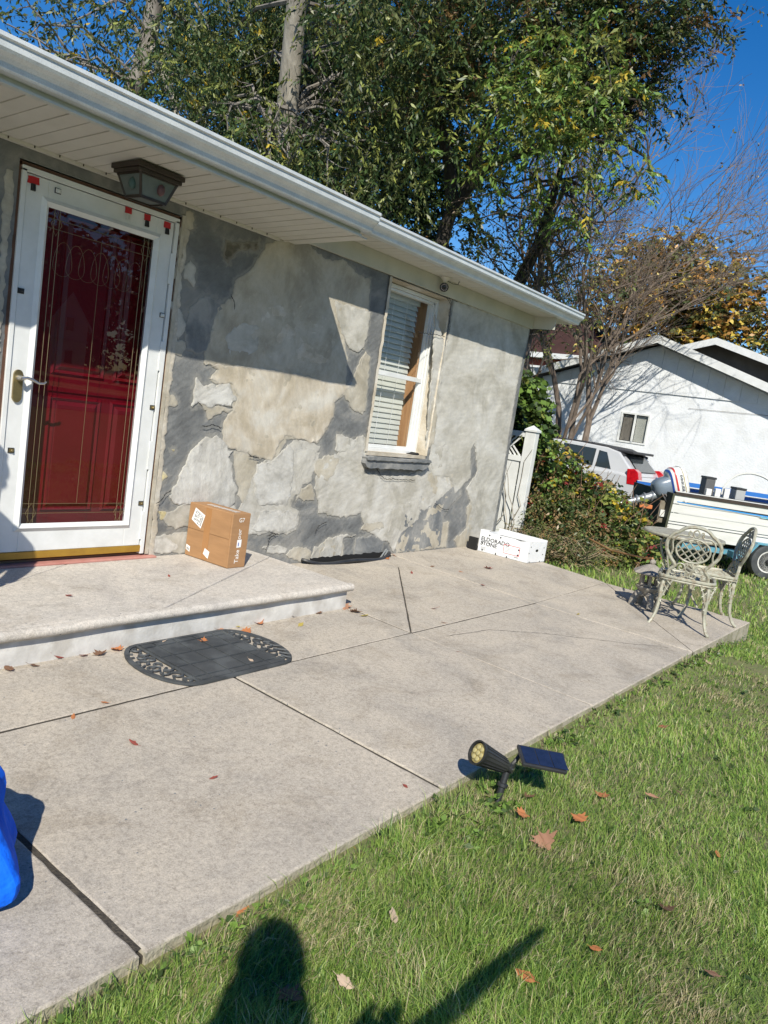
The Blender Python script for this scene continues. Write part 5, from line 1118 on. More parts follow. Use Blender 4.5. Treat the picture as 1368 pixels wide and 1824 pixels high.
sk = MB(); sk.tube([(9.2,-.49,.10),(8.2,-1.15,.16),(7.3,-1.80,.29),(6.90,-2.0,.36)], [.012,.011,.010,.009], 6); tagp(sk.build('wooden_stick', pm('cane', (.48,.26,.11), (.36,.18,.07), 8, .7)), 'long orange-brown cane leaning from the bushes onto the stone lantern', 'stick')
# ------------------------------------------------------------------ white stucco garage (gable faces the lawn)
GX = 20.0; gg = gz(9)
GA = thing('garage', 'white stucco garage with a low gable and one small sliding window', 'garage', (GX, 2.8, gg))
ey0, ez, py_, pz, ry = 6.2, 2.80, 2.80, 3.97, -2.2     # eave y, eave z, peak
sl_g = (pz-ez)/(ey0-py_)
wl = MB(); W_ = (2.745,3.515,1.385,2.175)
ax_ = [-.9, W_[0], W_[1], 5.95]
def wallpoly(p): wl.add([(GX, y, z) for y, z in p], [tuple(range(len(p)))])
zr_ = lambda y: pz-abs(y-py_)*sl_g-.02
wallpoly([(-1.0,gg-.3),(W_[0],gg-.3),(W_[0],zr_(W_[0])),(-1.0,zr_(-1.0))]); wallpoly([(W_[1],gg-.3),(5.95,gg-.3),(5.95,zr_(5.95)),(W_[1],zr_(W_[1]))])
wallpoly([(W_[0],gg-.3),(W_[1],gg-.3),(W_[1],W_[2]),(W_[0],W_[2])]); wallpoly([(W_[0],W_[3]),(W_[1],W_[3]),(W_[1],zr_(W_[1])),(py_,pz-.02),(W_[0],zr_(W_[0]))])
wl.add([(GX,5.95,gg-.3),(GX+8,5.95,gg-.3),(GX+8,5.95,zr_(5.95)),(GX,5.95,zr_(5.95)),(GX,-1,gg-.3),(GX+8,-1,gg-.3),(GX+8,-1,zr_(-1)),(GX,-1,zr_(-1)),(GX+8,py_,pz-.02)], [(0,1,2,3),(4,5,6,7),(1,2,8,6,5)])
wl.build('wall', K['garage'], GA, fix=False)
wd = pm('gable_board', (.30,.31,.33), (.24,.25,.27), 4, .7)
for k, y in enumerate(np.arange(-.9, 5.9, .40)):     # upright boards of the gable, above the stucco
    b = MB(); b.box((GX-.03, y, zr_(5.95)-.25), (GX-.008, y+.385, max(zr_(y), zr_(y+.385))-.03))
    if min(zr_(y), zr_(y+.385))-.05 > zr_(5.95)-.25+.05:
        b2 = MB(); b2.prism([(y+.003,zr_(5.95)-.12),(y+.397,zr_(5.95)-.12),(y+.397,zr_(y+.392)-.04),(y+.003,zr_(y+.008)-.04)] if not (y < py_ < y+.4) else [(y+.003,zr_(5.95)-.12),(y+.397,zr_(5.95)-.12),(y+.397,zr_(y+.392)-.04),(py_,pz-.07),(y+.003,zr_(y+.008)-.04)], lambda u, v, w_: (w_, u, v), GX-.03, GX-.008); b2.build('gable_board', K['garage'], GA)
def rake(b, ya, yb_, x0, x1, z_off, t, w_):
    b.prism([(ya,zr_(ya)+z_off),(yb_,zr_(yb_)+z_off),(yb_,zr_(yb_)+z_off+t),(ya,zr_(ya)+z_off+t)], lambda u, v, q: (q, u, v), x0, x1)
b = MB(); rake(b, py_, 6.35, GX-.42, GX-.38, .0, .20, 0); b.build('rake_board', K['white_vinyl'], GA)
b = MB(); rake(b, -1.6, py_, GX-.42, GX-.38, .0, .20, 0); b.build('rake_board', K['white_vinyl'], GA)
b = MB(); rake(b, py_, 6.35, GX-.38, GX+8.2, .05, .10, 0); rake(b, -1.6, py_, GX-.38, GX+8.2, .05, .10, 0); rf_ = b.build('roof', K['shingle'], GA)
b = MB(); x_, (y0, y1, z0, z1) = GX-.02, W_
fr = .045
for (a, c, d, e) in ((y0,y1,z0,z0+fr),(y0,y1,z1-fr,z1),(y0,y0+fr,z0+fr,z1-fr),(y1-fr,y1,z0+fr,z1-fr),((y0+y1)/2-.02,(y0+y1)/2+.02,z0+fr,z1-fr)): b.box((x_,a,d), (x_+.06,c,e))
gw = b.build('window', K['white_vinyl'], GA)
def sub(b, nm, mt, par): o = b.build(nm, mt, par); o.matrix_parent_inverse = Matrix.Identity(4); return o
b = MB(); b.add([(x_+.05,y1-.04,z0+.04),(x_+.05,y0+.04,z0+.04),(x_+.05,y0+.04,z1-.04),(x_+.05,y1-.04,z1-.04)], [(0,1,2,3)]); o = b.build('pane', K['glass'], gw, fix=False); o.matrix_parent_inverse = Matrix.Identity(4)
b = MB(); b.box((x_+.10,y0,z0), (x_+.11,y1,z1)); sub(b, 'dark_room', K['dark_int'], gw)
b = MB()
for k in range(26): b.box((x_+.075,y0+.06,z0+.06+k*.026), (x_+.085,(y0+y1)/2-.03,z0+.076+k*.026))
sub(b, 'blind', K['blind'], gw)
b = MB(); b.box((x_+.078,(y0+y1)/2+.03,z0+.06), (x_+.082,y1-.06,z1-.06)); sub(b, 'curtain', pm('curtain', (.10,.09,.08), (.16,.15,.13), 12, .9, stretch=(1,6,.3)), gw)
b = MB(); b.tube([(GX-.02,y0-.9,2.45),(GX-.02,-.8,2.52)], .004, 4); b.build('wire', K['bronze'], GA)
# second gabled house behind, right
G2 = thing('gabled_house', 'house behind the garage showing only its wooden gable and white fascia', 'house', (27, 3, gg))
pk = (26.0,3.18,5.05); 
b = MB(); b.prism([(-3,gg),(8,gg),(8,3.6),(3.18,5.0),(-3,3.2)], lambda u, v, q: (q, u, v), 26.4, 34); b.build('wall', pm('brown_gable', (.14,.12,.10), (.10,.085,.07), 3, .8), G2)
b = MB(); b.prism([(3.18,5.09),(8.4,3.50),(8.4,3.28),(3.18,4.87)], lambda u, v, q: (q, u, v), 25.9, 25.96); b.build('fascia', K['white_vinyl'], G2)
b = MB(); b.prism([(3.18,5.09),(-3.5,3.06),(-3.5,2.84),(3.18,4.87)], lambda u, v, q: (q, u, v), 25.9, 25.96); b.build('fascia', K['white_vinyl'], G2)
b = MB(); b.prism([(3.18,5.09),(8.4,3.50),(8.4,3.42),(3.18,5.01),(-3.5,2.98),(-3.5,3.06)], lambda u, v, q: (q, u, v), 25.96, 34.3); b.build('roof', K['shingle'], G2)
# brick house far left of the garage
G3 = thing('brick_house', 'red brick house with maroon roof glimpsed between the wall corner and the garage', 'house', (30, 10.5, gg))
b = MB(); b.box((28.2,7.8,gg), (36,16,4.3)); br = b.build('wall', pm('red_brick', (.26,.07,.045), (.18,.05,.035), 8, .9), G3)
b = MB(); b.prism([(7.4,4.35),(16.4,4.35),(14.0,6.2),(9.5,6.2)], lambda u, v, q: (q, u, v), 28.0, 36); b.build('roof', pm('maroon_roof', (.07,.03,.027), (.05,.022,.02), 5, .9), G3)
b = MB(); b.box((27.9,7.3,4.2), (28.2,16.4,4.4)); b.build('fascia', K['white_vinyl'], G3)
for y in (8.5, 10.1, 11.7):
    b = MB(); b.box((28.1,y,2.4), (28.25,y+.9,3.9)); o = b.build('window', K['white_vinyl'], G3); b = MB(); b.box((28.08,y+.08,2.48), (28.11,y+.82,3.82)); sub(b, 'pane', pm('dark_pane', (.05,.06,.07), rough=.1), o)
# ------------------------------------------------------------------ car behind the bushes: silver hatchback, nose to +y
CR = thing('parked_car', 'silver hatchback with black roof parked between bushes and white garage', 'car', (16, 3, gg))
cxs = 15.25; gg_car = gg+.05; paint = pm('silver_paint', (.50,.51,.53), (.46,.47,.49), 3, .3, metal=.0, coat=.5); roofp = pm('black_roof', (.025,.025,.028), rough=.5)
ry0 = 1.12; g0 = gg_car
prof = [(0,.30),(-.02,.55),(0,.80),(.10,.98),(.12,1.04),(.30,1.22),(.58,1.44),(.85,1.50),(1.6,1.54),(2.3,1.50),(2.75,1.36),(3.25,1.02),(3.4,.96),(4.1,.86),(4.28,.65),(4.3,.32)]
def carsec(sc, top): pass
b = MB(); vs = []; hw = .87
secs = [(-hw,.0),(-hw*.98,.04),(-hw*.6,.07),(0,.08),(hw*.6,.07),(hw*.98,.04),(hw,.0)]
lower = [(0,.26),(-.03,.50),(-.02,.78),(.06,.96),(.4,1.0),(3.2,.98),(4.05,.88),(4.28,.66),(4.32,.28)]
b.prism(lower, lambda u, v, w_: (cxs+.87+w_, ry0+u, g0+v), -.87, .87); b.build('body', paint, CR, bevel=.05)
up = [(.10,.97),(.16,1.05),(.52,1.40),(.80,1.47),(1.6,1.50),(2.3,1.46),(2.75,1.34),(3.30,.98)]
b = MB(); n = len(up); vs = [(cxs+.05+(.10*(v-.97)/.5), ry0+u, g0+v) for u, v in up]+[(cxs+1.69-(.10*(v-.97)/.5), ry0+u, g0+v) for u, v in up]
b.add(vs, [(i, i+1, n+i+1, n+i) for i in range(n-1)]+[tuple(range(n)), tuple(range(n, 2*n))]); b.build('cabin', paint, CR, bevel=.03)
b = MB(); rp = [(.42,1.37),(.80,1.49),(1.6,1.52),(2.3,1.48),(2.6,1.40)]
n = len(rp); b.add([(cxs+.17, ry0+u, g0+v) for u, v in rp]+[(cxs+1.57, ry0+u, g0+v) for u, v in rp]+[(cxs+.155, ry0+u, g0+v-.05) for u, v in rp]+[(cxs+1.585, ry0+u, g0+v-.05) for u, v in rp], [(i,i+1,n+i+1,n+i) for i in range(n-1)]+[(i,i+1,2*n+i+1,2*n+i) for i in range(n-1)]+[(n+i,n+i+1,3*n+i+1,3*n+i) for i in range(n-1)]); b.build('roof_skin', roofp, CR)
b = MB(); b.box((cxs+.25,ry0+.28,g0+1.40), (cxs+1.5,ry0+.62,g0+1.45)); b.build('spoiler', roofp, CR, bevel=.015)
dg = pm('car_glass', (.03,.04,.045), rough=.08, spec=.8)
def sw(poly, nm='side_window'):
    b = MB(); b.prism(poly, lambda u, v, w_: (cxs+.042+(.10*(v-.97)/.5)+w_, ry0+u, g0+v), -.004, .004); b.build(nm, dg, CR)
sw([(.62,1.04),(.95,1.05),(.95,1.38),(.78,1.36)]); sw([(1.02,1.05),(1.75,1.05),(1.75,1.42),(1.02,1.40)]); sw([(1.83,1.05),(2.85,1.02),(2.55,1.33),(1.83,1.42)])
b = MB(); b.add([(cxs+.30,ry0+.135,g0+1.06),(cxs+1.44,ry0+.135,g0+1.06),(cxs+1.36,ry0+.46,g0+1.385),(cxs+.38,ry0+.46,g0+1.385)], [(0,1,2,3)]); b.build('rear_window', dg, CR)
b = MB(); b.prism([(-.045,.80),(.22,.80),(.26,1.10),(.12,1.12),(.03,1.06)], lambda u, v, w_: (cxs+w_, ry0+u, g0+v), -.012, .20); b.build('tail_light', pm('red_lens', (.55,.01,.015), (.35,.005,.01), 15, .15, coat=1), CR, bevel=.01)
b = MB(); b.prism([(-.045,.80),(.22,.80),(.26,1.10),(.12,1.12),(.03,1.06)], lambda u, v, w_: (cxs+1.74+w_, ry0+u, g0+v), -.20, .012); b.build('tail_light', bpy.data.materials['red_lens'], CR, bevel=.01)
b = MB(); b.box((cxs+.05,ry0-.06,g0+.32), (cxs+1.69,ry0+.05,g0+.56)); b.build('bumper', paint, CR, bevel=.03)
for x in (cxs-.02, cxs+1.55):
    for y in (.75, 3.45):
        b = MB(); Mw = frame_m((x,ry0+y,g0+.32), (0,1,0), (0,0,1)); b.lathe([(.22,0),(.32,.02),(.325,.10),(.32,.19),(.22,.21)], n=24, M=Mw); wv_ = b.build('wheel', K['rubber'], CR, smooth=True)
        b = MB(); b.lathe([(.20,-.01),(.21,.0),(.21,.21),(.20,.22)], n=16, M=Mw); o = b.build('rim', pm('alloy', (.5,.5,.5), rough=.35, metal=.8), wv_); o.matrix_parent_inverse = Matrix.Identity(4)
# ------------------------------------------------------------------ aluminium boat on its trailer
bd = Vector((.61,-.79,0)).normalized(); bn = Vector((.79,.61,0)).normalized(); T0 = Vector((11.32,-.79,0))
def BP(u, v, z): return T0+bd*u+bn*v+Vector((0,0,z))
BT = thing('motor_boat', 'white and silver aluminium boat with blue stripes standing on its trailer', 'boat', tuple(T0))
alu = pm('white_hull', (.66,.66,.64), (.58,.575,.55), 3, .45, .1, 8, stretch=(1,1,6)); 
LB, BW = 4.6, 1.75
strakes = [(.74,.0),(.60,.012),(.592,.030),(.47,.036),(.462,.052),(.34,.058),(.332,.074),(.23,.078),(.12,.085)]
us_ = lin(0, LB, 20)
def hullside(side):
    for k in range(len(strakes)-1):
        if strakes[k][0]-strakes[k+1][0] < .02: continue
        b = MB(); vs = []
        for u in us_:
            t = u/LB; tap = .80*max(0, t-.45)**2/.3; rise = .30*max(0, t-.4)**2
            for z, o in (strakes[k], strakes[k+1]): vs.append(BP(u, (o*1.0+tap) if side == 0 else BW-o-tap, z+rise*(1 if z > .3 else 1.4)))
            z, o = strakes[k+1]; vs.append(BP(u, (o+.006+tap) if side == 0 else BW-o-.006-tap, z-.003+rise*(1 if z > .3 else 1.4)))
        b.add(vs, [q for i in range(len(us_)-1) for q in ((i*3,i*3+1,i*3+4,i*3+3),(i*3+1,i*3+2,i*3+5,i*3+4))]); b.build('hull_plank', alu, BT, fix=False)
hullside(0); hullside(1)
b = MB(); vs = []
for u in us_:
    t = u/LB; tap = .80*max(0, t-.45)**2/.3; r2 = .30*max(0, t-.4)**2*1.4
    vs += [BP(u, .085+tap, .12+r2), BP(u, BW/2, -.02+r2*1.5), BP(u, BW-.085-tap, .12+r2)]
b.add(vs, [q for i in range(len(us_)-1) for q in ((i*3,i*3+1,i*3+4,i*3+3),(i*3+1,i*3+2,i*3+5,i*3+4))]); b.build('bottom', pm('dark_keel', (.03,.03,.035), rough=.6), BT, fix=False)
b = MB(); vs = []
for s, nm in ((0,'gunwale'), (1,'gunwale')):
    b = MB(); pts = []
    for u in us_:
        t = u/LB; tap = .80*max(0, t-.45)**2/.3; rise = .30*max(0, t-.4)**2; pts.append((u, tap, rise))
    for i in range(len(pts)-1):
        (u0, t0_, r0), (u1, t1_, r1) = pts[i], pts[i+1]; va, vb = (t0_-.012, t1_-.012) if s == 0 else (BW-t0_-.06, BW-t1_-.06)
        b.add([BP(u0,va,.72+r0),BP(u1,vb,.72+r1),BP(u1,vb+.072,.72+r1),BP(u0,va+.072,.72+r0),BP(u0,va,.765+r0),BP(u1,vb,.765+r1),BP(u1,vb+.072,.765+r1),BP(u0,va+.072,.765+r0)], [(0,3,2,1),(4,5,6,7),(0,1,5,4),(2,3,7,6)])
    b.build('gunwale', K['bronze'] if s == 0 else pm('blue_gunwale', (.02,.12,.42), rough=.4), BT)
    b = MB()
    for i in range(len(pts)-1):
        (u0, t0_, r0), (u1, t1_, r1) = pts[i], pts[i+1]; va, vb = (t0_, t1_) if s == 0 else (BW-t0_-.06, BW-t1_-.06)
        b.add([BP(u0,va,.768+r0),BP(u1,vb,.768+r1),BP(u1,vb+.055,.768+r1),BP(u0,va+.055,.768+r0),BP(u0,va,.778+r0),BP(u1,vb,.778+r1),BP(u1,vb+.055,.778+r1),BP(u0,va+.055,.778+r0)], [(0,3,2,1),(4,5,6,7),(0,1,5,4),(2,3,7,6)])
    b.build('top_rail', alu, BT)
def stripe(u0, u1, z0, z1, z0b, z1b, col, nm, o=.0):   # decal following the upper plank
    b = MB(); vs = []
    for u in lin(u0, u1, 10):
        t = u/LB; tap = .80*max(0, t-.45)**2/.3; rise = .30*max(0, t-.4)**2; f = (u-u0)/(u1-u0)
        for z in (z0+(z0b-z0)*f, z1+(z1b-z1)*f): vs.append(BP(u, .012*(.74-z)/.14*1.0+tap-.004-o, z+rise))
    b.add(vs, [(i*2,i*2+1,i*2+3,i*2+2) for i in range(10)]); b.build(nm, pm(nm, col, rough=.4), BT, fix=False)
stripe(.12, 2.4, .640, .634, .632, .596, (.03,.04,.06), 'dark_stripe'); stripe(.05, 2.4, .634, .624, .597, .574, (.04,.30,.72), 'blue_stripe', .002)
stripe(1.25, 4.0, .592, .588, .625, .575, (.02,.03,.05), 'black_stripe', .003); stripe(1.28, 4.0, .588, .578, .575, .535, (.05,.50,.70), 'cyan_stripe', .003)
b = MB(); b.prism([(.0,.74),(BW,.74),(BW-.08,.12),(BW/2,-.02),(.08,.12)], lambda v, z, w_: BP(w_, v, z), -.03, .0); b.build('transom', pm('transom_board', (.06,.065,.04), (.10,.10,.07), 5, .8), BT)
b = MB(); b.prism([(.06,.30),(BW-.06,.30),(BW-.1,.28),(.1,.28)], lambda v, z, w_: BP(w_, v, z), .0, 3.8); b.build('deck', pm('deck', (.12,.12,.12), rough=.8), BT)
b = MB(); b.lathe([(.03,-.005),(.028,.004),(.012,.006)], n=14, M=frame_m(BP(.17,.001,.665), bd, (0,0,1)) @ Matrix.Rotation(math.pi, 4, 'Y')); b.build('drain_fitting', alu, BT)
for (u, v, h, c) in ((.62,.45,.24,'dark'), (1.02,.30,.15,'grey')):
    b = MB(); b.box((-.07,-.10,0), (.07,.10,h), M=frame_m(BP(u,v,.77), bd, bn)); b.build('seat_post', pm('box_'+c, (.09,.09,.09) if c == 'dark' else (.33,.34,.34), rough=.6), BT, bevel=.01)
    b = MB(); b.box((-.075,-.105,h), (.075,.105,h+.03), M=frame_m(BP(u,v,.77), bd, bn)); b.build('seat_lid', K['black'], BT)
b = MB(); b.tube([BP(.78+.5*(1-math.cos(t))*.95, .25+.2*math.sin(t), .76+.42*math.sin(t)) for t in np.linspace(0, math.pi, 22)], .018, 6); b.build('arched_rail', pm('rail', (.55,.55,.52), rough=.4), BT, smooth=True)
for k in range(3):
    b = MB(); b.box((-.03,-.03,0), (.05,.03,.10+.02*k), M=frame_m(BP(.50+.13*k,.12,.775), bd, bn)); b.build('cleat', alu, BT, bevel=.008)
b = MB(); b.box((0,0,0), (3.4,.04,.07), M=frame_m(BP(.25,1.55,.80), bd, bn)); b.build('inner_rail', pm('inner_blue', (.02,.14,.45), rough=.5), BT)
# outboard, tilted up, leg towards the bushes
OB = thing('outboard_motor', 'grey and white outboard motor with red and blue stripes tilted up on the transom', 'outboard motor', tuple(BP(-.1,.45,.7)))
ov = .38
def OP(u, v, z): return BP(u+.20, ov+v, z+.02)
grey = pm('engine_grey', (.17,.21,.26), (.14,.175,.21), 5, .35, coat=.4)
def blob(nm, c, r_, mt, par, ax_u=bd, tilt=0, n=18, m_=10, pw=.75):
    b = MB(); vs = []; zx = Vector((0,0,1)); uu = (bd*math.cos(tilt)+zx*math.sin(tilt)); ww = (-bd*math.sin(tilt)+zx*math.cos(tilt))
    def sp(x): return math.copysign(abs(x)**pw, x)
    for i in range(m_+1):
        th = -math.pi/2+math.pi*i/m_
        for k in range(n):
            ph = 2*math.pi*k/n; vs.append(Vector(c)+uu*r_[0]*sp(math.cos(th))*sp(math.cos(ph))+bn*r_[1]*sp(math.cos(th))*sp(math.sin(ph))+ww*r_[2]*sp(math.sin(th)))
    b.add(vs, [(i*n+k, i*n+(k+1) % n, (i+1)*n+(k+1) % n, (i+1)*n+k) for i in range(m_) for k in range(n)]); return b.build(nm, mt, par, smooth=True)
tl = R_(-38)
blob('lower_cowl', OP(-.22,.0,.79), (.20,.15,.14), grey, OB, tilt=R_(25), pw=.62)
blob('cowl', OP(-.07,.0,.86), (.15,.18,.24), pm('cowl_white', (.70,.70,.67), rough=.35, coat=.4), OB, tilt=R_(22), pw=.6)
def band(nm, c0, wdt, col):
    b = MB(); uu = bd*math.cos(R_(22))+Vector((0,0,1))*math.sin(R_(22)); ww = -bd*math.sin(R_(22))+Vector((0,0,1))*math.cos(R_(22)); C0 = OP(-.07,0,.86)
    vs = []; 
    for t in np.linspace(0, 2*math.pi, 33)[:-1]:
        def sp(x): return math.copysign(abs(x)**.6, x)
        for o in (c0, c0+wdt):
            k = (max(0, 1-(abs(o)/.15)**3.3))**.30
            vs.append(C0+uu*o+bn*(.1835*k)*sp(math.cos(t))+ww*(.244*k)*sp(math.sin(t)))
    b.add(vs, [(2*i, 2*i+1, (2*i+3) % 64, (2*i+2) % 64) for i in range(32)]); b.build(nm, pm(nm, col, rough=.35, coat=.4), OB, fix=False, smooth=True)
band('blue_band', -.118, .022, (.03,.08,.35)); band('red_band', -.060, .024, (.50,.03,.03)); band('gold_band', .055, .075, (.42,.36,.20))
uu = bd*math.cos(R_(22))+Vector((0,0,1))*math.sin(R_(22)); ww = -bd*math.sin(R_(22))+Vector((0,0,1))*math.cos(R_(22))
text_mesh('lettering', 'EVINRUDE', .052, pm('dark_letter', (.03,.03,.05)), frame_m(OP(-.07,0,.86)-bn*.1845+uu*.006+ww*.13, -ww, uu), OB, .0002, .0006)
b = MB(); b.tube([OP(-.20,0,.70), OP(-.42,0,.60), OP(-.66,0,.50), OP(-.88,0,.42)], [.075,.06,.05,.032], 12); b.build('leg_casing', pm('engine_silver', (.36,.38,.40), (.28,.30,.32), 8, .35, metal=.5), OB, smooth=True)
b = MB()
for k in range(4): b.lathe([(.085,0),(.09,.012),(.085,.024)], n=14, M=frame_m(OP(-.30-.11*k,0,.655-.048*k), bn, (0,0,1)) @ Matrix.Rotation(0,4,'X'))
b.build('casing_flange', bpy.data.materials['engine_silver'], OB, smooth=True)
b = MB(); b.prism([(-.95,.36),(-.70,.40),(-.66,.44),(-.98,.41)], lambda u, z, w_: OP(u, w_, z), -.09, .09); b.prism([(-.90,.42),(-.80,.45),(-.83,.24),(-.93,.20)], lambda u, z, w_: OP(u, w_, z), -.012, .012); b.build('cavitation_plate', bpy.data.materials['engine_silver'], OB, bevel=.004)
for k in range(3):
    t = k*2*math.pi/3+.5; b = MB(); ct = OP(-1.0,0,.37); a = bn*math.cos(t)+Vector((0,0,1))*math.sin(t); c = bn*math.cos(t+.9)+Vector((0,0,1))*math.sin(t+.9)
    b.add([ct, ct+a*.10+bd*.02, ct+(a+c)*.085, ct+c*.10-bd*.02, ct+bd*.01], [(0,1,2,3),(0,3,2,1)]); b.build('propeller_blade', bpy.data.materials['engine_silver'], OB, fix=False)
b = MB()
for (p, q, r_) in ((OP(-.16,-.12,.70),OP(-.10,-.12,.36),.028), (OP(-.06,-.1,.62),OP(-.03,-.12,.40),.03), (OP(-.28,-.10,.66),OP(-.14,-.14,.52),.018)): b.tube([p, (p+q)/2-bn*.03, q], r_, 8)
for k in range(4): b.tube([OP(-.30+.05*k,-.14,.68), OP(-.24+.06*k,-.19,.58-.02*k), OP(-.14+.04*k,-.16,.50)], .012, 6)
b.build('bracket', K['black'], OB, smooth=True)
b = MB(); b.box((-.045,-.03,-.16), (.035,.03,.16), M=frame_m(OP(-.27,-.15,.42), bd, bn)); b.build('wooden_block', pm('weathered_block', (.22,.19,.14), (.14,.12,.09), 12, .9), OB)
b = MB(); b.box((-.10,-.03,-.05), (.02,.03,.05), M=frame_m(OP(-.20,-.18,.40), bd, bn)); b.box((-.05,-.03,-.03), (.09,.03,.03), M=frame_m(OP(-.04,-.20,.36), bd, bn)); b.box((-.02,-.03,-.03), (.09,.03,.02), M=frame_m(OP(-.04,-.20,.50), bd, bn)); b.build('clamp', alu, OB)
b = MB(); b.box((-.14,-.02,-.03), (.05,.03,.03), M=frame_m(OP(-.46,-.15,.46), bd, bn)); b.build('orange_flag', pm('orange_cloth', (.50,.16,.05), rough=.8), OB, bevel=.01)
# trailer
TR = thing('boat_trailer', 'light blue boat trailer with a spoked white wheel under the boat', 'trailer', tuple(BP(1.4,.2,gz(9))))
tbm = pm('trailer_blue', (.10,.32,.44), (.08,.24,.32), 10, .5, c3=(.25,.15,.1), s3=30, a3=.4); WU = 1.50
for v in (.22, BW-.22):
    b = MB(); b.box((0,-.03,-.045), (5.2,.03,.045), M=frame_m(BP(.25,v,.0), bd, bn)); b.build('rail', tbm, TR, bevel=.006)
b = MB(); b.box((-.05,.0,-.05), (.05,BW-.0,.02), M=frame_m(BP(WU,0,-.02), bd, bn)); b.box((-.04,.2,-.04), (.04,BW-.2,.04), M=frame_m(BP(.35,0,.0), bd, bn)); b.build('axle', tbm, TR)
b = MB(); b.prism([(-.36,.05),(-.34,.08),(-.20,.30),(.20,.30),(.34,.08),(.36,.05),(.34,.05),(.18,.275),(-.18,.275),(-.34,.05)], lambda u, z, w_: BP(WU+u, -.06+w_, z-.08), -.0, .24); b.build('fender', tbm, TR, bevel=.004)
b = MB(); b.prism([(-.50,.0),(-.30,.0),(-.26,.09),(-.50,.09)], lambda u, z, w_: BP(WU+u, .0+w_, z-.06), -.0, .2); b.build('fender_bracket', tbm, TR)
wcen = BP(WU, -.05, gz(9)+.255)
Mw = frame_m(wcen, bd, (0,0,1)); sgn = 1 if (Mw.to_3x3() @ Vector((0,0,1))).dot(bn) > 0 else -1
if sgn < 0: Mw = Mw @ Matrix.Rotation(math.pi, 4, 'Y')
b = MB(); b.lathe([(.155,.0),(.20,-.012),(.245,.0),(.258,.03),(.258,.11),(.245,.14),(.16,.145),(.155,.13)], n=32, M=Mw); wh = b.build('wheel', K['rubber'], TR, smooth=True)
def wsub(b, nm, mt): o = b.build(nm, mt, wh, smooth=True); o.matrix_parent_inverse = Matrix.Identity(4)
rimw = pm('wheel_white', (.68,.68,.66), (.5,.49,.46), 20, .45)
b = MB()
for k in range(8):
    t = k*math.pi/4; b.beam(Mw @ Vector((.045*math.cos(t),.045*math.sin(t),.022)), Mw @ Vector((.145*math.cos(t),.145*math.sin(t),.018)), .052, .012, up=tuple(Mw.to_3x3() @ Vector((0,0,1))))
b.lathe([(.140,.0),(.158,-.004),(.158,.05),(.140,.05),(.138,.02)], n=28, M=Mw); wsub(b, 'rim', rimw)
b = MB(); b.lathe([(.138,.055),(.01,.06)], n=20, M=Mw); wsub(b, 'wheel_back', K['blackgap'])
b = MB(); b.lathe([(.05,.02),(.042,-.02),(.03,-.04),(.01,-.045)], n=14, M=Mw); wsub(b, 'hub_cap', K['black'])
cw = wh.copy(); COL.objects.link(cw); cw.location = bn*(BW-.1)
# ------------------------------------------------------------------ white vinyl fence with lattice top
FN = thing('vinyl_fence', 'white vinyl fence with lattice top between the house corner and the bushes', 'fence', (9.05,.4,gz(9)))
fx = 9.05; gf = gz(9)
def post(y, nm='post'):
    b = MB(); b.box((fx+.02,y-.075,gf-.2), (fx+.12,y+.075,1.30)); b.build(nm, K['white_vinyl'], FN, bevel=.004)
    b = MB(); b.prism([(fx+.005,y-.09),(fx+.135,y-.09),(fx+.135,y+.09),(fx+.005,y+.09)], lambda u, v, w_: (u, v, w_), 1.30, 1.325); b.add([(fx+.005,y-.09,1.325),(fx+.135,y-.09,1.325),(fx+.135,y+.09,1.325),(fx+.005,y+.09,1.325),(fx+.07,y,1.385)], [(0,1,4),(1,2,4),(2,3,4),(3,0,4)]); b.build('post_cap', K['white_vinyl'], FN)
post(.49); post(2.85)
y = .60
while y < 2.7:
    b = MB(); b.box((fx+.045,y,gf+.05), (fx+.075,y+.147,.92)); b.build('fence_board', K['white_vinyl'], FN, bevel=.002); y += .15
for z0, z1 in ((gf+.02,gf+.14),(.90,.97),(1.22,1.29)):
    b = MB(); b.box((fx+.03,.57,z0), (fx+.09,2.75,z1)); b.build('rail', K['white_vinyl'], FN, bevel=.003)
for s in (-1, 1):
    k = 0
    for q in np.arange(.35, 2.95, .065):
        a = Vector((0, q, .97)); c = Vector((0, q+s*.25, 1.22))
        if min(a.y, c.y) < .56 or max(a.y, c.y) > 2.78: continue
        b = MB(); xo = fx+.055+.008*s; b.beam((xo,a.y,a.z), (xo,c.y,c.z), .022, .006, up=(1,0,0)); b.build('lattice_slat', K['white_vinyl'], FN)
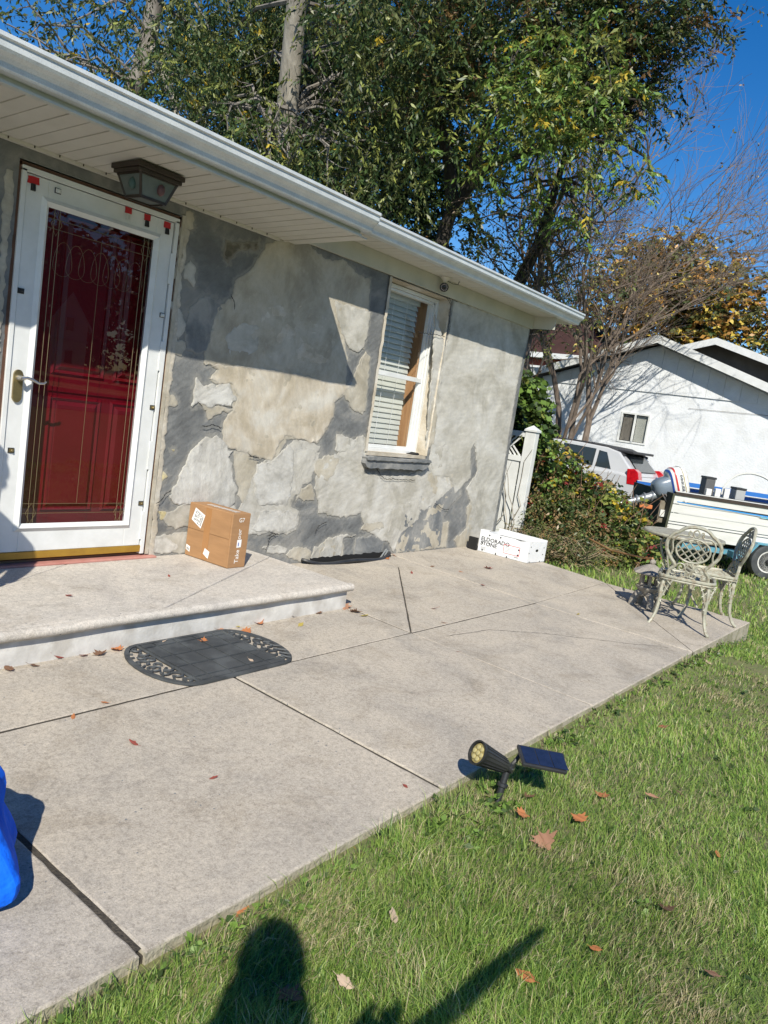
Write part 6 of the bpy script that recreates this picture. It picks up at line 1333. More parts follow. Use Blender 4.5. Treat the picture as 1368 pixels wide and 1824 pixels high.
# ------------------------------------------------------------------ foliage machinery
def sprays(C, L, nl, ll, lw, droop, rg, spread=.6, out=None):
    """C (n,3) spray origins -> leaf quads hanging along short drooping twigs; returns V, F"""
    n = len(C); az = rg.uniform(0, 2*np.pi, n); el = rg.normal(-.25*droop, .45, n)
    D = np.stack([np.cos(az)*np.cos(el), np.sin(az)*np.cos(el), np.sin(el)], 1)
    t = (np.arange(nl)+.5)/nl
    Ls = L*rg.uniform(.6, 1.3, n)
    P = C[:, None, :]+D[:, None, :]*(t[None, :, None]*Ls[:, None, None]); P[:, :, 2] -= droop*.55*(t[None, :]**2)*Ls[:, None]
    side = np.stack([-np.sin(az), np.cos(az), np.zeros(n)], 1)
    sg = np.where(np.arange(nl) % 2 == 0, 1., -1.)
    T = D[:, None, :]*.5+side[:, None, :]*sg[None, :, None]*spread+rg.normal(0, .30, (n, nl, 3)); T[:, :, 2] -= droop*(.35+.6*t[None, :])
    T /= np.linalg.norm(T, axis=2, keepdims=True)
    N = rg.normal(0, 1, (n, nl, 3)); N[:, :, 2] += .8; B = np.cross(T, N); B /= np.linalg.norm(B, axis=2, keepdims=True)
    s = rg.uniform(.65, 1.3, (n, nl, 1))
    a = P; b_ = P+T*ll*s*.45+B*lw*s*.5; c = P+T*ll*s; d = P+T*ll*s*.45-B*lw*s*.5
    nn = np.cross(T, B)*ll*.08*s; b_ = b_+nn; d = d+nn
    V = np.stack([a, b_, c, d], 2).reshape(-1, 3); F = np.arange(len(V)).reshape(-1, 4)
    return V, F
def fill(clusters, per, rg, shell=.5, sub=9, sr=.36):
    out = []
    for x, y, z, r_ in clusters:
        k = max(3, int(sub*(r_/1.0)**2)); u = rg.normal(0, 1, (k, 3)); u /= np.linalg.norm(u, axis=1, keepdims=True); q = rg.uniform(.25, 1, (k, 1))**.5
        c = np.array([x, y, z])+u*q*r_*np.array([1, 1, .85]); m_ = max(1, int(per*r_*r_/k))
        for cc in c: out.append(cc+rg.normal(0, sr*r_**.5, (m_, 3))*np.array([1, 1, .75]))
    return np.concatenate(out)
ST = 1
def foliage(nm, clusters, per, L, nl, ll, lw, droop, mats, probs, seed, parent, **kw):
    rg = np.random.default_rng(seed); C = fill(clusters, per, rg, **kw)
    V, F = sprays(C, L, nl, ll, lw, droop, rg)
    base = rg.choice(len(mats), len(C), p=probs); mi = np.repeat(base, nl); flip = rg.random(len(mi)) < .25; mi = np.where(flip, rg.choice(len(mats), len(mi), p=probs), mi)
    return npmesh(nm, V, F, mats, mi, parent)
def limbs(clusters, starts, rg, mt, parent, r0=.05, per=3, nm='limb', sag=.15):
    """twisting branches from points on the trunk out into the clusters"""
    b = MB(); st = [Vector(s) for s in starts]
    for x, y, z, r_ in clusters:
        for k in range(per):
            t = Vector((x, y, z))+Vector(rg.normal(0, r_*.5, 3)); s = min(st, key=lambda q: (q-t).length+rg.uniform(0, 1.5))
            m_ = 6; pts = []; off = Vector(rg.normal(0, .18, 3))
            for i in range(m_+1):
                f = i/m_; p = s.lerp(t, f)+off*math.sin(f*math.pi)+Vector(rg.normal(0, .05*(1 if 0 < i < m_ else 0), 3))+Vector((0,0,sag*math.sin(f*math.pi))); pts.append(p)
            rr_ = r0*rg.uniform(.5, 1); b.tube(pts, [rr_*(1-.8*i/m_)+.004 for i in range(m_+1)], 5)
            for q in range(3):
                s2 = pts[rg.integers(2, m_)]; e2 = s2+Vector(rg.normal(0, r_*.45, 3)); b.tube([s2, s2.lerp(e2, .5)+Vector(rg.normal(0, .05, 3)), e2], [rr_*.35, rr_*.22, .003], 4)
    return b.build(nm, mt, parent, smooth=True, fix=False, kind='stuff')
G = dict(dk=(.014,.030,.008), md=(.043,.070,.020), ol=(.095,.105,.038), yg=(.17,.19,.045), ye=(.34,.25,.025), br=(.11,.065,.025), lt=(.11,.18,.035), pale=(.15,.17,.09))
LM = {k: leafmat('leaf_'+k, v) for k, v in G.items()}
def toground(pts, n=4):
    p = Vector(pts[0]); d = (Vector(pts[0])-Vector(pts[min(2, len(pts)-1)])).normalized(); g_ = gz(p.x)-.3
    out = []; 
    for i in range(n, 0, -1):
        f = i/n; z = p.z+(g_-p.z)*f; out.append((p.x+d.x*.5*(p.z-z)*.15, p.y+d.y*.5*(p.z-z)*.15, z))
    return out+[tuple(q) for q in pts]
def trunk(nm, pts, r_, mt, parent, lo=1.3):
    q = toground(pts); n = len(q); b = MB()
    P = smooth2(q, k=5); m_ = len(P); b.tube([p+Vector((.03*noise.noise(p*1.7), .03*noise.noise(p*1.7+Vector((5,5,5))), 0)) for p in P], [r_[0]+(r_[1]-r_[0])*i/(m_-1) for i in range(m_)], 14)
    return b.build(nm, mt, parent, smooth=True)
tA = [(9.85,6.52,5.2),(9.64,6.37,6.04),(9.42,6.19,6.83),(9.19,5.97,7.56),(9.0,5.79,8.1),(8.8,5.6,9.3),(8.7,5.5,10.5)]
TA = thing('tall_tree', 'tall tree with straight pale trunk behind the roof, drooping narrow leaves', 'tree', (10.2, 6.9, gz(9)))
trunk('trunk', tA, (.215,.15), K['bark_pale'], TA)
limbs(CROWNS['MID'], tA[1:]+[(9.3,6.2,6.0),(9.6,6.3,5.4)], np.random.default_rng(3), K['bark'], TA, .045, 2)
foliage('crown', CROWNS['MID'], 105, .50, 16, .105, .032, 1.0, [LM['dk'], LM['md'], LM['ol'], LM['yg'], LM['ye']], [.22,.40,.24,.13,.01], 21, TA)
TL_ = thing('leaning_tree', 'leaning grey tree at the upper left with sparse pale and yellow leaves', 'tree', (9.2, 10.9, gz(9)))
tL = [(9.23,10.52,6.32),(9.25,10.28,6.93),(9.33,10.17,7.67),(9.32,10.1,8.37),(9.24,10.01,8.92),(9.2,9.9,10.2)]
trunk('trunk', tL, (.22,.14), K['bark'], TL_)
b = MB(); b.tube([(9.30,10.14,7.6),(9.45,9.82,7.1),(9.57,9.62,6.77),(9.69,9.49,6.23),(9.72,9.45,5.6)], [.10,.085,.08,.075,.07], 8); b.build('broken_limb', K['bark_pale'], TL_, smooth=True)
limbs(CROWNS['LEFT'], tL, np.random.default_rng(5), K['bark'], TL_, .06, 2)
foliage('crown', CROWNS['LEFT'], 33, .5, 13, .12, .045, .8, [LM['dk'], LM['md'], LM['ol'], LM['pale'], LM['ye']], [.16,.30,.26,.18,.10], 22, TL_)
TRt = thing('spreading_tree', 'big spreading oak-like tree with dark forked limbs against the blue sky', 'tree', (12.4, 4.9, gz(9)))
rt = [(12.37,4.69,4.47),(12.32,4.52,5.07),(12.26,4.2,5.54),(12.21,3.71,5.89),(12.35,2.93,6.12),(12.56,2.34,6.37),(12.74,1.85,6.53)]
trunk('trunk', rt, (.20,.045), K['bark_dark'], TRt)
for nm, pts, r_ in (('limb', [(12.26,4.2,5.54),(11.95,3.86,6.29),(11.72,3.41,6.89),(11.75,2.9,7.46)], (.11,.04)), ('limb', [(12.32,4.52,5.07),(11.98,4.49,5.77),(11.4,4.5,6.52),(10.84,4.38,7.28),(10.56,4.26,7.91)], (.13,.05)), ('limb', [(12.21,3.71,5.89),(12.12,3.44,5.93),(12.46,2.09,6.36),(12.52,1.6,6.21),(12.69,1.14,5.97)], (.09,.02)), ('limb', [(13.0,3.4,3.5),(13.09,3.03,4.75),(12.89,2.8,5.47),(12.71,2.63,5.89),(12.3,2.27,7.07)], (.12,.03))):
    P = smooth2(pts, k=6); b = MB(); b.tube(P, [r_[0]+(r_[1]-r_[0])*i/(len(P)-1) for i in range(len(P))], 8); b.build(nm, K['bark_dark'], TRt, smooth=True)
limbs(CROWNS['RIGHT']+CROWNS['YEL'], rt[2:]+[(11.72,3.41,6.89),(11.75,2.9,7.46),(10.84,4.38,7.28),(12.46,2.09,6.36),(12.3,2.27,7.07)], np.random.default_rng(8), K['bark_dark'], TRt, .035, 2, 'branches')
foliage('crown', CROWNS['RIGHT'], 108, .42, 15, .098, .036, .55, [LM['dk'], LM['md'], LM['ol'], LM['br'], LM['yg']], [.26,.26,.28,.14,.06], 23, TRt)
foliage('yellowing_foliage', CROWNS['YEL'], 105, .42, 14, .11, .036, .8, [LM['md'], LM['lt'], LM['yg'], LM['ye']], [.2,.40,.34,.06], 24, TRt)
TD = thing('dark_tree', 'dense dark green tree filling the shade behind the house roof', 'tree', (16, 13, gz(9)))
trunk('trunk', [(14.9,12.0,5),(14.6,11.6,7),(14.3,11.2,9)], (.3,.18), K['bark_dark'], TD)
limbs(CROWNS['DARK'], [(14.9,12.0,5),(14.6,11.6,7),(14.3,11.2,9)], np.random.default_rng(9), K['bark_dark'], TD, .06, 1)
foliage('crown', CROWNS['DARK'], 62, .6, 12, .17, .085, .6, [LM['dk'], LM['md'], LM['ol']], [.70,.26,.04], 25, TD)
# ------------------------------------------------------------------ bare multi-stemmed tree by the garage
BTt = thing('bare_tree', 'nearly bare multi-stemmed tree whose twigs fan out over the white garage', 'tree', (18.3, 3.9, gz(9)))
rg = np.random.default_rng(31)
def grow(b, p, d, L, r_, depth, tips):    # L is the branch length
    m_ = 5; pts = [p.copy()]; q = p.copy(); dd = d.copy()
    for i in range(m_):
        dd = (dd+Vector(rg.normal(0, .13, 3))+Vector((0,0,.06 if depth < 3 else .02))).normalized(); q = q+dd*L/m_; pts.append(q.copy())
    b[min(depth, 2)].tube(pts, [r_*(1-.45*i/m_) for i in range(m_+1)], 8 if depth < 1 else (5 if depth < 3 else 3))
    if depth >= 5: tips.append(q.copy()); return
    for k in range([3,4,4,4,4][depth]):
        i = rg.integers(2, m_+1); a = rg.uniform(0, 2*math.pi); u = dd.orthogonal().normalized(); v = dd.cross(u); sp_ = rg.uniform(.35, .85)
        nd = (dd+(u*math.cos(a)+v*math.sin(a))*sp_+BIAS*.14).normalized()
        grow(b, pts[i], nd, L*rg.uniform(.58, .86), max(.0045, r_*[.55,.52,.5,.5,.6][depth]), depth+1, tips)
bs_ = [MB(), MB(), MB()]; tips = []
BIAS = Vector((-.05,-.8,.65))
for (s, d, L, r_) in (((18.3,4.15,-.4), (-.01,.02,1), 4.0, .10), ((18.3,3.75,-.4), (.0,-.13,1), 3.7, .11), ((18.4,3.9,-.4), (-.10,-.16,1), 3.9, .08), ((18.2,4.3,-.4), (-.2,.0,1), 3.4, .06)):
    grow(bs_, Vector(s), Vector(d).normalized(), L, r_, 0, tips)
bs_[0].build('trunk', K['bark_brown'], BTt, smooth=True, fix=False); bs_[1].build('limb', K['bark_brown'], BTt, smooth=True, fix=False); bs_[2].build('twigs', K['bark_brown'], BTt, fix=False, kind='stuff')
tp = np.array([tuple(t) for t in tips]); sel = rg.random(len(tp)) < .12
V, F = sprays(tp[sel], .25, 3, .075, .04, .5, rg); npmesh('crown', V, F, [LM['ol'], LM['ye'], LM['br']], rg.integers(0, 3, len(F)), BTt)
# olive scrub trees between roof end and garage
OT = thing('scrubby_tree', 'thin scrubby tree with olive leaves and many twigs beyond the gutter end', 'tree', (13.2, 3.2, gz(9)))
trunk('trunk', [(13.3,3.0,3.2),(13.2,2.95,4.0),(13.1,2.9,4.9),(13.0,2.6,5.8)], (.09,.03), K['bark_brown'], OT)
limbs(CROWNS['OLIVE'], [(13.3,3.0,3.2),(13.2,2.95,4.0),(13.1,2.9,4.9),(13.0,2.6,5.8)], np.random.default_rng(12), K['bark_brown'], OT, .03, 5, sag=.0)
foliage('crown', CROWNS['OLIVE'], 75, .35, 9, .085, .032, .6, [LM['md'], LM['ol'], LM['br'], LM['yg']], [.2,.45,.2,.15], 26, OT)
OR = thing('autumn_tree', 'rounded tree in orange and yellow autumn leaf behind the garage roof', 'tree', (31, 6.5, gz(9)))
om = leafmat('leaf_orange', (.34,.18,.045)); om2 = leafmat('leaf_gold', (.42,.32,.06))
trunk('trunk', [(31,6.4,3),(31,6.3,5),(31,6.2,7)], (.3,.15), K['bark'], OR)
limbs(CROWNS['ORANGE'], [(31,6.4,3),(31,6.3,5),(31,6.2,7)], np.random.default_rng(14), K['bark_brown'], OR, .07, 2)
foliage('crown', CROWNS['ORANGE'], 48, .6, 12, .20, .11, .4, [om, om2, LM['ol'], LM['md'], LM['br']], [.26,.24,.26,.12,.12], 27, OR)
# ------------------------------------------------------------------ ivy, bramble bush, dead brush
IV = thing('climbing_ivy', 'bright green ivy mound climbing above the fence beside the wall corner', 'ivy', (9.4, 1.0, gz(9)))
iv = [(9.35,1.10,1.9,.28),(9.4,.95,1.6,.33),(9.45,.80,1.4,.33),(9.4,1.2,1.55,.35),(9.5,.62,1.2,.30),(9.5,1.0,1.2,.35),(9.3,1.35,1.9,.3),(9.6,.9,1.75,.3)]
def leafblob(nm, cl, per, ll, lw, mats, probs, seed, parent, droop=.5, L=.16, nl=5):
    rg_ = np.random.default_rng(seed); C = []
    for x, y, z, r_ in cl:
        m_ = int(per*r_*r_); u = rg_.normal(0, 1, (m_, 3)); u /= np.linalg.norm(u, axis=1, keepdims=True); q = rg_.uniform(.55, 1.08, (m_, 1)); nz = np.array([1+.25*noise.noise(Vector(tuple(v*2.2))+Vector((x*3,y*3,z))) for v in u])[:, None]
        C.append(np.array([x,y,z])+u*q*r_*nz)
    C = np.concatenate(C); C = C[C[:, 2] > gz(9)+.02]
    V, F = sprays(C, L, nl, ll, lw, droop, rg_, .9); mi = np.repeat(rg_.choice(len(mats), len(C), p=probs), nl); return npmesh(nm, V, F, mats, mi, parent)
leafblob('foliage', iv, 1500, .085, .075, [LM['md'], LM['lt'], LM['yg'], LM['dk']], [.35,.35,.15,.15], 41, IV)
b = MB()
for k in range(30):
    y = .45+1.1*rnd.random(); p = [Vector((9.02, y, gz(9)))]
    for i in range(7): p.append(p[-1]+Vector((rnd.uniform(-.015,.02), rnd.uniform(-.09,.09), rnd.uniform(.12,.26))))
    b.tube(p, [.010-.001*i for i in range(8)], 4)
b.build('vine_stem', K['bark_pale'], IV, fix=False)
BU = thing('bramble_bush', 'tangled bush of green, yellow and red leaves between fence and boat', 'bush', (10.2, .2, gz(9)))
bu = [(9.75,.45,.85,.42),(10.1,.22,.58,.45),(10.2,-.10,.42,.42),(10.3,-.38,.25,.40),(10.0,.5,.45,.5),(10.1,.1,.05,.5),(10.2,-.35,-.05,.45),(9.9,.35,.0,.5),(10.4,-.60,.08,.36),(9.65,.70,1.05,.32),(10.3,-.76,-.08,.30),(10.25,-.55,.30,.28)]
cr1 = leafmat('leaf_red', (.16,.025,.02)); cr2 = leafmat('leaf_dry', (.20,.13,.06))
leafblob('foliage', bu, 1300, .075, .050, [LM['md'], LM['dk'], LM['yg'], LM['ye'], cr1, cr2, LM['lt']], [.22,.09,.25,.06,.04,.09,.25], 42, BU)
b = MB()
for k in range(150):
    c = bu[rnd.randrange(len(bu))]; s = Vector((c[0]+rnd.uniform(-.3,.3), c[1]+rnd.uniform(-.3,.3), gz(9))); e = Vector((c[0]+rnd.uniform(-.5,.5), c[1]+rnd.uniform(-.5,.5), c[2]+rnd.uniform(0,.5)))
    b.tube([s, s.lerp(e,.5)+Vector((rnd.uniform(-.1,.1),rnd.uniform(-.1,.1),.12)), e], [.008,.006,.003], 4)
b.build('stem', pm('bramble_stem', (.14,.07,.05), (.22,.15,.09), 8, .8), BU, fix=False)
DB = thing('dry_brush', 'heap of dry grey-brown brush and weeds in front of the white fence', 'brush', (9.2, -.05, gz(9)))
b = MB()
for k in range(900):
    s = Vector((rnd.uniform(8.9,9.7), rnd.uniform(-.55,.40), gz(9)+rnd.uniform(0,.25))); a = rnd.uniform(0, 6.28); L = rnd.uniform(.15,.5); e = s+Vector((math.cos(a)*L*.7, math.sin(a)*L, rnd.uniform(.0,.55)*L+.05))
    mm = s.lerp(e,.5)+Vector((0,0,.10*L)); e.z -= .1*rnd.random()
    b.tube([s, mm, e], [.0040,.0032,.0018], 3, mi=rnd.randrange(2))
b.build('twigs', [pm('dry_twig', (.32,.25,.16), rough=.9), pm('green_weed', (.14,.17,.055), rough=.8)], DB, fix=False, kind='stuff')
leafblob('weed_foliage', [(9.2,.1,.2,.42),(9.4,-.2,.15,.42),(9.5,.15,.35,.45),(9.1,-.35,.0,.3),(9.8,-.45,.1,.4)], 1000, .055, .022, [LM['ol'], cr2, LM['md'], LM['dk']], [.35,.25,.25,.15], 43, DB, 1.0, .2, 6)
# dark hedge backing between bush and car
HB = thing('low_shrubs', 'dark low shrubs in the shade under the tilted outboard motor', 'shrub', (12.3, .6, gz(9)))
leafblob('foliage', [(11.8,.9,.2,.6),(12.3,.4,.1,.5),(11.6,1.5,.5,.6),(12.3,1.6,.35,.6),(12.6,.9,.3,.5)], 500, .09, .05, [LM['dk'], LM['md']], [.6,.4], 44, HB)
# trees and houses across the street, seen in the door glass
for i, (x, y, rr_) in enumerate(((15,-40,6),(36,-42,6.5),(47,-54,8),(58,-64,8.5),(27,-62,7.5),(6,-40,6),(50,-86,10))):
    t = thing('street_tree', ['leafy tree across the street behind the viewer, nearest', 'round tree across the street behind the viewer', 'broad tree far across the street', 'broad tree beyond the white house across the street', 'tree left of the far white house', 'tree across the street beside the road', 'last tree far down across the street'][i], 'tree', (x,y,gz(9)), 'trees across the street')
    trunk('trunk', [(x,y,2),(x,y,4),(x,y,6)], (.35,.2), K['bark'], t)
    foliage('crown', [(x+rnd.uniform(-3,3), y+rnd.uniform(-3,3), 6+rnd.uniform(-5,9), rr_*.6) for _ in range(20)], 9, 1.1, 9, .55, .34, .5, [LM['dk'], LM['md']], [.6,.4], 60+i, t)
SHs = thing('street_house', 'steep-gabled white house across the street mirrored in the door glass', 'house', (43,-70,gz(9)))
hc = Vector((43.5,-71.0,gz(9))); hn = (Vector((0,4.1,0))-Vector((hc.x,hc.y,0))).normalized(); hr = Vector((-hn.y, hn.x, 0))
def HP(u, v, z): return hc+hr*u+hn*v+Vector((0,0,z))
b = MB(); b.prism([(-1.7,0),(1.7,0),(1.7,5.4),(0,8.2),(-1.7,5.4)], lambda u, z, w_: HP(u, w_, z), -8, 0); b.build('wall', pm('pale_siding', (.80,.80,.79), rough=.8), SHs)
b = MB(); b.prism([(0,8.5),(2.1,5.1),(2.1,4.8),(0,8.2),(-2.1,4.8),(-2.1,5.1)], lambda u, z, w_: HP(u, w_, z), -8.2, .4); b.build('roof', K['white_vinyl'], SHs)
for (u, z) in ((0,5.3),(-.1,2.0)):
    b = MB(); b.prism([(u-.5,z-.8),(u+.5,z-.8),(u+.5,z+.8),(u-.5,z+.8)], lambda a, c, w_: HP(a, w_, c), .0, .08); o = b.build('window', K['white_vinyl'], SHs)
    b = MB(); b.prism([(u-.35,z-.65),(u+.35,z-.65),(u+.35,z+.65),(u-.35,z+.65)], lambda a, c, w_: HP(a, w_, c), .08, .10); sub(b, 'pane', dg, o)
b = MB(); b.prism([(-1.8,3.6),(1.8,3.6),(1.8,3.8),(-1.8,3.8)], lambda a, c, w_: HP(a, w_, c), .0, .12); b.build('trim_band', K['white_vinyl'], SHs)
# ------------------------------------------------------------------ grass blades
def in_patio(x, y):
    e = np.where(x > 7.39, -1.44, -2.745); e = -2.745
    edge = np.interp(y, [-2.77,-1.44,-.78,0,.1], [7.60,7.41,7.48,7.62,7.70])
    return ((y > -2.752) & (x < edge)) 
def lawn_grass(nm, n, seed, r0, r1, hmin, hmax, wmul):
    rg = np.random.default_rng(seed)
    az = rg.uniform(R_(-20), R_(62), n); r_ = r0*(r1/r0)**(rg.random(n)**1.12)
    x = r_*np.cos(az); y = -4.1+r_*np.sin(az)
    d = y+2.75
    f1 = np.array([noise.noise(Vector((a*1.1, c*1.1, 2))) for a, c in zip(x, y)]); f2 = np.array([noise.noise(Vector((a*4, c*4, 7))) for a, c in zip(x, y)])
    keep = ~in_patio(x, y) & ~((y > -.9) & (x < 9.0) & (x < 7.7)) & (x > -.3)
    near = (x < 7.55) & (y > -2.86); keep &= ~(near & (rg.random(n) < .75-7*np.abs(y+2.75)))
    keep &= rg.random(n) < .95+.25*f2+.12*f1
    keep &= ~((x > 14.2) & (x < 18.6)) & (x < 19.9)
    x, y, r_, f1, f2 = x[keep], y[keep], r_[keep], f1[keep], f2[keep]; n = len(x)
    z = np.array([gz(a, c) for a, c in zip(x, y)])-.008
    long_ = np.clip(1.05+.45*f1+.45*f2, .75, 1.7); long_ = np.where((x < 2.9) & (x > 1.2) & (y > -3.7), long_*1.25, long_)
    ds = np.hypot(x-2.66, y+2.90); long_ = long_*np.clip(ds/.14, .3, 1)
    h = rg.uniform(hmin, hmax, n)*long_*rg.uniform(.6, 1.15, n); w_ = np.maximum(.0025, r_*.0009)*rg.uniform(.7, 1.4, n)*wmul
    # matted lean: neighbouring blades lie the same way
    la = 3.0*f1+rg.normal(0, 1.3, n)+.6; lean = rg.uniform(.25, 1.25, n)
    D = np.stack([np.cos(la), np.sin(la)], 1); fa = rg.uniform(0, np.pi*2, n); W = np.stack([np.cos(fa), np.sin(fa), np.zeros(n)], 1)*w_[:, None]*.5
    p0 = np.stack([x, y, z], 1); up = np.array([0,0,1.])
    D3 = np.concatenate([D, np.zeros((n,1))], 1)
    p1 = p0+up*(h*.55)[:, None]+D3*(h*.28*lean)[:, None]; p2 = p0+up*(h*(.95-.35*lean*.6))[:, None]+D3*(h*.80*lean)[:, None]
    V = np.stack([p0-W, p0+W, p1+W*.8, p1-W*.8, p2], 1).reshape(-1, 3)
    i = np.arange(n)*5; F = np.concatenate([np.stack([i, i+1, i+2], 1), np.stack([i, i+2, i+3], 1), np.stack([i+3, i+2, i+4], 1)])
    g1 = np.array([.20,.36,.065]); g2 = np.array([.41,.51,.13]); g3 = np.array([.62,.54,.32]); g4 = np.array([.10,.19,.04])
    t = rg.random(n)[:, None]; c = g1*(1-t)+g2*t; pick = rg.random(n); dry = .12+.75*np.clip(f2*.8-f1*.8-.12, 0, 1)
    c = np.where((pick < dry)[:, None], g3*rg.uniform(.6,1.1,(n,1)), c); c = np.where((pick > .80)[:, None], g4, c)
    c = c*(1.03+.25*f1[:, None]+.15*f2[:, None])
    col = np.repeat(np.concatenate([c, np.ones((n,1))], 1), 5, 0)
    o = npmesh(nm, V, F, [GM], None, None, colors=col); o['kind'] = 'stuff'; return o
GM = leafmat('grass_blade', (0,0,0), attr=True, rough=.4, trans=.5)
lawn_grass('grass', 520000, 5, 1.0, 8.5, .026, .068, 1.0)
lawn_grass('far_grass', 75000, 6, 6.5, 17, .05, .10, 1.3)
# low broad-leaved weeds by the light and along the slab edge
b = []; rg = np.random.default_rng(77)
cs = np.concatenate([np.stack([rg.uniform(2.25,2.75,70), -2.80-rg.uniform(0,.16,70)], 1), np.stack([rg.uniform(.8,7.4,150), -2.78-rg.uniform(0,.05,150)], 1), np.stack([rg.uniform(1.5,6,110), rg.uniform(-4.2,-2.9,110)], 1)])
C = np.array([[x, y, gz(x, y)+.012] for x, y in cs]); V, F = sprays(C, .045, 7, .028, .018, .1, rg, .9); V[:, 2] = np.maximum(V[:, 2], gz(3,-3)+.0)
o = npmesh('clover', V, F, [LM['md'], LM['lt']], rg.integers(0, 2, len(F))); o['kind'] = 'stuff'
b = MB()   # moss and crumbs of soil along the slab edge
for k in range(260):
    x = rnd.uniform(.6, 7.3); y = -2.765-abs(rnd.gauss(0,.03)); s = rnd.uniform(.004,.016)
    b.lathe([(s,0),(s*.9,s*.4),(s*.3,s*.6)], (x,y,gz(x,y)+.004), 6)
o = b.build('soil_crumbs', pm('mossy_soil', (.10,.105,.025), (.16,.13,.08), 30, .95, 1, 150), kind='stuff')
# ------------------------------------------------------------------ fallen leaves, each a thing
leafcol = dict(tan=(.32,.17,.105), orange=(.36,.14,.055), red=(.22,.055,.04), brown=(.14,.075,.045), pale=(.40,.30,.22), yellow=(.34,.27,.07))
LF = {k: leafmat('dead_'+k, v, tuple(min(1, c*1.5) for c in v), .6, .15) for k, v in leafcol.items()}
def leaf_outline(kind):
    if kind == 'oak':
        pts = []
        for k, (u, w_) in enumerate(((0,.02),(.12,.05),(.22,.30),(.30,.12),(.42,.46),(.55,.16),(.64,.34),(.74,.12),(.88,.14),(1,0))): pts.append((u, w_))
    elif kind == 'maple':
        pts = [(0,.03),(.10,.12),(.08,.42),(.26,.30),(.38,.60),(.52,.30),(.62,.36),(.72,.14),(1,0)]
    else: pts = [(0,.01),(.2,.18),(.45,.26),(.7,.18),(.9,.06),(1,0)]
    return pts+[(u, -w_*.9) for u, w_ in pts[-2:0:-1]]
def fallen(x, y, z, size, kind, col, rz, curl, label, group):
    o2 = leaf_outline(kind); ol = dens(o2, .06, .05, int(x*100)); b = MB(); n = len(ol)
    def q(u, w_, d): return ((u-.5)*size, w_*size, size*(curl*(1.4*w_*w_+.5*(u-.5)**2)+.05*noise.noise(Vector((u*5, w_*5, x*3))))+d)
    spine = [(i/8, 0) for i in range(9)]
    top = [q(u, w_, 0) for u, w_ in ol]; t = tess(ol)
    b.add(top, [tuple(k) for k in t])
    b.tube([q(-.22, .03, .0), q(0,0,.0), q(.5,0,.001), q(.95,0,.0)], [size*.014, size*.012, size*.008, size*.003], 4)
    o = b.build('fallen_leaf', LF[col], None, fix=False, smooth=True); o.location = (x, y, z+size*.05); o.rotation_euler = (rnd.uniform(-.35,.35), rnd.uniform(-.35,.35), rz)
    return tagp(o, label, 'leaf', group)
from math import pi
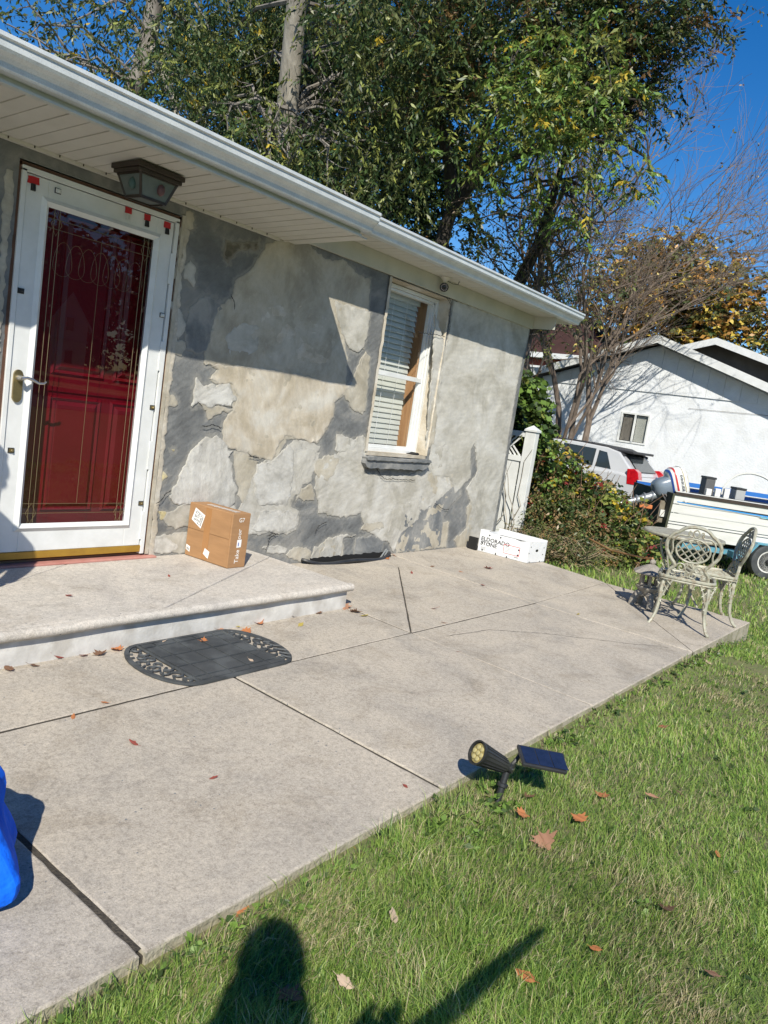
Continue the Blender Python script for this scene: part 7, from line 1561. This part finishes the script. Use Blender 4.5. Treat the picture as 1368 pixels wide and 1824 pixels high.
LG = [  # position, size, kind, colour, label
 ((2.541,-3.149,-0.140),.10,'maple','tan','largest fallen leaf, pinkish tan and lobed, lying in the grass below the spotlight'),
 ((2.823,-3.157,-0.139),.07,'maple','orange','orange-brown fallen leaf just right of and above the large tan leaf'),
 ((3.097,-3.151,-0.139),.07,'maple','orange','orange leaf in the grass right of the solar panel, below its corner'),
 ((2.097,-2.770,-0.141),.045,'plain','orange','small bright orange leaf at the edge of grass near the slab joint'),
 ((2.209,-2.846,-0.141),.07,'plain','pale','pale tan leaf in the short grass left of the spotlight stake'),
 ((1.792,-3.025,-0.142),.06,'plain','pale','cream curled leaf in the long grass above the photographer shadow'),
 ((1.874,-3.415,-0.142),.07,'plain','orange','rust-orange oval leaf below the tip of the long thin shadow'),
 ((2.512,-3.595,-0.140),.07,'maple','brown','greyish brown crumpled leaf in the right half of the lawn'),
 ((2.138,-3.510,-0.141),.045,'plain','orange','small orange leaf half sunk in grass at lower right'),
 ((3.029,-3.625,-0.139),.045,'plain','orange','single small orange leaf near the right edge of the lawn'),
 ((1.831,-2.806,-0.142),.085,'maple','tan','tan lobed leaf at the slab edge above the head shadow'),
 ((1.973,-2.759,-0.142),.05,'plain','orange','small rusty leaf leaning on the side of the slab'),
 ((1.472,-2.748,-0.143),.075,'maple','orange','reddish orange leaf on the slab edge by the head shadow'),
 ((1.403,-2.764,-0.143),.05,'plain','red','dark red leaf just below the reddish orange one at the slab edge'),
 ((1.488,-3.100,-0.143),.06,'plain','pale','pale leaf between the two shadows near the bottom'),
 ((1.352,-3.034,-0.143),.09,'oak','brown','dull brown leaf lying inside the head shadow'),
 ((2.660,-3.001,-0.140),.06,'maple','orange','orange leaf close to the spotlight stake'),
 ((2.817,-2.953,-0.139),.055,'maple','brown','dark brown leaf under the solar panel'),
 ((3.283,-3.290,-0.138),.06,'plain','tan','tan leaf in the grass to the right of the orange one'),
 ((3.424,-3.366,-0.138),.06,'plain','brown','brown leaf furthest right in the middle band of lawn'),
 ((3.474,-2.756,-0.138),.07,'plain','pale','pale curled leaf at the patio edge above the solar panel'),
 ((3.392,-2.751,-0.138),.05,'plain','red','dark red leaf touching the pale leaf at the patio edge'),
 ((4.723,-2.732,-0.134),.07,'plain','tan','tan leaf on grass close to the far patio edge'),
 ((5.192,-2.821,-0.133),.07,'plain','orange','orange leaf on the far lawn below the chair'),
 ((5.853,-2.847,-0.145),.07,'plain','pale','pale leaf on the far lawn near the patio corner'),
 ((4.160,-3.058,-0.136),.06,'plain','red','red leaf on the lawn halfway to the patio corner'),
 ((2.544,-2.801,-0.140),.045,'plain','yellow','yellowish leaf among the weeds next to the slab joint'),
 ((2.309,-3.791,-0.141),.05,'plain','brown','brown leaf deep in the grass at the lower right corner'),
 ((6.367,-0.676,-0.022),.09,'maple','red','red-brown spidery leaf on the patio in front of the stone carton'),
 ((4.601,-1.258,-0.042),.06,'plain','red','small dark red leaf alone on the patio beyond the joint crossing'),
 ((1.810,-2.187,-0.075),.035,'plain','red','tiny red leaf in the middle of the near patio slab'),
 ((1.722,-1.829,-0.062),.045,'plain','red','small reddish leaf left of centre on the near slab'),
 ((1.821,-1.483,-0.050),.035,'plain','orange','tiny orange leaf below the doormat left end'),
 ((1.652,-1.533,-0.052),.035,'plain','orange','tiny orange leaf on the long joint left of the doormat'),
 ((4.382,-1.486,-0.050),.045,'plain','orange','small orange leaf on the long joint beyond its crossing'),
 ((3.958,-1.868,-0.063),.035,'plain','red','small dark red leaf on the cross joint of the patio'),
 ((5.905,-0.663,-0.021),.05,'plain','tan','tan leaf in the joint right of the window well'),
 ((5.702,-1.018,-0.034),.045,'plain','red','small red leaf caught in the oblique far joint'),
 ((5.752,-0.458,-0.014),.05,'plain','brown','brown leaf in the joint nearest the window well'),
 ((5.322,-0.537,-0.017),.05,'plain','red','red leaf with long stem near the diagonal joint'),
 ((5.795,-1.851,-0.063),.05,'plain','yellow','yellow-green leaf on the far patio slab before the chairs'),
 ((2.373,-2.636,-0.090),.03,'plain','red','narrow red leaf on the slab left of the spotlight'),
 ((1.906,-0.979,-0.032),.075,'plain','red','upright dark red leaf leaning on the riser left of the doormat'),
 ((2.007,-1.012,-0.033),.055,'plain','red','red leaf against the riser between the doormat and the upright leaf'),
 ((2.183,-1.001,-0.033),.07,'maple','orange','orange-brown leaf cluster end touching the riser beside the doormat'),
 ((2.094,-1.023,-0.034),.065,'maple','brown','brown leaf against the riser close to the doormat'),
 ((1.769,-1.021,-0.034),.06,'plain','brown','brown leaf at the foot of the riser, second from the left edge'),
 ((1.658,-1.008,-0.033),.07,'plain','brown','brown curled leaf at the foot of the riser at the left edge'),
 ((2.852,-0.979,-0.032),.08,'maple','tan','tan crumpled leaf between the doormat top and the riser'),
 ((2.980,-0.974,-0.032),.07,'maple','yellow','olive leaf at the riser just beyond the doormat'),
 ((2.977,-1.072,-0.036),.07,'maple','orange','orange leaf touching the far edge of the doormat'),
 ((3.139,-0.999,-0.033),.075,'maple','orange','copper leaf against the riser right of the doormat'),
 ((3.426,-0.975,-0.032),.055,'plain','brown','dark leaf standing by the riser, left of centre to its end'),
 ((3.663,-0.988,-0.033),.06,'maple','brown','dark brown leaf by the riser nearest to its end'),
 ((3.371,-1.115,-0.037),.06,'plain','yellow','yellow leaf lying flat before the step'),
 ((3.923,-0.979,-0.032),.10,'maple','tan','long tan leaf at the corner of the step'),
 ((3.927,-1.090,-0.036),.09,'maple','brown','brown leaf next to the tan one at the step corner'),
 ((3.928,-1.161,-0.039),.07,'plain','yellow','yellow-brown leaf in the joint leaving the step corner'),
 ((2.878,-0.463,0.141),.03,'plain','red','tiny dark leaf on the step in front of the parcel'),
 ((2.141,-0.626,0.141),.045,'plain','red','thin reddish leaf on the step tread'),
 ((2.437,-1.035,-0.023),.035,'plain','pale','small straw-coloured leaf on the doormat, left of the other'),
 ((2.640,-1.109,-0.026),.05,'maple','orange','orange-brown leaf on the doormat upper middle'),
 ((2.678,-1.433,-0.037),.04,'plain','pale','pale sliver of leaf on the doormat right half'),
 ((5.501,-0.137,-0.003),.06,'maple','orange','orange leaf beside the window well end'),
 ((5.695,-0.067,0.000),.055,'plain','tan','tan leaf in the corner between window well and wall'),
]
for i, (p, sz, kd, cl, lb) in enumerate(LG):
    wh_ = 'fallen leaves on the lawn' if p[1] < -2.76 else 'fallen leaves on the concrete'
    fallen(*p, sz, kd, cl, rnd.uniform(0, 6.28), rnd.uniform(.25, .8), lb, wh_)
# ------------------------------------------------------------------ photographer (stands behind the view, throws the shadow on the grass)
def skin_body(name, joints, edges, radii, mat, root_i, parent, sub=2):
    me = bpy.data.meshes.new(name); me.from_pydata([tuple(j) for j in joints], edges, []); o = bpy.data.objects.new(name, me); COL.objects.link(o)
    sm = o.modifiers.new('skin', 'SKIN'); 
    for i, r_ in enumerate(radii): me.skin_vertices[0].data[i].radius = (r_, r_)
    me.skin_vertices[0].data[root_i].use_root = True
    ss = o.modifiers.new('sub', 'SUBSURF'); ss.levels = sub; ss.render_levels = sub
    me.materials.append(mat); adopt(o, parent)
    for p in me.polygons: p.use_smooth = True
    return o
denim = pm('dark_denim', (.03,.04,.07), rough=.85); shirt = pm('grey_shirt', (.10,.10,.11), rough=.85); skin_ = pm('skin', (.50,.32,.24), rough=.55); hair = pm('dark_hair', (.03,.02,.015), rough=.7)
gl = gz(-.2,-4.4)+.03
def ball(nm, c, r_, mt, par, fd, rt_, n=20, m_=14):
    b = MB(); vs = [Vector(c)+fd*r_[0]*math.cos(th)*math.cos(ph)+rt_*r_[1]*math.cos(th)*math.sin(ph)*(1-.12*max(0, -math.sin(th)))+Vector((0,0,r_[2]*math.sin(th))) for th in np.linspace(-math.pi/2, math.pi/2, m_+1) for ph in np.linspace(0, 2*math.pi, n+1)[:-1]]
    b.add(vs, [(i*n+k, i*n+(k+1) % n, (i+1)*n+(k+1) % n, (i+1)*n+k) for i in range(m_) for k in range(n)]); o = b.build(nm, mt, par, smooth=True)
    if par.type != 'EMPTY': o.matrix_parent_inverse = Matrix.Identity(4)
    return o
def hand(wr, d, up_, side, par, s):
    d = d.normalized(); up_ = up_.normalized(); side = side.normalized()
    skin_body('hand', [wr, wr+d*.04*s, wr+d*.085*s], [(0,1),(1,2)], [.027*s,.031*s,.032*s], skin_, 0, par, 1)
    for k, L in enumerate((.066,.076,.071,.056)):
        L *= s; a = wr+d*.078*s+side*(.026-.0175*k)*s; q1 = a+d*L*.45; q2 = q1+(d*.8-up_*.6)*L*.35; q3 = q2+(d*.3-up_*.9)*L*.28
        skin_body('finger', [a, q1, q2, q3], [(0,1),(1,2),(2,3)], [.0092*s,.0088*s,.008*s,.007*s], skin_, 0, par, 1)
    a = wr+d*.03*s+side*.026*s; skin_body('thumb', [a, a+side*.022*s+d*.022*s, a+side*.030*s+d*.048*s], [(0,1),(1,2)], [.012*s,.0105*s,.009*s], skin_, 0, par, 1)
def build_person(root, o0, fd, rt_, s, top_mat, leg_mat, elbows, wrists, hand_dirs, cap=None):
    def Q(f, r_, z): return o0+(fd*f+rt_*r_+Vector((0,0,z)))*s
    eR, eL = elbows; wR, wL = wrists
    J = [Q(0,0,1.00), Q(0,0,1.18), Q(-.01,0,1.38), Q(-.015,0,1.50), Q(.0,0,1.57), Q(.015,0,1.64), Q(-.01,.185,1.45), Q(*eR), Q(*wR), Q(-.01,-.185,1.45), Q(*eL), Q(*wL),
         Q(0,.095,.93), Q(.025,.11,.50), Q(0,.12,.09), Q(0,-.095,.93), Q(.025,-.11,.50), Q(0,-.12,.09)]
    E_ = [(0,1),(1,2),(2,3),(3,4),(4,5),(3,6),(6,7),(7,8),(3,9),(9,10),(10,11),(0,12),(12,13),(13,14),(0,15),(15,16),(16,17)]
    R1 = [.12,.115,.125,.075,.055,.055,.065,.045,.027,.065,.045,.027,.088,.058,.040,.088,.058,.040]
    skin_body('body', J, E_, [r_*s for r_ in R1], skin_, 0, root)
    JT = [Q(0,0,.86), Q(0,0,1.04), Q(0,0,1.18), Q(-.01,0,1.36), Q(-.015,0,1.46), Q(-.005,0,1.575), Q(-.01,.185,1.45), Q(*eR), Q(*[a*.15+b_*.85 for a, b_ in zip(eR, wR)]), Q(-.01,-.185,1.45), Q(*eL), Q(*[a*.15+b_*.85 for a, b_ in zip(eL, wL)])]
    skin_body('jacket', JT, [(0,1),(1,2),(2,3),(3,4),(4,5),(4,6),(6,7),(7,8),(4,9),(9,10),(10,11)], [r_*s for r_ in (.20,.185,.165,.175,.145,.088,.088,.064,.048,.088,.064,.048)], top_mat, 0, root)
    JL = [Q(0,0,1.06), Q(0,.095,.90), Q(.028,.112,.50), Q(.0,.12,.10), Q(0,-.095,.90), Q(.028,-.112,.50), Q(.0,-.12,.10), Q(0,0,.985)]
    skin_body('trousers', JL, [(0,7),(7,1),(1,2),(2,3),(7,4),(4,5),(5,6)], [r_*s for r_ in (.130,.105,.078,.068,.105,.078,.068,.140)], leg_mat, 0, root)
    for q in (-1, 1):
        skin_body('shoe', [Q(-.05,.12*q,.045), Q(.04,.122*q,.05), Q(.13,.13*q,.035), Q(.18,.135*q,.03)], [(0,1),(1,2),(2,3)], [.045*s,.048*s,.040*s,.028*s], pm('shoe_leather', (.05,.04,.035), rough=.6), 0, root, 1)
    for (wv__, hd_, sd_) in ((wR, hand_dirs[0], -1), (wL, hand_dirs[1], 1)):
        hand(Q(*wv__), hd_, fd*-1 if abs(hd_.normalized().z) < .7 else fd, Vector((0,0,1)) if abs(hd_.normalized().z) < .7 else fd, root, s)
    Hd = Q(.03,0,1.76)
    hd = ball('head', Hd, (.098*s,.077*s,.120*s), skin_, root, fd, rt_)
    def hs(b, nm, mt): o = b.build(nm, mt, hd, smooth=True); o.matrix_parent_inverse = Matrix.Identity(4)
    up = Vector((0,0,1))
    b = MB(); b.tube([Hd+fd*.088*s+up*.012*s, Hd+fd*.108*s-up*.014*s, Hd+fd*.098*s-up*.024*s], [.007*s,.014*s,.010*s], 7); hs(b, 'nose', skin_)
    b = MB(); b.tube([Hd+fd*.084*s-rt_*.024*s-up*.056*s, Hd+fd*.092*s-up*.057*s, Hd+fd*.084*s+rt_*.024*s-up*.056*s], .0055*s, 6); hs(b, 'mouth', pm('lips', (.42,.18,.16), rough=.5))
    for q in (-1, 1):
        b = MB(); b.lathe([(.001,-.009*s),(.009*s,-.006*s),(.011*s,0),(.009*s,.006*s),(.001,.009*s)], tuple(Hd+fd*.083*s+rt_*q*.031*s+up*.008*s), 10); hs(b, 'eye', pm('eye', (.7,.7,.7), rough=.2))
        b = MB(); b.lathe([(.001,-.0045*s),(.0045*s,0),(.001,.0045*s)], tuple(Hd+fd*.0915*s+rt_*q*.031*s+up*.008*s), 8); hs(b, 'pupil', pm('pupil', (.03,.02,.015), rough=.2))
        b = MB(); b.lathe([(.005*s,-.028*s),(.013*s,-.012*s),(.018*s,.012*s),(.007*s,.028*s)], tuple(Hd+rt_*q*.076*s-fd*.008*s), 8); hs(b, 'ear', skin_)
    ball('hair', Hd-fd*.020*s+up*.020*s, (.103*s,.088*s,.118*s), hair, root, fd, rt_)
    return Hd
PH = thing('person', 'person with long dark hair holding a phone up, standing on the lawn behind the viewpoint', 'person', (-.30,-4.36,gl))
fd = Vector((.80,.60,0)); rt_ = Vector((.60,-.80,0)); o0 = Vector((-.30,-4.36,gl))
tgt = CAM-Vector((0,0,.04))
Hd = build_person(PH, o0, fd, rt_, 1.045, shirt, denim, ((.22,.27,1.22),(.10,-.27,1.24)), ((.43,.17,1.27),(.235,-.125,1.35)), (Vector((.9,-.35,.0)), tgt-(o0+fd*.245-rt_*.13+Vector((0,0,1.41)))-rt_*.09))
ball('long_hair', Hd-fd*.05-Vector((0,0,.13)), (.075,.118,.20), hair, PH, fd, rt_)
Mp = frame_m(CAM-cf_*.022, cr_, -cdn)
b = MB(); b.box((-.010,-.075,-.004), (.068,.072,.004), M=Mp @ Matrix.Translation((-.03,-.055,0)))
tagp(b.build('smartphone', K['black'], bevel=.003), 'dark smartphone held up by the person behind the viewpoint', 'phone')
b = MB(); S2 = -SUN
pa = Vector((1.40,-3.30,-.16))+S2*2.1; pb = Vector((2.13,-3.345,-.165))+S2*2.1
b.tube([pa, pa.lerp(pb,.6), pb], [.030,.024,.010], 10); b.build
stk = b.build('held_stick', pm('stick_wood', (.25,.17,.10), rough=.8), smooth=True); tagp(stk, 'tapered wooden stick held out to the right of the photographer', 'stick')
# person by the door, left of the frame: only the shadow reaches the door
P2 = thing('person', 'person in a cap and blue jacket standing on the step left of the frame', 'person', (1.10,-.74,.14))
o0 = Vector((1.08,-.76,.135)); fd = Vector((.85,.52,0)).normalized(); rt_ = Vector((.52,-.85,0)).normalized()
Hd = build_person(P2, o0, fd, rt_, .86, pm('blue_jacket', (.02,.10,.45), (.015,.08,.36), 6, .8, .6, 40), denim, ((-.02,.25,1.18),(-.02,-.25,1.18)), ((.07,.25,.93),(.07,-.25,.93)), (Vector((.1,.05,-1)), Vector((.1,.05,-1))))
ball('cap', Hd+Vector((0,0,.048)), (.098,.083,.072), pm('cap_cloth', (.02,.06,.22), rough=.85), P2, fd, rt_)
b = MB(); b.prism([(.06,-.062),(.15,-.05),(.172,0),(.15,.05),(.06,.062)], lambda u, v, w_: Hd+fd*u+rt_*v+Vector((0,0,.040-.12*(u-.06)+w_)), 0, .007); b.build('cap_peak', bpy.data.materials['cap_cloth'], P2, bevel=.002)
# ------------------------------------------------------------------ blue cloth sack at the left edge of the picture
SK = thing('cloth_sack', 'bright blue cloth sack standing on the patio at the left edge', 'sack', (.78,-2.33,SL*-2.3))
b = MB(); vs = []; n = 40; lv = [(0,.17,.20,.0),(.02,.19,.22,.0),(.07,.20,.22,.0),(.12,.175,.195,.0),(.17,.150,.165,.0),(.22,.135,.15,.0),(.27,.145,.15,.01),(.31,.13,.12,.01),(.33,.08,.07,.0),(.335,.02,.02,.0)]
sc = Vector((.868,-2.215,SL*-2.3+.012))
for i, (z, a, c, o) in enumerate(lv):
    for k in range(n):
        t = 2*math.pi*k/n; f = 1+.07*math.sin(5*t+z*9)+.06*math.sin(11*t+2-z*14)+.03*math.sin(19*t+z*25)+.08*noise.noise(Vector((math.cos(t)*2, math.sin(t)*2, z*4)))
        vs.append(sc+Vector((a*f*math.cos(t)+o*.3, c*f*math.sin(t)+o, z+(.02*math.sin(7*t) if 2 < i < 7 else 0))))
b.add(vs, [(i*n+k, i*n+(k+1) % n, (i+1)*n+(k+1) % n, (i+1)*n+k) for i in range(len(lv)-1) for k in range(n)]+[tuple(range(n))[::-1], tuple((len(lv)-1)*n+k for k in range(n))]); b.build('sack_cloth', K['bluebag'], SK, smooth=True, subsurf=1)
for o in bpy.data.objects:
    if 'local' in o: del o['local']
